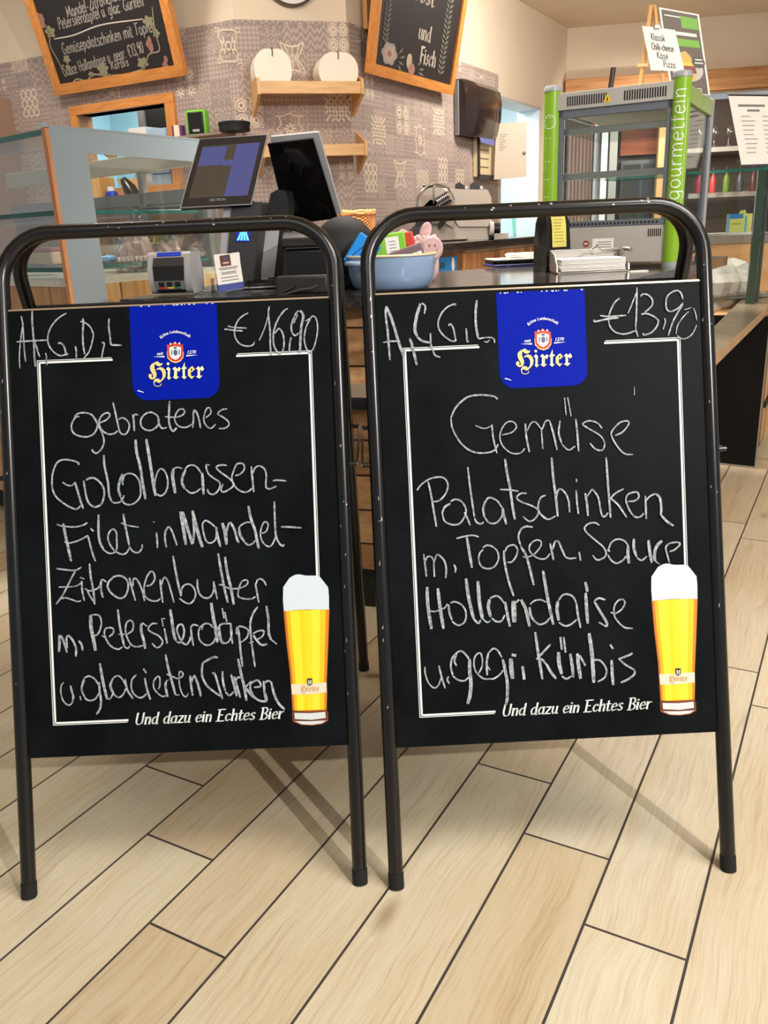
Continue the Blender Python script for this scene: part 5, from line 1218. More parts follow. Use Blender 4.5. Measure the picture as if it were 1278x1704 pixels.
for sx in (-1, 1): mb.poly([fs_(*p) for p in disc((sx*.0105, .010), .0024, 10, 1.8)], DINK)
ribbon(mb, [(-.021, -.002), (-.015, -.013), (0, -.019), (.015, -.013), (.021, -.001)], .0014, DINK, fs_, taper=False)
mb.build('face', sn, smooth=False, bevel=-1)
for sx, cx, cz, ang in ((-1, -.088, .158, .5), (1, -.010, .178, -.35)):
    mb = MB(); mb.ball((0, 0, 0), .03, PINK, 18, 10, (.72, .28, 1.15)); e = mb.build('ear', r, loc=(cx, .03, cz)); e.rotation_euler = (.1, ang*-1, 0)
mb = MB()
for k in range(7): mb.ball((-.052+.012*k, .01, .152+.006*math.sin(k*2.2)), .011, PINK, 12, 8)
mb.build('fleece_tuft', r)
# white paper roll with a dark core, lying behind the pot
b = base(640, 462)
r = thing('paper_roll', 'white paper roll with a dark hollow core behind the blue pot', 'paper roll', (b[0]-.03, b[1]+.26, b[2]+.085), .5)
MB().lathe([(.03, -.09), (.082, -.09), (.085, -.087), (.085, .09), (.03, .09), (.03, -.09)], OFFWHITE, axis='Y', seg=40).build('paper', r)
MB().lathe([(.001, -.085), (.0305, -.0905), (.0305, .09)], MATTE, axis='Y', seg=28).build('core', r)
r = thing('white_carton', 'plain white carton behind the paper roll and the pig', 'carton', (b[0]+.06, b[1]+.50, b[2]), .3)
MB().bx(-.06, .07, -.05, .05, 0, .17, OFFWHITE).build('carton_body', r, bevel=.003)
# ---------------------------------------------------------------- coffee bag, napkin dispenser, trays
b = base(922, 452)
r = thing('coffee_bag', 'black gusseted coffee bag with pale yellow labels on the bar counter', 'bag', (b[0], b[1]+.05, b[2]), .48)
FOIL = M('black_foil', (22, 20, 20), .28); YLAB = M('label_yellow', (206, 196, 96), .55)
w2, d2, hh = .062, .042, .262
lv = [(0, 1, 1), (.02, 1.02, 1.02), (.10, 1.0, .98), (.19, .93, .80), (.235, .86, .38), (hh, .84, .05)]
vs = []; fs = []
for z, a, c in lv:
    g_ = .62 if z > .1 else .9
    for x, y in ((-w2*a, -d2*c), (0, -d2*c*1.04), (w2*a, -d2*c), (w2*a*(g_+.08), 0), (w2*a, d2*c), (0, d2*c*1.04), (-w2*a, d2*c), (-w2*a*(g_+.08), 0)): vs.append((x+random.uniform(-.002, .002), y+random.uniform(-.002, .002), z))
for i in range(len(lv)-1):
    for k in range(8): fs.append((i*8+k, i*8+(k+1) % 8, (i+1)*8+(k+1) % 8, (i+1)*8+k))
fs += [tuple(range(7, -1, -1)), tuple(range(40, 48))]
MB().add(vs, fs, FOIL).build('foil_pouch', r, smooth=False, bevel=.003)
def blab(nm, x0, x1, side):
    mb = MB()
    yy = lambda z: -d2*np.interp(z, [0, .1, .19, .235, .26], [1.02, 1.02, .84, .42, .1])-.004
    zs = np.linspace(.095, .252, 7)
    for a, c in zip(zs[:-1], zs[1:]):
        if side == 0: P_2 = [(x0, yy(a), a), (x1, yy(a), a), (x1, yy(c), c), (x0, yy(c), c)]
        else:
            xx = lambda z: w2*np.interp(z, [0, .1, .19, .235, .26], [1.0, .98, .9, .86, .84])+.004
            P_2 = [(xx(a), -yy(a)*x0*24, a), (xx(a), -yy(a)*x1*24, a), (xx(c), -yy(c)*x1*24, c), (xx(c), -yy(c)*x0*24, c)]
        mb.poly(P_2, YLAB)
    if side == 0:
        for k in range(9):
            z = .115+.012*k; y = yy(z)-.0012; q = random.uniform(.5, .95)
            mb.poly([(x0+.008, y, z), (x0+.008+(x1-x0-.016)*q, y, z), (x0+.008+(x1-x0-.016)*q, y+.0008, z+.003), (x0+.008, y+.0008, z+.003)], M('label_olive', (150, 140, 70), .6))
    mb.build(nm, r, smooth=False, bevel=-1)
blab('front_label', -.036, .036, 0); blab('side_label', -.018, .022, 1)
b = base(990, 454)
r = thing('napkin_dispenser', 'steel napkin tray with a stack of white napkins under a wire arm', 'napkin holder', (b[0]-.005, b[1]+.08, b[2]), -.02)
mb = MB(); mb.bx(-.135, .135, -.075, .08, 0, .006, STEEL)
mb.prism([(.135, -.075, .006), (.135, .08, .006), (.135, .08, .085), (.135, -.02, .07), (.135, -.07, .03)], (0, 0, 0), (.005, 0, 0), STEEL)
mb.prism([(-.14, -.075, .006), (-.14, .08, .006), (-.14, .08, .085), (-.14, -.02, .07), (-.14, -.07, .03)], (0, 0, 0), (.005, 0, 0), STEEL)
mb.bx(-.135, .135, .078, .082, 0, .085, STEEL); mb.build('tray', r, bevel=.0015)
MB().tube([(.14, .06, .082), (.165, .05, .08), (.170, .03, .076)], .008, STEEL, 12).tube([(-.0, -.045, .062), (.0, -.03, .085), (.03, .0, .095), (.06, .05, .075), (.14, .07, .08)], .0045, STEEL, 10).build('wire_arm', r)
mb = MB()
for k in range(9): mb.box((random.uniform(-.003, .001), -.002+random.uniform(-.002, .002), .010+.0052*k), (.25, .145, .0044), WHITE, rz=random.uniform(-.01, .01))
o = mb.build('napkins', bevel=.0015); o.location = (b[0]-.005, b[1]+.08, b[2]); tag(o, 'thick stack of white paper napkins lying in the steel tray', 'napkins'); o['kind'] = 'stuff'
b = base(866, 443)
r = thing('document_tray', 'dark tray with a navy folder lying left of the coffee bag', 'tray', (b[0], b[1]+.06, b[2]), .12)
MB().bx(-.14, .14, -.10, .12, 0, .012, M('navy_folder', (30, 32, 96), .45)).bx(-.13, .15, -.02, .14, .012, .03, BLACK).build('tray_body', r, bevel=.002)
MB().bx(-.135, .14, -.09, .11, .0302, .036, OFFWHITE).build('paper_block', r, bevel=.001)
mb = MB()
for k in range(5): mb.box((.03+random.uniform(-.01, .01), .03, .040+.004*k), (.15, .09, .0034), WHITE, rz=random.uniform(-.12, .12))
mb.build('loose_slips', r, smooth=False)
b = base(1062, 452)
o = MB().box((0, 0, .002), (.07, .03, .004), OFFWHITE).build('paper_slip', loc=b, rotz=.05); tag(o, 'small white slip lying by the heated cabinet foot', 'paper slip')
# ================================================================ heated display cabinet with green posts
A0 = np.array(base(1116, 443)[:2]); yh = math.radians(151.5)
ea = np.array([math.cos(yh), math.sin(yh)]); eb = np.array([math.cos(yh-math.pi/2), math.sin(yh-math.pi/2)])   # ea: along the left face, eb: along the right face
HWd, HDp, HZ = .515, .76, .70
r = thing('heated_display', 'glass heated display cabinet with lime green corner posts on the bar counter', 'display cabinet', (A0[0], A0[1], ZB), 0)
G3 = lambda a, c, z: (ea[0]*a+eb[0]*c, ea[1]*a+eb[1]*c, z)
GREEN = M('lime_green', (128, 172, 36), .3); GCAP = M('cap_grey', (150, 154, 158), .4); HGREY = M('cabinet_grey', (168, 166, 160), .45); FRM = M('frame_grey', (96, 102, 110), .4)
pr = .034
def post(a, c, h, m, capz=.02, rr=pr):
    MB().cyl(G3(a, c, .0), G3(a, c, .018), rr*1.04, GCAP, seg=64).cyl(G3(a, c, .018), G3(a, c, h), rr, m, seg=64).build('corner_post', r)
    p = r.children[-1]
    MB().lathe([(rr*1.05, 0), (rr*1.05, .012), (rr*.9, .022), (.001, .027)], GCAP, G3(a, c, h)).build('post_cap', p); return p
pA = post(0, 0, HZ, GREEN); pB = post(HWd, 0, HZ, GREEN); pC = post(0, HDp, HZ-.02, GCAP, rr=.018); pD = post(HWd, HDp, HZ-.02, GCAP, rr=.018)
def pan(a0, a1, c0, c1, z0, z1, m, name, par=r, bev=.002):
    P8 = [G3(a, c, z) for a in (a0, a1) for c in (c0, c1) for z in (z0, z1)]
    return MB().hexa([Vector(p) for p in P8], m).build(name, par, smooth=False, bevel=bev)
pan(.02, HWd-.02, -.01, HDp, .02, .165, M('steel_sheet', (190, 186, 178), .38, .3), 'steel_base'); sb = r.children[-1]
pan(.02, HWd-.02, -.012, .02, .165, .19, FRM, 'lower_frame')
pan(.02, HWd-.02, -.02, HDp, HZ-.075, HZ-.01, HGREY, 'top_hood'); hood = r.children[-1]
pan(-.012, .02, .02, HDp, HZ-.075, HZ-.01, M('hood_green', (150, 176, 92), .4), 'side_hood')
pan(.022, HWd-.022, -.012, .012, HZ-.105, HZ-.075, FRM, 'upper_frame')
pan(.022, .05, -.012, .012, .19, HZ-.075, FRM, 'door_stile'); pan(HWd-.05, HWd-.022, -.012, .012, .19, HZ-.075, FRM, 'door_stile')
pan(-.008, .008, HDp-.06, HDp-.02, .02, HZ-.075, FRM, 'rear_frame')
pan(.05, HWd-.05, -.003, .001, .19, HZ-.105, GLASS, 'front_glass', bev=0); pan(-.002, .002, .03, HDp-.06, .04, HZ-.075, GLASS, 'side_glass', bev=0)
pan(HWd-.002, HWd+.002, .03, HDp-.06, .165, HZ-.075, GLASS, 'far_glass', bev=0); pan(.05, HWd-.05, HDp-.004, HDp, .19, HZ-.105, GLASS, 'back_glass', bev=0)
for z in (.37, .545): pan(.03, HWd-.03, .05, HDp-.05, z, z+.006, GLASS, 'glass_shelf', bev=0); pan(.03, HWd-.03, .035, .05, z-.012, z+.014, STEEL, 'shelf_rail')
for a0 in (.055, .285):
    mb = MB()
    for k in range(17): P8 = [G3(a, -.0208, z) for a, z in ((a0+k*.0098, HZ-.062), (a0+k*.0098+.0055, HZ-.062), (a0+k*.0098+.0055, HZ-.026), (a0+k*.0098, HZ-.026))]; mb.poly(P8, MATTE)
    mb.build('vent_slots', hood, smooth=False, bevel=-1)
mb = MB(); tri_ = [(HWd*.55-.016, HZ-.06), (HWd*.55+.016, HZ-.06), (HWd*.55, HZ-.028)]
mb.poly([G3(a, -.0212, z) for a, z in tri_], M('warning_yellow', (232, 186, 20), .5)); mb.poly([G3(a, -.0216, z) for a, z in [(HWd*.55-.004, HZ-.056), (HWd*.55+.004, HZ-.056), (HWd*.55, HZ-.038)]], DINK)
mb.build('warning_sticker', hood, smooth=False, bevel=-1)
mb = MB()
for k in range(26): a = .06+k*.0155; mb.poly([G3(a, -.0125, .172), G3(a+.008, -.0125, .172), G3(a+.008, -.0125, .182), G3(a, -.0125, .182)], MATTE)
mb.build('air_slots', sb, smooth=False, bevel=-1); mb = MB()
for k in range(7): a = .045+k*.008; mb.poly([G3(a, -.0106, .12), G3(a+.0045, -.0106, .12), G3(a+.0045, -.0106, .15), G3(a, -.0106, .15)], MATTE)
mb.build('air_slots', sb, smooth=False, bevel=-1)
mb = MB(); mb.poly([G3(a, -.0110, z) for a, z in [(.235, .05), (.325, .05), (.325, .118), (.235, .118)]], WHITE)
for k in range(5): mb.poly([G3(a, -.0114, .062+.010*k+q) for a, q in ((.245, 0), (.31-.006*(k % 3), 0), (.31-.006*(k % 3), .003), (.245, .003))], INK)
mb.build('notice_sticker', sb, smooth=False, bevel=-1)
mb = MB(); mb.poly([G3(.352+x, -.0110, .098+z) for x, z in disc((0, 0), .014, 16)], M('seal_brown', (146, 78, 52), .5)); mb.poly([G3(.352+x, -.0114, .098+z) for x, z in [(-.008, -.002), (.008, -.002), (.008, .003), (-.008, .003)]], WHITE); mb.build('round_sticker', sb, smooth=False, bevel=-1)
# lettering that climbs the near post
def on_post(cx, cy, ang0, rr):
    def fn(u, v):      # u up the post, v across (left = +v)
        q = ang0 - v/rr
        return (cx+(rr+.0004)*math.cos(q), cy+(rr+.0004)*math.sin(q), u)
    return fn
camdir = math.atan2(-A0[1], -A0[0])
mb = MB(); f_ = on_post(0, 0, camdir, pr+.0006)
wtot, stx = skeleton('gourmetfein', .03); L_ = .41; k_ = L_/wtot; sz = .062
for s in stx:
    q = [(.255+a*k_, -.016+b*sz) for a, b in s]; ribbon(mb, [tuple(np.array(q[i])*(1-t)+np.array(q[i+1])*t) for i in range(len(q)-1) for t in np.linspace(0, 1, 7)[:(7 if i == len(q)-2 else 6)]] if len(q) == 2 else q, .0042, PW, lambda u, v: f_(u, v), k=4, sm=len(q) > 2, taper=False)
for k in range(46): u = .22+k*.0088; mb.poly([f_(u, -.027), f_(u+.005, -.027), f_(u+.005, -.024), f_(u, -.024)], PW)
mb.build('post_lettering', pA, smooth=False, bevel=-1)['label'] = 'white lettering climbing the green post'
cB = np.array(G3(HWd, 0, 0)); cw = A0+cB[:2]; mb = MB(); f_ = on_post(cB[0], cB[1], math.atan2(-cw[1], -cw[0]), pr+.0006)
h_ = lambda x, z: f_(z, -x)
ring = disc((-.012, .585), .026, 22); ribbon(mb, ring+[ring[0]], .0022, PW, h_, sm=False, taper=False)
for y_, w_ in ((.60, .02), (.588, .03), (.575, .034), (.52, .022), (.508, .04), (.498, .05), (.488, .044), (.478, .034), (.43, .02), (.418, .04), (.408, .03), (.36, .02), (.348, .036), (.338, .03), (.29, .02), (.278, .03)):
    hgt = .005 if w_ > .022 else .010
    mb.poly([h_(-.028, y_), h_(-.028+w_, y_), h_(-.028+w_, y_+hgt*.5), h_(-.028, y_+hgt*.5)], PW)
mb.build('post_print', pB, smooth=False, bevel=-1)
# things on top of the cabinet
HT = ZB+HZ-.01
def on_top(a, c): p = np.array(G3(a, c, 0)); return (A0[0]+p[0], A0[1]+p[1], HT)
p0 = on_top(.16, .12); p0 = (p0[0], p0[1], p0[2]+.008)
r = thing('small_easel', 'small beech easel carrying a handwritten price sheet on the heated cabinet', 'easel', p0, .05)
MB().tube([(-.03, 0, 0), (.0, .0, .29)], .008, BEECHV, 8).tube([(.065, -.01, 0), (.012, .0, .29)], .008, BEECHV, 8).tube([(.01, .10, 0), (.006, .01, .28)], .007, BEECHV, 8).build('legs', r)
MB().box((.02, -.012, .075), (.14, .014, .012), BEECH).build('ledge', r, bevel=.002)
t = thing('price_sheet', 'white handwritten sheet reading Klassik, Chilli-cheese, Käse, Pizza clipped to the easel', 'price sheet', (p0[0], p0[1]-.025, p0[2]), 0)
fq = Fr((p0[0], p0[1]-.025, 0), .0)
cn = [fq.px(*q) for q in ((1068, 43), (1123, 50), (1139, 119), (1083, 117))]
Lp = lambda u, v, o=0.: ((cn[0][0]*(1-u)+cn[1][0]*u)*(1-v)+(cn[3][0]*(1-u)+cn[2][0]*u)*v, -.002-o, (cn[0][1]*(1-u)+cn[1][1]*u)*(1-v)+(cn[3][1]*(1-u)+cn[2][1]*u)*v-p0[2])
MB().prism([Lp(0, 0), Lp(1, 0), Lp(1, 1), Lp(0, 1)], (0, 0, 0), (0, .0015, 0), WHITE).build('sheet', t, smooth=False)
mb = MB(); fp = lambda u, v: Lp(u, 1-v, .0008)
for tx, x0, y0, w_ in (('Klassik', .2, .70, .42), ('Chilli-cheese', .16, .48, .66), ('Käse', .26, .28, .34), ('Pizza', .40, .08, .36)):
    write(mb, tx, DINK, fp, .16, .016, x0, y0, w_, .1, -.03)
mb.build('handwriting', t, smooth=False, bevel=-1)
MB().box((float(Lp(.45, 0)[0]), -.004, float(Lp(.45, 0)[2])+.002), (.022, .012, .014), STEEL).build('clip', t, bevel=.002)
p1 = on_top(.03, .42)
t = thing('advert_poster', 'dark brown advertising poster with a burger picture standing on the heated cabinet', 'poster', p1, 0)
fq = Fr((p1[0], p1[1], 0), .0)
cn2 = [fq.px(*q) for q in ((1097, 12), (1163, 24), (1182, 158), (1118, 158))]; zb = cn2[2][1]
def Lq(u, v, o=0.): 
    x = (cn2[0][0]*(1-u)+cn2[1][0]*u)*(1-v)+(cn2[3][0]*(1-u)+cn2[2][0]*u)*v; z = (cn2[0][1]*(1-u)+cn2[1][1]*u)*(1-v)+(cn2[3][1]*(1-u)+cn2[2][1]*u)*v
    return (x, -o, z-p1[2])
MB().prism([Lq(0, 0), Lq(1, 0), Lq(1, 1), Lq(0, 1)], (0, 0, 0), (0, .006, 0), ACR if False else WHITE).build('board', t, smooth=False)
mb = MB(); fq2 = lambda P_, o: [Lq(u, v, o) for u, v in P_]
rcq = lambda u0, u1, v0, v1: [(u0, v0), (u1, v0), (u1, v1), (u0, v1)]
mb.poly(fq2(rcq(.04, .95, .02, .99), .001), M('poster_brown', (92, 78, 68), .5)); mb.poly(fq2(rcq(.5, .93, .06, .2), .002), M('poster_green', (110, 168, 40), .5))
mb.poly(fq2(rcq(.14, .86, .25, .29), .002), WHITE); mb.poly(fq2(rcq(.34, .9, .33, .42), .002), M('poster_green', (110, 168, 40), .5)); mb.poly(fq2(rcq(.1, .5, .07, .085), .002), WHITE)
mb.poly(fq2(disc((.5, .70), .40, 24, .36), .0022), M('poster_grey', (186, 182, 178), .5))
mb.poly(fq2([(.3, .60), (.34, .5), (.5, .47), (.62, .53), (.68, .62)], .003), M('bun', (222, 168, 84), .5)); mb.poly(fq2([(.28, .74), (.72, .74), (.66, .82), (.34, .81)], .003), M('bun', (222, 168, 84), .5))
mb.poly(fq2([(.28, .62), (.7, .63), (.72, .74), (.28, .73)], .0034), M('patty', (128, 54, 34), .5)); mb.poly(fq2([(.28, .60), (.7, .61), (.7, .65), (.28, .65)], .0038), M('cheese', (240, 196, 60), .5))
mb.poly(fq2(disc((.80, .60), .17, 18, .4), .004), M('badge_grey', (70, 66, 62), .5)); mb.poly(fq2(rcq(.72, .9, .56, .575), .0046), WHITE); mb.poly(fq2(rcq(.70, .92, .60, .615), .0046), WHITE)
for v in (.92, .945, .965): mb.poly(fq2(rcq(.1, .8, v, v+.008), .002), WHITE)
mb.build('poster_print', t, smooth=False, bevel=-1)
p2 = on_top(.33, .2); z_ = 0.0
o = MB().cyl((0, 0, 0), (.012, 0, .105), .011, M('dark_handle', (48, 34, 26), .4)).build('tongs_handle', loc=p2, rotz=0); tag(o, 'short dark handle standing up on the heated cabinet', 'handle')
# ================================================================ back counter with slicer along the right wall
ZK = 1.19
d_ = FRt.ex; nrm_ = -FRt.ey
BK0 = np.array([.305, 5.634]); dd = np.array([d_[0], d_[1]])
bkf = Fr((BK0[0], BK0[1], 0), FRt.yaw)
bk = thing('back_counter', 'wooden back counter with dark granite top below the slicer', 'counter', (BK0[0], BK0[1], 0), FRt.yaw)
dep = float(((np.array([C2[0], C2[1]])-BK0)@np.array([FRt.ey[0], FRt.ey[1]])))*.985
lenb = (dx0 - float((np.array([BK0[0], BK0[1], 0])-FRt.o)@FRt.ex)) - .03
MB().bx(-.75, 2.55, 0, dep*.9, ZK-.05, ZK, GRAN).build('granite_top', bk, bevel=.004)
KW = wood('kitchen_wood', (214, 160, 104), (178, 118, 66), .5, .45, 2, .11, (120, 80, 48))
MB().bx(-.72, 2.5, .05, dep*.88, .1, ZK-.05, M('carcass_brown', (128, 92, 62), .6)).build('carcass', bk, smooth=False)
xd0 = bkf.px(768, 440, .05)[0]
for k in range(3):
    x0 = xd0+.01+k*.62
    MB().bx(x0, x0+.6, .03, .05, .14, ZK-.08, KW).build('door', bk, bevel=.003)
    MB().bx(x0, x0+.6, .025, .05, ZK-.078, ZK-.056, M('rail_taupe', (142, 122, 98), .5)).build('rail', bk, smooth=False)
xs0, zs1 = bkf.px(722, 430, .05); xs1, zs0 = bkf.px(757, 446, .05)
o = MB().bx(0, xs1-xs0, -.012, 0, 0, zs1-zs0+.05, M('sign_blue', (30, 128, 214), .4)).build('blue_sign', loc=bkf.W(xs0, .045, zs0-.05), rotz=bkf.yaw); tag(o, 'small bright blue sticker panel on the back counter front', 'sticker')
mb = MB(); wq = xs1-xs0; hq = zs1-zs0+.05
mb.poly([(wq*(.1+.3*u), -.0126, hq*(.45+.3*v)) for u, v in ((0, 0), (1, 0), (1, 1), (0, 1))], M('sign_teal', (8, 90, 90), .5)); mb.poly([(wq*.8+x, -.0126, hq*.6+z) for x, z in disc((0, 0), wq*.08, 14, 1.7)], WHITE)
mb.build('sign_print', o, smooth=False, bevel=-1)
# meat slicer
sp_ = at_z(770, 403, ZK); sx_, _ = bkf.px(775, 380, .30)
slp = bkf.W(sx_, .30, ZK); S_ = float(px_m(slp)); 
r = thing('meat_slicer', 'grey meat slicer with round blade guard and white dial on the back counter', 'meat slicer', slp, 0.0)
fs = Fr((slp[0], slp[1], 0), 0.0)
def sp(pts, y=0.): return [(fs.px(x, yy, y)[0], y, max(.001, fs.px(x, yy, y)[1]-ZK)) for x, yy in pts]
SLG = M('slicer_grey', (204, 192, 178), .42, .1)
MB().prism(sp([(708, 402), (724, 350), (736, 318), (805, 315), (814, 322), (816, 372), (814, 406), (720, 406)]), (0, 0, 0), (0, .26, 0), SLG).build('housing', r, bevel=.012)
MB().prism(sp([(752, 378), (757, 366), (764, 377), (812, 377), (818, 372), (818, 330), (812, 316), (746, 314), (742, 330), (742, 372)], -.03), (0, 0, 0), (0, .025, 0), M('slicer_light', (212, 200, 186), .4, .1)).build('carriage_plate', r, bevel=.004)
cx, _, cz = sp([(724, 341)])[0]; rr = 30*S_
MB().lathe([(.001, -.03), (rr*.9, -.03), (rr, -.015), (rr, .02), (.001, .02)], SLG, (cx, -.02, cz), axis='Y', seg=44).build('blade_guard', r)
mb = MB().tube([(cx+rr*1.04*math.cos(a), -.05, cz+rr*1.04*math.sin(a)) for a in np.linspace(.2, 3.3, 18)], .006, CHROME, 8); mb.build('guard_rim', r)
for k, (x, y) in enumerate(((776, 322), (769, 330), (763, 337))): pass
c1 = sp([(730, 338)], -.09)[0]; c2 = sp([(750, 326)], -.13)[0]
MB().cyl(c1, c2, 9*S_, CHROME).build('chrome_knob', r)
mb = MB()
for k in range(7):
    f0 = k/7; a = Vector(c1).lerp(Vector(c2), f0); mb.cyl(a, a+(Vector(c2)-Vector(c1))*.05, 9.6*S_, BLACK)
mb.build('knob_ribs', r)
MB().prism(sp([(690, 376), (703, 345), (716, 332), (728, 336), (722, 352), (712, 392), (704, 392)], -.05), (0, 0, 0), (0, .05, 0), BLACK).build('pusher', r, bevel=.008)
MB().prism(sp([(732, 360), (744, 362), (738, 376), (730, 382)], -.05), (0, 0, 0), (0, .04, 0), BLACK).build('thumb_guard', r, bevel=.006)
MB().tube(sp([(722, 340), (721, 312), (726, 309), (748, 313)], -.05), .006, STEEL, 8).build('meat_arm', r); MB().prism(sp([(703, 309), (720, 308), (722, 311), (705, 313)], -.05), (0, 0, 0), (0, .04, 0), BLACK).build('arm_handle', r, bevel=.003)
MB().prism(sp([(813, 376), (824, 376), (822, 404), (813, 404)]), (0, 0, 0), (0, .15, 0), BLACK).build('gauge_block', r, bevel=.004)
dc = sp([(821, 380)], -.03)[0]
MB().lathe([(.001, -.03), (11*S_, -.03), (11*S_, 0), (.001, 0)], WHITE, dc, axis='X', seg=28).build('dial', r)
MB().lathe([(.001, 0), (8*S_, 0), (8.5*S_, .05), (.001, .055)], BLACK, dc, axis='X', seg=20).build('dial_knob', r)
MB().prism(sp([(812, 404), (832, 388), (846, 388), (846, 400), (812, 405)]), (0, 0, 0), (0, .12, 0), M('slicer_cream', (222, 214, 196), .4)).build('foot_cover', r, bevel=.006)
MB().lathe([(.001, .0), (54*S_*.9, .0), (54*S_, .008), (54*S_, .012), (.001, .014)], STEEL, (sp([(730, 400)])[0][0], .05, -.0), seg=40, sy=.5).build('drip_plate', r)
MB().prism(sp([(672, 392), (690, 376), (706, 378), (708, 390), (700, 395)], -.08), (0, 0, 0), (0, .10, 0), DGREY).build('receiving_tray', r, bevel=.008)
# brackets behind the slicer
for i, (px_, lb) in enumerate(((768, 'black kitchen bracket sticking up behind the slicer, left one'), (793, 'black kitchen bracket sticking up behind the slicer, right one'))):
    q = bkf.W(bkf.px(px_, 380, .75)[0], .75, ZK); fz = Fr((q[0], q[1], 0), 0)
    def lp(pts): return [(fz.px(x, y)[0], 0, fz.px(x, y)[1]-ZK) for x, y in pts]
    t = thing('knife_block', lb.replace('kitchen bracket sticking up', 'knife block standing'), 'knife block', q, 0, 'blocks behind the slicer')
    hgt = lp([(px_, 303)])[0][2]
    MB().prism(lp([(px_-9, 306), (px_-4, 303), (px_+10, 312), (px_+14, 390), (px_-9, 390)]), (0, 0, 0), (0, .10, 0), DGREY).build('block', t, bevel=.004)
    MB().cyl(Vector(lp([(px_+8, 312)])[0])+Vector((0, -.01, 0)), Vector(lp([(px_+8, 312)])[0])+Vector((0, .03, 0)), 3*S_, STEEL).build('pin', t)
# wicker basket in front of the central wall
bq = bkf.W(-.75, .35, ZK)
bq = np.array(list(at_y(588, 396, 5.75))); bq[2] = ZK
WICK = M('wicker', (196, 128, 74), .6)
r = thing('wicker_basket', 'honey brown wicker basket standing on the back counter behind the cash register', 'basket', bq, 0)
bs = float(px_m(bq)); wB, dB, hB = 66*bs, .22, 40*bs
z0b = float(Fr((bq[0], bq[1], 0), 0).px(588, 398)[1]-ZK)
mb = MB(); rows = 16
for k in range(rows):
    z = z0b+hB*(k+.5)/rows; e = 1+.10*k/rows; pts = []
    for i in range(48):
        q = 2*math.pi*i/48; x = abs(math.cos(q))**.5*math.copysign(1, math.cos(q)); y = abs(math.sin(q))**.5*math.copysign(1, math.sin(q))
        wv = .006*(1 if (i+k) % 2 else -1)
        pts.append(((wB/2*e+wv)*x, (dB/2*e+wv)*y, z))
    mb.tube(pts, hB/rows*.56, WICK, 6, closed=True)
mb.build('woven_wall', r)
mb = MB()
for q in range(2):
    pts = []
    for i in range(48):
        a = 2*math.pi*i/48; x = abs(math.cos(a))**.5*math.copysign(1, math.cos(a)); y = abs(math.sin(a))**.5*math.copysign(1, math.sin(a))
        pts.append((wB/2*1.12*x, dB/2*1.12*y, z0b+hB*1.02+.008*math.sin(i*1.3+q*math.pi)))
    mb.tube(pts, .012, WICK, 6, closed=True)
mb.build('braided_rim', r)
MB().bx(-wB/2*.9, wB/2*.9, -dB/2*.9, dB/2*.9, 0, max(.02, z0b+.02), WICK).build('bottom', r, smooth=False)
# ================================================================ things on the walls
def wall_thing(name, label, cat, fr, x, z, y=0., group=None):
    p = fr.W(x, y, z); return thing(name, label, cat, p, fr.yaw, group)
def shelf(fr, pL, pR, ptop, dep_, name, label, left=True):
    x0, zt = fr.px(pL, ptop, -dep_); x1, _ = fr.px(pR, ptop+6, -dep_)
    r = wall_thing(name, label, 'shelf', fr, x0, zt, 0, 'beech wall shelves'); w = x1-x0
    MB().bx(0, w, -dep_+.02, -.01, -.05, -.03, BEECH).build('board', r, bevel=.002)
    MB().bx(0, w, -dep_, -dep_+.02, -.085, -.005, BEECH).build('front_lip', r, bevel=.002)
    for x in (-.022, w):
        MB().prism([(x, -dep_-.01, -.09), (x, -dep_-.01, .01), (x, -.007, .10), (x, -.007, -.20)], (0, 0, 0), (.022, 0, 0), BEECHV).build('bracket', r, bevel=.002)
    return r, x0, zt, w
sh1, sx0, sz, sw = shelf(FC, 432, 600, 133, .31, 'beech_shelf', 'beech wall shelf carrying the two round white candles')
sh2, s2x, s2z, s2w = shelf(FC, 440, 606, 240, .26, 'beech_shelf', 'empty beech wall shelf below the candle shelf')
WAX = M('candle_wax', (250, 238, 222), .6); 
_b = NT(WAX); _b.b.inputs['Subsurface Weight'].default_value = .0; _b.b.inputs['Subsurface Radius'].default_value = (.02, .012, .008)
def candle(px_, pt, wpx, label):
    y = -.29; x, _ = FC.px(px_, pt, y); x1, _ = FC.px(px_+wpx/2, pt, y); R = (x1-x); zb = sz-.0295
    _, zt = FC.px(px_, pt, y); h = (zt-zb)
    r = wall_thing('round_candle', label, 'candle', FC, x, zb, 0, 'round white candles')
    half = [(.64, 0), (.86, .10), (.97, .26), (1, .45), (.96, .64), (.84, .80), (.62, .93), (.36, .99), (.14, .985)]
    P_ = [(a*R, y, b*h) for a, b in half] + [(0, y, h*.968)] + [(-a*R, y, b*h) for a, b in half[::-1]]
    MB().prism(P_, (0, 0, 0), (0, .20, 0), WAX).build('wax', r, bevel=.018, bseg=4)
    MB().tube([(0, y-.003, h*.78), (.002, y-.004, h*.9), (0, y-.002, h*1.0)], .004, M('wick', (90, 80, 70), .9), 6).build('wick', r)
candle(452, 80, 63, 'thick round white candle at the left of the upper wall shelf')
candle(562, 86, 66, 'thick round white candle at the right of the upper wall shelf')
# wall clock
x, z = FC.px(482, -43); x1, _ = FC.px(530, -43); R = x1-x
r = wall_thing('round_clock', 'round white wall clock with a dark rim cut off at the top edge', 'clock', FC, x, z)
MB().lathe([(.001, -.03), (R*.94, -.03), (R*.94, -.0), (.001, 0)], WHITE, axis='Y', seg=40).build('dial', r); MB().lathe([(R*.93, -.02), (R*.93, -.045), (R, -.04), (R, 0)], M('clock_rim', (74, 58, 46), .4), axis='Y', seg=40).build('rim', r)
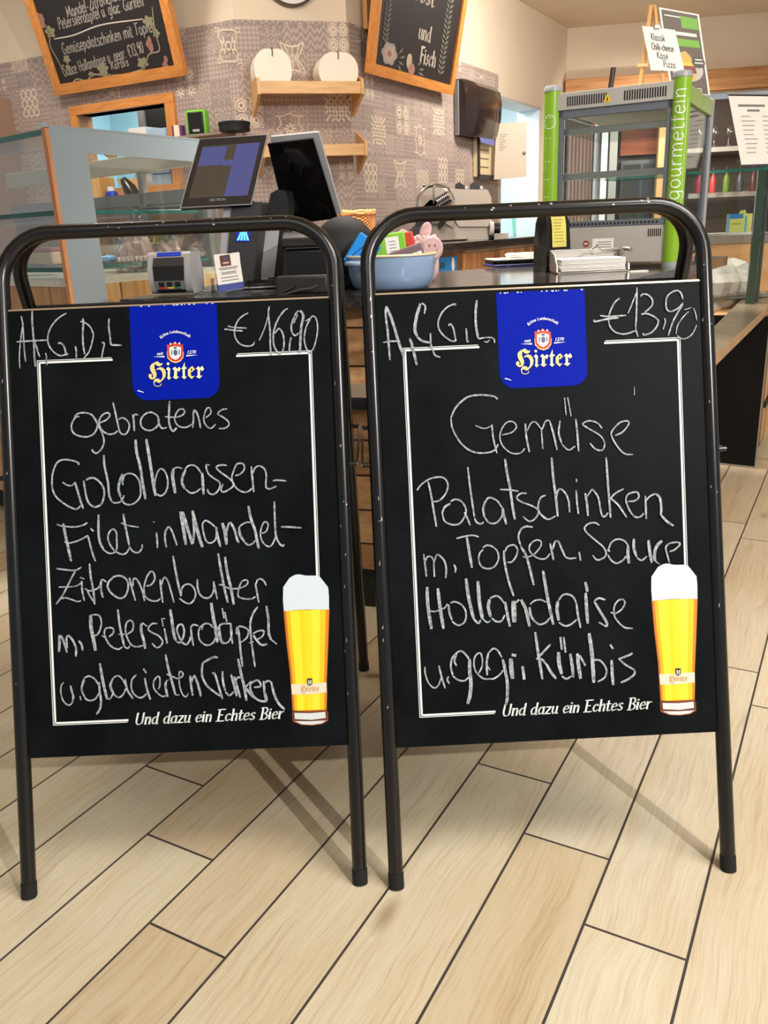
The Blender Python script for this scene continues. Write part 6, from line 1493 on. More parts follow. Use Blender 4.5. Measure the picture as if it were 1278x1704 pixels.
# leaning blackboards on the walls
def wall_board(fr, name, label, pBL, pBR, pTL, lean, off, hgt, fw, texts, flora):
    xL, zL = fr.px(*pBL, -off); xR, zR = fr.px(*pBR, -off)
    z = (zL+zR)/2; w = xR-xL
    r = wall_thing(name, label, 'blackboard', fr, xL, z, -off, 'framed wall blackboards')
    lx, ly = lean
    T = lambda u, v, o=0.: (u+lx*v, -ly*v-o*math.cos(ly), v*math.cos(math.asin(min(.99, ly)))-o*ly)
    nn = Vector((0, -1, -ly)).normalized()
    mb = MB(); mb.prism([T(.01, .01), T(w-.01, .01), T(w-.01, hgt), T(.01, hgt)], (0, 0, 0), -nn*.02, M('slate', (38, 33, 31), .55)); mb.build('slate', r, smooth=False); sl = r.children[-1]
    MB().prism([T(0, 0), T(w, 0), T(w, fw), T(0, fw)], nn*.02, -nn*.03, FRAMEW).build('frame_rail', r, bevel=.004)
    for u0, u1 in ((0, fw), (w-fw, w)): MB().prism([T(u0, fw), T(u1, fw), T(u1, hgt), T(u0, hgt)], nn*.02, -nn*.03, FRAMEV).build('frame_stile', r, bevel=.004)
    MB().prism([T(0, hgt), T(w, hgt), T(w, hgt+fw), T(0, hgt+fw)], nn*.02, -nn*.03, FRAMEW).build('frame_rail', r, bevel=.004)
    mb = MB(); texts(mb, lambda u, v: tuple(Vector(T(u, v))+nn*.002), w); mb.build('chalk_lettering', sl, smooth=False, bevel=-1)
    mb = MB(); flora(mb, lambda u, v, o=0.: tuple(Vector(T(u, v))+nn*(.0035+o)), w); mb.build('painted_flowers', sl, smooth=False, bevel=-1)
    # hanger behind
    MB().prism([T(w*.3, hgt*.85), T(w*.7, hgt*.85), T(w*.7, hgt*.9), T(w*.3, hgt*.9)], -nn*.03, (0, off+ly*hgt*.87, 0), MATTE).build('hanger', r, smooth=False)
    return r
DCH = M('dim_chalk', (150, 142, 134), .9); LEAF = M('leaf_chalk', (136, 132, 104), .9); ROSE = M('rose_chalk', (150, 108, 98), .9); VINE = M('vine_chalk', (150, 140, 116), .9); PALE = M('pale_chalk', (196, 184, 172), .9)
def leaf(mb, fn, c, sx, sy, a, m):
    P_ = []
    for k in range(25):
        q = 2*math.pi*k/25; rr = .55+.45*abs(math.cos(2.5*q)); P_.append((c[0]+sx*rr*math.cos(q+a), c[1]+sy*rr*math.sin(q+a)))
    mb.poly([fn(*p) for p in P_], m)
VL = .0041      # metres of board per drawn unit upwards
def stroke_text(mb, fn, t, m, u0, u1, v0, v1, cap, wd, slant=.1, jit=.0):
    wt, st = skeleton(t, .03); k = (u1-u0)/wt
    for s in st: ribbon(mb, [(u0+(a+slant*b)*k+random.uniform(-jit, jit), v0+(v1-v0)*(a/wt)+b*cap+random.uniform(-jit, jit)) for a, b in s], wd, m, fn, k=4, taper=False)
def txtL(mb, fn, w):
    for t, a, b, c, d, cap in (('Mandel-Zitronenbutter mit', .27, .86, 122, 136, 17), ('Petersilerdäpfel u. glac. Gurken', .185, .83, 107, 116, 18), ('Gemüsepalatschinken mit Topfen', .155, .87, 66, 76, 19), ('Sauce Hollandaise u. gegr. \u20ac13,90', .11, .75, 30, 46, 19), ('Kürbis', .48, .62, 28, 30, 13)):
        stroke_text(mb, fn, t, DCH, a*w, b*w, c*VL, d*VL, cap*VL, .009, .1, .002)
    ribbon(mb, [(.12*w, 94*VL), (.28*w, 94*VL), (.5*w, 101*VL), (.80*w, 97*VL)], .009, PALE, fn)
def florL(mb, fn, w):
    L = lambda P_: [(a*w, b*VL) for a, b in P_]
    ribbon(mb, L([(.14, 14), (.2, 22), (.27, 17), (.34, 25), (.44, 19), (.52, 18)]), .012, VINE, fn); ribbon(mb, L([(.115, 30), (.10, 58), (.075, 84), (.10, 104), (.075, 132)]), .010, VINE, fn)
    ribbon(mb, L([(.62, 18), (.72, 22), (.78, 42), (.86, 46), (.86, 76), (.88, 112)]), .010, VINE, fn)
    for x, y, s, a in ((.11, 106, 11, .3), (.17, 58, 8, .8), (.16, 44, 6, 1.4), (.42, 31, 12, .2), (.45, 17, 6, 1), (.32, 26, 6, .4), (.72, 30, 11, .9), (.83, 92, 10, .5), (.865, 72, 7, 1.2)): leaf(mb, fn, (x*w, y*VL), s*.0052, s*VL, a, LEAF)
    for x, y in ((.075, 128), (.80, 58), (.88, 24)):
        for i in range(8): mb.poly([fn(*p, .0004*i) for p in disc((x*w+random.uniform(-.02, .02), (y-2.6*i+8)*VL), .017, 8)], ROSE)
def frak(mb, fn, txt, u0, v0, uw, cap, m):
    wt, st = skeleton(txt, .05); k = uw/wt
    for q in st: nib(mb, [(u0+a*k, v0+b*cap) for a, b in q], m, fn, (k*.17, cap*.11), cap*.05)
VR = .0042
um = lambda f: f*7.2/(8.6-f*1.4)
def txtR(mb, fn, w):
    frak(mb, fn, 'Gemüse', .20*w, 190*VR, .40*w, 27*VR, PALE); frak(mb, fn, 'obst', .39*w, 137*VR, .24*w, 25*VR, PALE); frak(mb, fn, 'und', .487*w, 80*VR, .15*w, 25*VR, PALE); frak(mb, fn, 'Fisch', .536*w, 41*VR, .20*w, 27*VR, PALE)
def florR(mb, fn, w):
    X = lambda x: um(x/139)*w
    GL_ = M('leaf_grey', (112, 108, 98), .9)
    for i, rr in enumerate((12.5, 10, 7, 3.5)): mb.poly([fn(*p, .0004*i) for p in [(X(31+rr*(1+.1*math.cos(6*q+i))*math.cos(q)), (40*VR)+rr*1.45*VR*(1+.1*math.cos(6*q+i))*math.sin(q)) for q in np.linspace(0, 6.2, 24)]], (M('flower_grey', (146, 138, 134), .9), M('flower_ash', (164, 150, 142), .9), M('flower_peach', (186, 152, 134), .9), ROSE)[i])
    mb.poly([fn(*p) for p in [(X(64+4.5*math.cos(q)), (38+13*math.sin(q))*VR) for q in np.linspace(0, 6.1, 14)]], M('flower_cream', (176, 160, 134), .9)); mb.poly([fn(*p, .0004) for p in [(X(69+5.5*math.cos(q)), (26+10*math.sin(q))*VR) for q in np.linspace(0, 6.1, 14)]], M('rose_dim', (160, 118, 108), .9))
    for x, y, a in ((46, 44, .9), (48, 38, .4), (46, 32, -.2), (46, 28, -.8), (78, 34, .9), (80, 28, .3), (80, 24, -.2), (77, 20, -.8)):
        e = lambda d, t: (X(x+d*math.cos(a+t)*.8), (y+d*math.sin(a+t)*1.2)*VR)
        mb.poly([fn(*p) for p in [e(0, 0), e(7, .3), e(13, 0), e(7, -.3)]], GL_)
    for xx, y0, y1 in ((116, 32, 190), (22, 56, 190)):
        ribbon(mb, [(X(xx), y0*VR), (X(xx+1.5), (y0+y1)/2*VR), (X(xx), y1*VR)], .008, GL_, fn)
        for j in range(18):
            y = y0+(y1-y0)*j/18
            for sd in (-1, 1): mb.poly([fn(*p) for p in [(X(xx), y*VR), (X(xx+sd*4), (y+3.5)*VR), (X(xx+sd*5.5), (y+9.5)*VR), (X(xx+sd*1.5), (y+5.5)*VR)]], GL_)
wall_board(FL, 'framed_blackboard', 'framed blackboard with chalk menu above the servery opening, at upper left', (95, 157), (310, 126), None, (.18, .42), .09, 1.05, .075, txtL, florL)
wall_board(FRt, 'framed_blackboard', 'framed blackboard lettered und Fisch, right of the candle shelf', (612, 125), (751, 156), None, (-.22, .30), .09, 1.05, .075, txtR, florR)
# second wooden frame edge behind the right blackboard
x0, z0 = FRt.px(609, 48, -.03); x1, _ = FRt.px(640, 48, -.03)
r = wall_thing('wooden_board', 'plain wooden board edge behind the und Fisch blackboard', 'board', FRt, x0, z0); MB().bx(0, .35, -.045, -.007, 0, .5, BEECHV).build('board_body', r, bevel=.004)
# towel dispenser
x0, zt = FRt.px(772, 133, -.10); x1, zb = FRt.px(829, 232, -.10)
r = wall_thing('towel_dispenser', 'dark brown paper towel dispenser on the patterned wall', 'towel dispenser', FRt, x0, (zt+zb)/2)
w = x1-x0; h = abs(zt-zb)*1.06; DB = M('smoked_brown', (46, 34, 30), .16)
lvl = [(-.5, .12), (-.42, .14), (-.1, .17), (.2, .18), (.4, .16), (.5, .10)]
vs = []; fs = []
cols = [(0, .55), (.08, .9), (.3, 1.0), (.5, 1.03), (.7, 1.0), (.92, .9), (1, .55)]
for z, dpt in lvl:
    for u, k in cols: vs.append((w*u, -.04-(dpt-.04)*k, z*h))
for i in range(len(lvl)-1):
    for j in range(len(cols)-1): fs.append((i*7+j, i*7+j+1, (i+1)*7+j+1, (i+1)*7+j))
vs += [(0, -.01, -.5*h), (w, -.01, -.5*h), (0, -.01, .5*h), (w, -.01, .5*h)]; nb = 42
fs += [tuple(list(range(0, 7))+[nb+1, nb]), tuple(list(range(35, 42))+[nb+3, nb+2]), tuple([i*7 for i in range(6)]+[nb+2, nb]), tuple([i*7+6 for i in range(6)]+[nb+3, nb+1])]
MB().add(vs, fs, DB).build('cover', r)
MB().bx(-.02, w*.9, -.05, -.007, -.5*h, .48*h, GREY).build('back_plate', r, bevel=.004)
MB().prism([(w*.38, -.12, -.5*h), (w*.82, -.12, -.5*h), (w*.80, -.125, -.62*h), (w*.40, -.125, -.60*h)], (0, 0, 0), (0, .004, 0), M('paper_blue', (110, 118, 176), .8)).build('paper_towel', r, smooth=False)
# key cabinet with the door open
x0, zt = FRt.px(794, 228, -.05); x1, zb = FRt.px(824, 296, -.05)
r = wall_thing('key_cabinet', 'small wall cabinet with dark frame and its cream door swung open', 'cabinet', FRt, x0, zb)
w = x1-x0; h = zt-zb
MB().bx(0, w, -.05, -.007, 0, h, M('cabinet_ivory', (226, 206, 166), .6)).build('box', r, smooth=False)
mb = MB().bx(0, .03, -.07, -.05, 0, h, DGREY).bx(0, w, -.07, -.05, -.03, .02, DGREY); mb.build('dark_frame', r, smooth=False)
for k in range(3): MB().bx(.05, w*.6, -.056, -.05, h*(.25+.22*k), h*(.27+.22*k), INK).build('tray_edge', r, smooth=False)
hx = w*.62; fdo = Fr(FRt.W(x0+hx, -.07, 0), 0.0)
c4 = [fdo.px(*q) for q in ((826, 206), (877, 202), (876, 294), (822, 299))]
q0 = FRt.W(x0, 0, zb); inv = lambda p: (float((p-q0)@FRt.ex), float((p-q0)@FRt.ey), float(p[2]-q0[2]))
P4 = [inv(fdo.W(a, 0, b)) for a, b in c4]; nx = inv(fdo.W(0, .018, 0)); nz = inv(fdo.W(0, 0, 0)); off_ = Vector(nx)-Vector(nz)
MB().prism(P4, (0, 0, 0), off_, M('cabinet_door', (214, 198, 178), .55)).build('door', r, bevel=.002); dr = r.children[-1]
mb = MB(); Bq = lambda u, v: (Vector(P4[0])*(1-u)+Vector(P4[1])*u)*(1-v)+(Vector(P4[3])*(1-u)+Vector(P4[2])*u)*v - off_.normalized()*.002
for k in range(9): v = .2+.035*k; mb.poly([Bq(.12, v), Bq(.36-.05*(k % 3), v), Bq(.36-.05*(k % 3), v+.006), Bq(.12, v+.006)], INK)
mb.build('door_print', dr, smooth=False, bevel=-1)
MB().ball(Bq(.92, .56), .018, STEEL, 12, 8).build('latch', dr)
# ---------------------------------------------------------------- sill shelf with small things left of the register
xs, zs = FL.px(330, 229, -.05)
xe0 = FL.px(150, 229, -.05)[0]; xe1 = lenL-.02
r = wall_thing('sill_shelf', 'narrow beech ledge along the wall below the servery opening', 'shelf', FL, xe0, zs); MB().bx(0, xe1-xe0, -.24, -.066, -.018, 0, M('ledge_taupe', (150, 128, 116), .6)).build('ledge_board', r, bevel=.003)
for k in range(3): MB().prism([(.2+k*.5, -.20, -.018), (.2+k*.5, -.008, -.018), (.2+k*.5, -.008, -.12)], (0, 0, 0), (.025, 0, 0), BEECHV).build('ledge_bracket', r)
def sill(px_, y): return FL.W(FL.px(px_, 222, y)[0], y, zs)
p = sill(331, -.17); s = float(px_m(p))
r = thing('label_maker', 'black and lime green label maker on the ledge behind the glass', 'label maker', p, FL.yaw+.35)
MB().bx(-17*s, 17*s, -.04, .05, 0, 38*s, M('lime_case', (118, 196, 52), .35)).build('case', r, bevel=.012); MB().bx(-13*s, 13*s, -.052, -.04, 2*s, 34*s, BLACK).build('front', r, bevel=.006)
MB().bx(-6*s, 6*s, -.056, -.052, 4*s, 8*s, SILVER).build('badge', r, bevel=.002)
p = sill(298, -.17)
r = thing('small_carton', 'small cream and purple carton beside the label maker', 'carton', p, FL.yaw+.2)
MB().bx(-9*s, 9*s, -.03, .03, 0, 18*s, M('carton_purple', (116, 52, 118), .5)).build('box', r, bevel=.002); MB().bx(-5*s, 5*s, -.033, -.03, .5*s, 18.3*s, M('carton_cream', (236, 224, 196), .6)).build('band', r, smooth=False)
p = sill(391, -.15)
r = thing('black_tin', 'low round black lidded tin on the ledge above the register screen', 'tin', p, 0)
MB().lathe([(.001, 0), (25*s, 0), (25*s, 10*s), (26*s, 10*s), (26*s, 13*s), (24*s, 14*s), (.001, 14*s)], MATTE, seg=32).build('tin_body', r)
for i, (px_, y_, lb) in enumerate(((236, -.0, 'white paper roll lying left on the servery sill'), (255, -.01, 'pale blue folded cloth in the middle of the servery sill'), (273, -.0, 'pale blue folded cloth at the right end of the servery sill'))):
    p = FL.W(FL.px(px_, 222, .06)[0], .06, hz0)
    zz = FL.px(px_, 213, .06)[1]-hz0
    nm, ct = ('paper_roll', 'paper roll') if i == 0 else ('folded_cloth', 'cloth')
    t = thing(nm, lb, ct, p, FL.yaw, 'linen on the servery sill')
    if i == 0: MB().lathe([(.02, -.09), (.055, -.09), (.055, .09), (.02, .09)], WHITE, (0, 0, .055), axis='X', seg=24).bx(-.09, .09, -.05, .05, .11, max(.12, zz), WHITE).build('roll', t)
    else:
        mb = MB(); n = 5; hz = max(.1, zz)/n
        for k in range(n): mb.box((random.uniform(-.004, .004), 0, hz*(k+.5)), (.13, .09, hz*.92), M('cloth_blue', (170, 196, 216), .85), rz=random.uniform(-.03, .03))
        mb.build('folds', t, bevel=.006)
# ================================================================ glass food display at the left
PcY = 3.5; Pc = at_y(76, 208, PcY); ZD = float(Pc[2])
Eq = at_z(340, 233, ZD); Fq = at_z(0, 224, ZD)
De = (Eq-Pc); Le = float(np.hypot(*De[:2])); De = De/Le; Df = (Fq-Pc); Df = Df/float(np.hypot(*Df[:2]))
yE = math.atan2(De[1], De[0]); FE = Fr((Pc[0], Pc[1], 0), yE)
ds = thing('food_display', 'glass food display case with grey printed end panel and orange edge', 'display case', (Pc[0], Pc[1], 0), 0)
W3 = lambda e, f, z: (De[0]*e+Df[0]*f, De[1]*e+Df[1]*f, z)      # e along the end panel, f along the front
zb_ = FE.px(110, 520)[1]
zbase = FE.px(185, 459)[1]
ORANGE = wood('orange_edge', (206, 144, 96), (170, 104, 62), .8, .5, 2)
def dpan(e0, e1, f0, f1, z0, z1, m, nm, bev=0., par=ds): return MB().hexa([Vector(W3(e, f, z)) for e in (e0, e1) for f in (f0, f1) for z in (z0, z1)], m).build(nm, par, smooth=False, bevel=bev)
LF = 1.9
dpan(-.018, .0, -.016, .012, .12, ZD-.012, ORANGE, 'orange_edge', .002)  # orange of a reflection on the edge, painted as a wood strip
dpan(-.02, .004, -.018, .014, ZD-.012, ZD+.012, CHROME, 'corner_clamp', .003)
dpan(0, Le*1.05, -.004, .004, zb_-.4, ZD, GLASS, 'end_glass')
# grey printed band on the end glass
ex_ = lambda px_, py_: FE.px(px_, py_)
pts = [ex_(77, 206), ex_(340, 234), ex_(319, 269), ex_(143, 255), ex_(177, 510), ex_(122, 510)]
zlow = zb_-.4; xi = FE.px(177, 510)[0]
band = [(.0, ZD-.004), (Le, ZD-.004), (pts[2][0], pts[2][1]), (pts[3][0], pts[3][1]), (pts[3][0]+.002, zlow), (0, zlow)]
MB().prism([(De[0]*x-FE.ey[0]*.007, De[1]*x-FE.ey[1]*.007, z) for x, z in band], (0, 0, 0), tuple(FE.ey*.002), M('grey_print', (134, 146, 152), .25)).build('grey_band', ds, smooth=False)
dpan(-.0, Le, -.008, .008, ZD-.004, ZD+.002, M('panel_edge_glass', (140, 146, 148), .2), 'panel_top_edge')
# front and top glass, shelves
dpan(-.004, .004, .02, LF, zbase, ZD-.03, GLASS, 'front_glass'); 
for z_, e1 in ((ZD-.02, .30), (FE.px(88, 353)[1], .80), (FE.px(103, 449)[1], .84)):
    dpan(.012, e1, .02, LF, z_-.006, z_+.006, GLASS, 'glass_shelf'); sh = ds.children[-1]
    dpan(-.004, .012, .014, LF, z_-.011, z_+.008, TEAL, 'shelf_edge', .001, sh)
    if z_ < ZD-.1: dpan(.03, e1, .010, .02, z_-.008, z_+.006, TEAL, 'shelf_edge', .001, sh)
dpan(.0, .92, .02, LF, zbase-.03, zbase, M('display_deck', (206, 200, 186), .35, .2), 'deck')
DSW = wood('display_wood', (226, 182, 126), (196, 144, 90), .6, .5, 2, .13, (120, 84, 50))
dpan(.004, .92, .015, LF, .12, zbase-.03, DSW, 'wood_base'); dpan(.05, .90, .06, LF, 0, .12, MATTE, 'plinth')
# rear frame with sliding doors and lamp rail
dpan(.88, .92, .02, LF, ZD-.10, ZD-.02, M('rail_cream', (206, 196, 180), .5), 'lamp_rail', .003)
for f0 in (.03, .52, 1.05): dpan(.88, .915, f0, f0+.04, zbase, ZD-.10, M('door_frame_grey', (150, 146, 140), .35, .5), 'door_frame', .002)
dpan(.88, .91, .03, LF, ZD-.26, ZD-.20, M('door_frame_grey', (150, 146, 140), .35, .5), 'door_frame', .002)
dpan(.88, .91, .03, LF, zbase, zbase+.04, M('door_frame_grey', (150, 146, 140), .35, .5), 'door_frame', .002)
dpan(.895, .899, .07, LF, zbase+.04, ZD-.26, glass('smoked_glass', (196, 190, 182), .08), 'sliding_door')
# goods inside the display
zs2 = FE.px(103, 449)[1]+.006
def behind(px_, z, k):
    p = FE.W(FE.px(px_, 430, k)[0], k, z+.003); return (float(p[0]), float(p[1]), float(p[2]))
def inside(px_, py_, z): p = at_z(px_, py_, z); return (float(p[0]), float(p[1]), z+.003)
dpx = lambda p: float(px_m(p))
p = inside(72, 441, zs2); s = dpx(p)
r = thing('layer_cake', 'cream layer cake with a red jelly top in the left glass display', 'cake', p, yE-1.4)
MB().bx(-.10, .10, -.05, .05, 0, .055, M('sponge', (222, 190, 148), .8)).build('sponge', r, bevel=.008); MB().bx(-.10, .10, -.05, .05, .056, .074, M('jelly', (186, 96, 84), .25)).build('jelly_top', r, bevel=.006)
p = inside(38, 441, zs2)
o = MB().box((0, 0, .045), (.055, .004, .09), WHITE, rx=-.1).build('price_card', loc=(p[0], p[1]-.01, p[2]), rotz=.2); tag(o, 'blank white price card standing left of the layer cake', 'price card')
CELL = glass('cellophane', (248, 246, 246), .20)
def crumple(mb, c, sc, m, seed, amp=.28):
    rnd = random.Random(seed); vs = []; fs = []; A, B = 16, 9
    for i in range(B+1):
        for k in range(A):
            th = math.pi*i/B; ph = 2*math.pi*k/A; rr = 1+rnd.uniform(-amp, amp)
            vs.append((c[0]+sc[0]*rr*math.sin(th)*math.cos(ph), c[1]+sc[1]*rr*math.sin(th)*math.sin(ph), max(c[2]-sc[2]*.9, c[2]+sc[2]*rr*math.cos(th))))
    for i in range(B):
        for k in range(A): fs.append((i*A+k, i*A+(k+1) % A, (i+1)*A+(k+1) % A, (i+1)*A+k))
    mb.add(vs, fs, m)
for i, (px_, w_, h_, lb, cc) in enumerate(((238, .15, .12, 'cellophane wrapped tray peaked highest, behind the card terminal', (226, 196, 190)), (300, .13, .085, 'cellophane wrapped tray with a green garnish, in the display', (218, 190, 180)), (342, .10, .06, 'flat cellophane wrapped tray nearest the register column', (214, 188, 180)))):
    p = behind((230, 280, 332)[i], zs2, (.13, .16, .15)[i]); w_ *= 1.12; h_ *= 1.25
    r = thing('wrapped_tray', lb, 'food tray', p, yE-.9, 'wrapped trays in the display')
    mb = MB(); mb.bx(-w_/2, w_/2, -.06, .05, 0, .022, M('tray_pink', (214, 188, 190), .3))
    for k in range(9): mb.box((-w_/2+w_*(k+.5)/9, -.062, .011), (w_/9*.5, .006, .02), OFFWHITE)
    mb.build('plastic_tray', r, bevel=.003)
    mb = MB(); crumple(mb, (0, 0, .03), (w_*.42, .045, h_*.55), M('cold_cuts_'+str(i), cc, .5), 5+i, .2); mb.build('cold_cuts', r, smooth=False)
    mb = MB(); crumple(mb, (0, 0, .03), (w_*.54, .06, h_), CELL, 11+i, .3); mb.build('cellophane', r, smooth=False)
    if i == 1: mb = MB(); crumple(mb, (-.03, 0, .095), (.042, .03, .04), M('garnish_green', (120, 140, 40), .5), 40, .3); mb.build('garnish', r)
p = inside(182, 437, zs2); r = thing('blue_glove', 'crumpled pale blue glove lying in the display', 'glove', p, 0); mb = MB(); crumple(mb, (0, 0, .014), (.035, .02, .014), M('glove_blue', (130, 176, 220), .6), 3, .35); mb.build('glove_body', r)
p = behind(214, zs2, .34)
r = thing('steel_pot', 'small brushed steel pot at the back of the display', 'pot', p, 0); MB().lathe([(.001, 0), (.06, 0), (.062, .11), (.058, .11), (.056, .01), (.001, .006)], STEEL, seg=28).build('pot_body', r); MB().lathe([(.06, .108), (.066, .112), (.06, .116)], STEEL, seg=28).build('pot_rim', r)
zs1 = FE.px(88, 353)[1]+.006
p = inside(283, 371, zbase); zz = FE.px(283, 371)[1]
pp = behind(272, zs1, .16)
r = thing('tablet_tray', 'flat black tray with a light edge on the upper display shelf', 'tray', (pp[0], pp[1], zs1), yE-.6)
MB().bx(-.12, .12, -.05, .05, 0, .008, OFFWHITE).bx(-.10, .10, -.055, .045, .008, .024, BLACK).build('tray_body', r, bevel=.003)
q = FL.W(FL.px(189, 345, -.5)[0], -.5, 0)
zq = FL.px(189, 345, -.5)[1]; zq2 = FL.px(189, 310, -.5)[1]
# back cupboard behind the display carrying a blue spray can
bcx0 = FL.px(60, 345, -.6)[0]; bcx1 = FL.px(330, 345, -.6)[0]
r = wall_thing('back_cupboard', 'low brown cupboard along the wall behind the glass display', 'cupboard', FL, bcx0, 0); wv_ = bcx1-bcx0
MB().bx(0, wv_, -.62, -.01, .08, zq-.03, M('cupboard_taupe', (150, 134, 118), .5)).build('carcass', r, smooth=False); MB().bx(-.02, wv_+.02, -.64, -.01, zq-.03, zq, M('worktop_grey', (168, 162, 154), .35)).build('worktop', r, bevel=.003)
for k in range(3): MB().bx(.02+wv_/3*k, wv_/3*(k+1)-.02, -.64, -.62, .12, zq-.05, BEECHV).build('door', r, bevel=.003)
r = wall_thing('spray_can', 'blue spray can with a white cap behind the glass display', 'spray can', FL, FL.px(189, 345, -.5)[0], zq, -.5)
h_ = (zq2-zq); MB().lathe([(.001, 0), (.045, 0), (.045, h_*.7), (.03, h_*.78), (.001, h_*.78)], BLUEINK, seg=24).build('can_body', r); MB().lathe([(.03, h_*.76), (.03, h_*.98), (.001, h_)], WHITE, seg=20).build('cap', r)
r = wall_thing('storage_panel', 'tall brown cabinet door standing behind the grey display band', 'cabinet', FL, FL.px(158, 345, -.5)[0], zq, -.5)
MB().bx(-.10, .09, -.02, .15, 0, FL.px(158, 295, -.5)[1]-zq, BEECHV).build('panel', r, bevel=.004)
r = wall_thing('bottle_rack', 'dark bottle lying in a wooden rack behind the display glass', 'rack', FL, FL.px(226, 345, -.5)[0], zq+.003, -.5)
h2 = FL.px(226, 296, -.5)[1]-zq
MB().prism([(-.16, 0, h2), (-.08, 0, h2), (.08, 0, 0), (0, 0, 0)], (0, 0, 0), (0, .12, 0), BEECHV).build('slanted_board', r, bevel=.003)
MB().tube([(-.05, -.04, h2*.95), (.0, -.04, h2*.6), (.06, -.04, .02)], .04, M('bottle_dark', (44, 30, 24), .2), 14, radii=[.025, .05, .05]).build('bottle', r)
# ================================================================ right side: table with glass case, back bar, sheets
ZS = .84
sl = [(1.0, 2.627), (2.5, 5.282), (1.75, 5.60), (1.28, 4.0), (.72, 2.83)]
el = np.array([.774, 1.37]); el /= np.hypot(*el); nl = np.array([-el[1], el[0]])
LAM = wood('laminate', (140, 126, 104), (112, 100, 82), .5, .3, 1)
tb = thing('serving_table', 'grey brown laminate serving ledge with a black side panel at right', 'table', (1.3, 3.1, 0))
lt = lambda p, z=0: (p[0]-1.3, p[1]-3.1, z)
E0 = np.array([.95, 2.54])+el*.45; E1 = E0+el*2.75
MB().prism([lt(E0), lt(E1), lt(E1+nl*.20), lt(E0+nl*.10+el*.1)], (0, 0, ZS-.04), (0, 0, ZS), LAM).build('ledge_top', tb, smooth=False)
MB().prism([lt(E0-nl*.0006), lt(E1-nl*.0006), lt(E1+nl*.001), lt(E0+nl*.001)], (0, 0, ZS-.0405), (0, 0, ZS-.0005), wood('ledge_edge', (176, 142, 104), (146, 112, 78), .6, .4, 1)).build('edge_band', tb, smooth=False)
Af = np.array([1.998, 4.347])
MB().prism([lt(Af), lt(Af+np.array([-.82, .57])*.62), lt(Af+np.array([-.82, .57])*.62+el*.03), lt(Af+el*.03)], (0, 0, .012), (0, 0, ZS-.04), M('panel_black', (8, 7, 7), .6, spec=.2)).build('side_panel', tb, smooth=False); sp0 = tb.children[-1]
MB().prism([lt(Af-nl*.004), lt(Af+np.array([-.82, .57])*.62), lt(Af+np.array([-.82, .57])*.62+el*.04), lt(Af+el*.04-nl*.004)], (0, 0, 0), (0, 0, .012), STEEL).build('foot_strip', sp0, smooth=False)
MB().prism([lt(Af-nl*.006), lt(Af-nl*.006+el*.03), lt(Af+el*.03), lt(Af)], (0, 0, .012), (0, 0, ZS-.04), STEEL).build('edge_trim', sp0, smooth=False)
# next cabinet along
c0 = Af+el*.16
r = thing('wood_cabinet', 'light wood cabinet front beyond the black panel at the right edge', 'cabinet', (c0[0], c0[1], 0), math.atan2(el[1], el[0]))
MB().bx(0, .6, .0, .3, .1, ZS-.05, DSW).build('cabinet_front', r, smooth=False); MB().bx(0, .6, .03, .3, 0, .1, MATTE).build('plinth', r, smooth=False); MB().bx(0.0, .6, -.012, 0, .30, .33, MATTE).build('black_strip', r, smooth=False)  # front, plinth and a black strip across the front
# glass case standing on the ledge
gp = at_z(1255, 506, ZS); gz = float(at_y(1266, 282, gp[1])[2])
r = thing('glass_case', 'open glass counter case on the right ledge, with thick dark edges', 'glass case', (gp[0], gp[1], ZS), 0)
hg = gz-ZS; u1 = np.array([-.80, .60])*.62; u2 = el*.75
g3 = lambda a, c, z: (u1[0]*a+u2[0]*c, u1[1]*a+u2[1]*c, z)
GED = M('glass_edge_green', (52, 66, 56), .15)
mb = MB(); mb.prism([g3(0, 0, 0), (-.035, .02, 0), (-.03, .045, 0), (.012, .03, 0)], (0, 0, 0), (0, 0, hg), GED); mb.build('corner_upright', r, smooth=False)
mb = MB(); mb.prism([(.05, .09, 0), (.045, .10, 0), (.06, .115, 0), (.066, .10, 0)], (0, 0, 0), (0, 0, hg), GED); mb.build('rear_upright', r, smooth=False)
MB().prism([g3(0, .02, 0), g3(1.4, .02, 0), g3(1.4, .024, 0), g3(0, .024, 0)], (0, 0, 0), (0, 0, hg), GLASS).build('front_pane', r, smooth=False)
MB().prism([g3(0, .03, 0), g3(0, 1, 0), g3(.006, 1, 0), g3(.006, .03, 0)], (0, 0, 0), (0, 0, hg), GLASS).build('side_pane', r, smooth=False)
MB().prism([g3(-.02, .0, hg), g3(1.4, 0, hg), g3(1.4, .45, hg), g3(-.02, .45, hg)], (0, 0, 0), (0, 0, .01), GLASS).build('top_pane', r, smooth=False); MB().prism([g3(-.02, -.004, hg), g3(1.4, -.004, hg), g3(1.4, .002, hg), g3(-.02, .002, hg)], (0, 0, -.002), (0, 0, .012), TEAL).build('top_edge', r, smooth=False)
# bread tray wrapped in white paper inside the case
p = at_z(1222, 500, ZS); q = (float(p[0])-.02, float(p[1])+.12, ZS+.002)
r = thing('paper_tray', 'steel tray heaped with crumpled white paper inside the glass case', 'tray', q, .3)
MB().bx(-.26, .24, -.10, .16, 0, .02, STEEL).build('tray_metal', r, bevel=.004)
mb = MB(); crumple(mb, (-.02, .04, .07), (.27, .14, .15), M('tissue_white', (238, 230, 220), .8), 77, .12); mb.build('crumpled_paper', r, smooth=False)
mb = MB(); 
for k in range(22): mb.box((-.22+.02*k, -.105, .030), (.012, .012, .012), M('lace_brown', (176, 156, 140), .8), rz=.78)
mb.build('lace_edge', r, smooth=False)
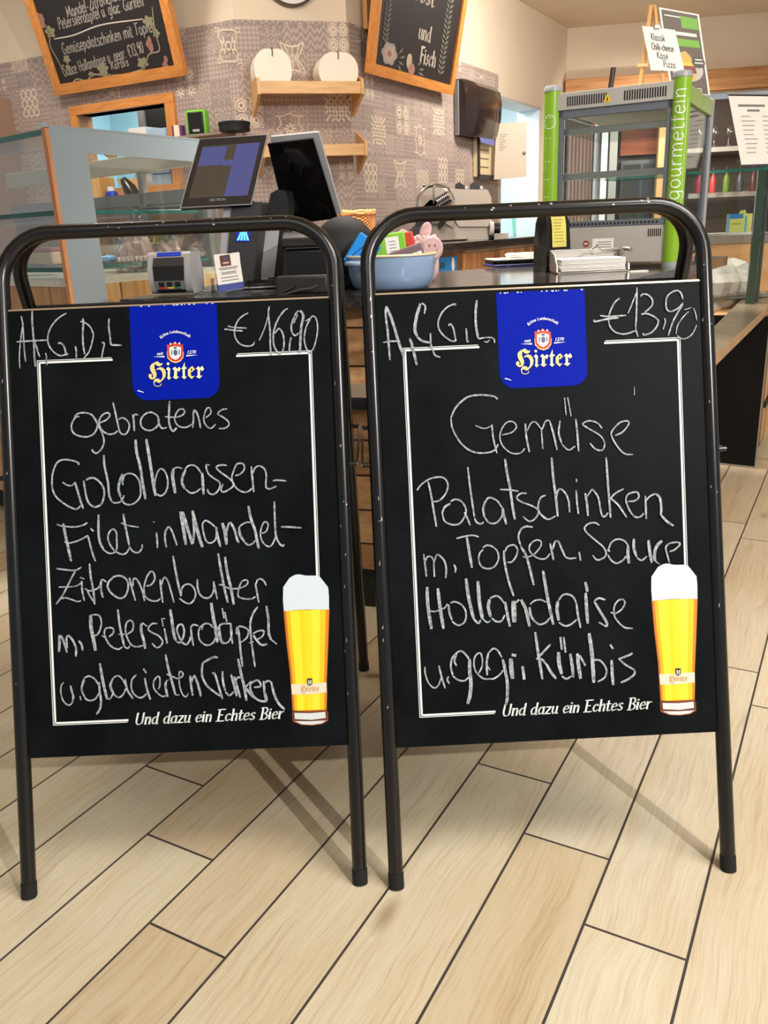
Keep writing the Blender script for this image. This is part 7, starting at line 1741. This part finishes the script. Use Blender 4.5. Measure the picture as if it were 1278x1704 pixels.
# rear serving board with box of gloves
wbq = at_y(1220, 392, gp[1]+1.0)
r = thing('rear_ledge', 'grey topped pine ledge behind the glass case', 'ledge', (float(wbq[0]), float(wbq[1]), 0), -.04)
zL_ = float(wbq[2]); MB().bx(-.9, 1.0, 0, .4, zL_-.05, zL_, M('ledge_grey', (142, 132, 120), .35)).build('ledge_top', r, bevel=.003); MB().bx(-.9, 1.0, .02, .4, 0, zL_-.05, wood('pine', (226, 180, 126), (204, 148, 94), .35, .5, 0)).build('pine_front', r, smooth=False)
bx_ = at_y(1228, 391, wbq[1]+.12)
s = dpx(bx_)
r = thing('glove_box', 'yellow green and blue carton of gloves standing on the rear ledge', 'box', (float(bx_[0]), float(wbq[1])+.12, zL_), -.35)
MB().bx(-19*s, 19*s, -.06, .06, 0, 29*s, M('box_lime', (196, 206, 110), .5)).build('carton', r, bevel=.002); bxo = r.children[-1]
mb = MB(); mb.bx(-17*s, 5*s, -.0625, -.06, 22*s, 29*s, M('box_blue', (40, 120, 190), .5)).bx(-19*s, -15*s, -.0625, -.06, 0, 29*s, M('box_cyan', (90, 160, 200), .5)).bx(8*s, 11*s, -.0625, -.06, 0, 26*s, M('box_cyan', (90, 160, 200), .5)); mb.bx(-12*s, 3*s, -.0625, -.06, 13*s, 14.5*s, M('box_olive', (150, 156, 70), .5)); mb.build('box_print', bxo, smooth=False)
MB().prism([(-2*s, -.02, 29*s), (10*s, -.02, 29*s), (8*s, -.03, 35*s), (0, -.03, 34*s)], (0, 0, 0), (0, .003, 0), M('box_lime', (196, 206, 110), .5)).build('flap', r, smooth=False)
o = MB()
for k in range(4): o.box((random.uniform(-.02, .02), 0, .003+.004*k), (.42, .22, .0034), WHITE, rz=random.uniform(-.1, .1))
o = o.build('paper_sheets', loc=(float(bx_[0])-.06, float(wbq[1])+.14, zL_), smooth=False); o.location.z = zL_+.0; tag(o, 'loose white paper sheets spread under the glove box', 'paper'); o['kind'] = 'stuff'
r.location.z = zL_+.016
# printed sheet in a tilted clear holder
Ysh = gp[1]-.02
fsh = Fr((0, Ysh, 0), 0.0)
c4 = [fsh.px(*q) for q in ((1212, 157), (1283, 158), (1296, 272), (1234, 274))]
t = thing('menu_sheet', 'white printed notice in a clear holder leaning on top of the glass case', 'notice', (c4[3][0], Ysh, gz+.012), 0)
Lz = lambda u, v, o=0.: ((c4[0][0]*(1-u)+c4[1][0]*u)*(1-v)+(c4[3][0]*(1-u)+c4[2][0]*u)*v-c4[3][0], -o, ((c4[0][1]*(1-u)+c4[1][1]*u)*(1-v)+(c4[3][1]*(1-u)+c4[2][1]*u)*v)-gz-.012)
MB().prism([Lz(0, 0), Lz(1, 0), Lz(1, 1), Lz(0, 1)], (0, 0, 0), (0, .004, 0), WHITE).build('sheet', t, smooth=False)
MB().prism([Lz(-.02, -.03), Lz(1.02, -.03), Lz(1.02, .02), Lz(-.02, .02)], (0, 0, 0), (0, .006, 0), GREY).build('clamp_bar', t, bevel=.002)
MB().prism([Lz(.0, .92), Lz(1, .92), Lz(1.0, 1.02), Lz(0, 1.02)], (0, .004, 0), (0, .05, 0), ACR).build('clear_foot', t, smooth=False)
mb = MB()
for v, a, b_ in ((.14, .18, .82), (.21, .38, .68)): mb.poly([Lz(a, v, .001), Lz(b_, v, .001), Lz(b_, v+.03, .001), Lz(a, v+.03, .001)], INK)
for k in range(9):
    v = .30+.065*k; e = .24+.1*((k*7) % 4)/3
    mb.poly([Lz(.2, v, .001), Lz(.2+e, v, .001), Lz(.2+e, v+.016, .001), Lz(.2, v+.016, .001)], M('pale_ink', (176, 170, 164), .8)); mb.poly([Lz(.72, v, .001), Lz(.88, v, .001), Lz(.88, v+.016, .001), Lz(.72, v+.016, .001)], M('pale_ink', (176, 170, 164), .8))
mb.build('sheet_print', t, smooth=False, bevel=-1)
# ---------------------------------------------------------------- back bar in the niche
def nic(px_, py_, y=.3): x, z = FF.px(px_, py_, y); return x, z
BRK = wood('brick_orange_planks', (178, 96, 58), (140, 66, 40), .3, .7, 0, .17, (70, 40, 30))
def niche_thing(name, label, cat, x, z, y, group=None): return wall_thing(name, label, cat, FF, x, z, y, group)
xa, za = nic(1003, 160); xb, _ = nic(1032, 160)
r = niche_thing('white_post', 'pale grey square column seen through the heated cabinet', 'column', xa, 0, .3); MB().bx(0, (xb-xa)*.42, 0, .2, 0, fz0, KWHITE).bx((xb-xa)*.55, xb-xa, .05, .2, 0, fz0, M('post_grey', (170, 166, 162), .5)).build('column_body', r, smooth=False)
xa, _ = nic(1100, 160, .1); xb, _ = nic(1124, 160, .1)
r = niche_thing('wooden_post', 'light wooden post standing behind the heated cabinet', 'post', xa, 0, .05); MB().bx(0, xb-xa, 0, .18, 0, fz0-.002, wood('post_wood', (222, 172, 112), (196, 140, 84), .5, .5, 2)).build('post_body', r, bevel=.005)
xa, zt = nic(1034, 216, .6); xb, zb = nic(1099, 256, .6)
r = niche_thing('orange_cladding', 'orange brown plank cladding seen through the heated cabinet', 'cladding', xa, zb, .6); MB().bx(0, xb-xa, 0, .1, 0, zt-zb, BRK).build('planks', r, smooth=False)
xa2, zt = nic(985, 170, .6); xb2, zb = nic(1000, 258, .6)
r = niche_thing('orange_cladding', 'narrow orange brown plank strip left of the pale column', 'cladding', xa2, zb, .6); MB().bx(0, xb2-xa2, 0, .1, 0, zt-zb, BRK).build('planks', r, smooth=False)
xa, zt = nic(945, 215, .5); xb, zb = nic(984, 300, .5)
r = niche_thing('curtain', 'pale pink striped curtain seen through the left of the heated cabinet', 'curtain', xa, zb-1.2, .5)
mb = MB(); n = 40; wv_ = xb-xa
vs = []; 
for i in range(n+1):
    for z in (0, zt-zb+1.2): vs.append((wv_*i/n, .03*math.sin(i*1.1), z))
CUR = M('curtain_pink', (206, 178, 168), .8); mb.add(vs, [(2*i, 2*i+2, 2*i+3, 2*i+1) for i in range(n)], CUR); mb.build('cloth', r)
xa, zt = nic(1034, 268, .45); xb, zb = nic(1100, 360, .45)
r = niche_thing('bar_fridge', 'dark glass fronted bar fridge behind the heated cabinet', 'fridge', xa, 0, .35)
MB().bx(0, xb-xa, .1, .38, 0, zt, M('fridge_dark', (38, 34, 32), .3)).build('case', r, smooth=False); MB().bx(.03, (xb-xa)*.46, .085, .1, zb, zt-.05, M('fridge_glass', (58, 56, 56), .08)).build('door', r, smooth=False); MB().bx((xb-xa)*.52, xb-xa-.03, .085, .1, zb, zt-.05, M('fridge_glass', (58, 56, 56), .08)).build('door', r, smooth=False)
# bottles in front of the fridge and glasses on a bar shelf at right
xs_, zsh = nic(1200, 245, .3); xs2, _ = nic(1300, 245, .3)
x140, _ = nic(1135, 245, .3)
r = niche_thing('bar_shelf', 'dark bar shelf with a white edge strip below the wooden beam', 'shelf', x140, zsh, .3); MB().bx(0, 2.6, 0, .3, -.03, 0, M('shelf_dark', (60, 50, 44), .5)).build('shelf_board', r, smooth=False); MB().bx(0, 2.6, -.006, 0, -.05, .005, M('strip_white', (222, 214, 202), .5)).build('price_strip', r, smooth=False)
GLS = glass('wine_glass', (232, 232, 230), .2)
for i in range(5):
    r = niche_thing('wine_glass', 'clear wine glass on the upper bar shelf, %s from the left' % ('first', 'second', 'third', 'fourth', 'fifth')[i], 'wine glass', x140+.18+.17*i, zsh, .12, 'wine glasses on the bar shelf')
    MB().lathe([(.045, 0), (.045, .004), (.006, .01), (.005, .09), (.03, .11), (.05, .15), (.05, .18), (.038, .23)], GLS, seg=24).build('bowl', r)
xl2, zl2 = nic(1185, 322, .35)
r = niche_thing('bar_shelf', 'lower bar shelf with a white price strip seen behind the glass case', 'shelf', xl2-.3, zl2, .3); MB().bx(0, 2.6, 0, .3, -.03, 0, M('shelf_dark', (60, 50, 44), .5)).build('shelf_board', r, smooth=False); MB().bx(0, 2.6, -.006, 0, -.05, .01, M('strip_white', (222, 214, 202), .5)).build('price_strip', r, smooth=False)
for i, (c, lb) in enumerate((((196, 60, 90), 'pink capped bottle on the lower bar shelf, leftmost'), ((210, 80, 70), 'red bottle on the lower bar shelf, second from left'), ((120, 150, 60), 'green bottle on the lower bar shelf, third from left'), ((90, 90, 94), 'grey jar on the lower bar shelf, fourth from left'), ((110, 60, 50), 'brown bottle on the lower bar shelf, rightmost'))):
    r = niche_thing('bottle', lb, 'bottle', xl2-.2+.16*i, zl2, .13, 'bottles on the lower bar shelf')
    MB().lathe([(.001, 0), (.04, 0), (.042, .16), (.02, .21), (.016, .27), (.001, .27)], M('bottle_'+str(i), c, .25), seg=20).build('bottle_body', r); MB().lathe([(.018, .265), (.018, .30), (.001, .30)], M('bottle_cap', (70, 60, 60), .4), seg=16).build('cap', r)
# ---------------------------------------------------------------- kitchen seen through the doorway
def kit(px_, py_, y): x, z = FRt.px(px_, py_, y); return x, z
xk, zk = kit(850, 392, .9)
r = wall_thing('kitchen_bench', 'white kitchen worktop beyond the doorway with a navy edge', 'worktop', FRt, dx0-.3, 0, .62); 
zkb = kit(850, 391, .62)[1]
MB().bx(0, dx1-dx0+.6, .0, .55, zkb-.04, zkb, KWHITE).bx(0, dx1-dx0+.6, -.012, 0, zkb-.06, zkb, M('navy_edge', (36, 40, 116), .4)).bx(.0, dx1-dx0+.6, .02, .55, 0, zkb-.04, KWHITE).build('worktop', r, smooth=False)
xk, _ = kit(866, 380, .8); hk = kit(866, 362, .8)[1]-zkb
r = wall_thing('green_tub', 'pale green plastic tub on the kitchen worktop beyond the doorway', 'tub', FRt, xk, zkb, .8); MB().lathe([(.001, 0), (.10, 0), (.125, abs(hk)+.02), (.12, abs(hk)+.02), (.097, .006), (.001, .006)], M('tub_green', (150, 214, 190), .35), seg=30).build('tub', r); MB().lathe([(.12, abs(hk)+.015), (.135, abs(hk)+.03), (.12, abs(hk)+.035), (.001, abs(hk)+.035)], M('tub_lid', (186, 226, 212), .35), seg=30).build('lid', r)
xk, zk = kit(839, 330, 1.66)
r = wall_thing('lamp_globe', 'small white bulb shaped fitting on the blue kitchen wall', 'wall fitting', FRt, xk, zk-.1, 1.66); MB().ball((0, -.03, .1), .05, WHITE, 18, 12, (1, .8, 1.3)).build('globe', r); MB().bx(-.05, .05, -.04, .04, -.05, .05, GREY).build('mount', r, bevel=.006)
xk, zk = kit(878, 205, 1.3)
r = wall_thing('blue_cupboard', 'pale blue kitchen cupboard front beyond the doorway', 'cupboard', FRt, kit(852, 300, 1.55)[0], 0, 1.5); MB().bx(0, .6, 0, .19, 0, kit(860, 318, 1.5)[1], M('cupboard_blue', (160, 200, 216), .4)).build('front', r, bevel=.006); MB().bx(.1, .3, -.015, 0, zkb+.3, zkb+.32, STEEL).build('handle', r)
# black flat device lying across, right behind the second stand's top bar
pq = at_y(897, 329, 4.9)
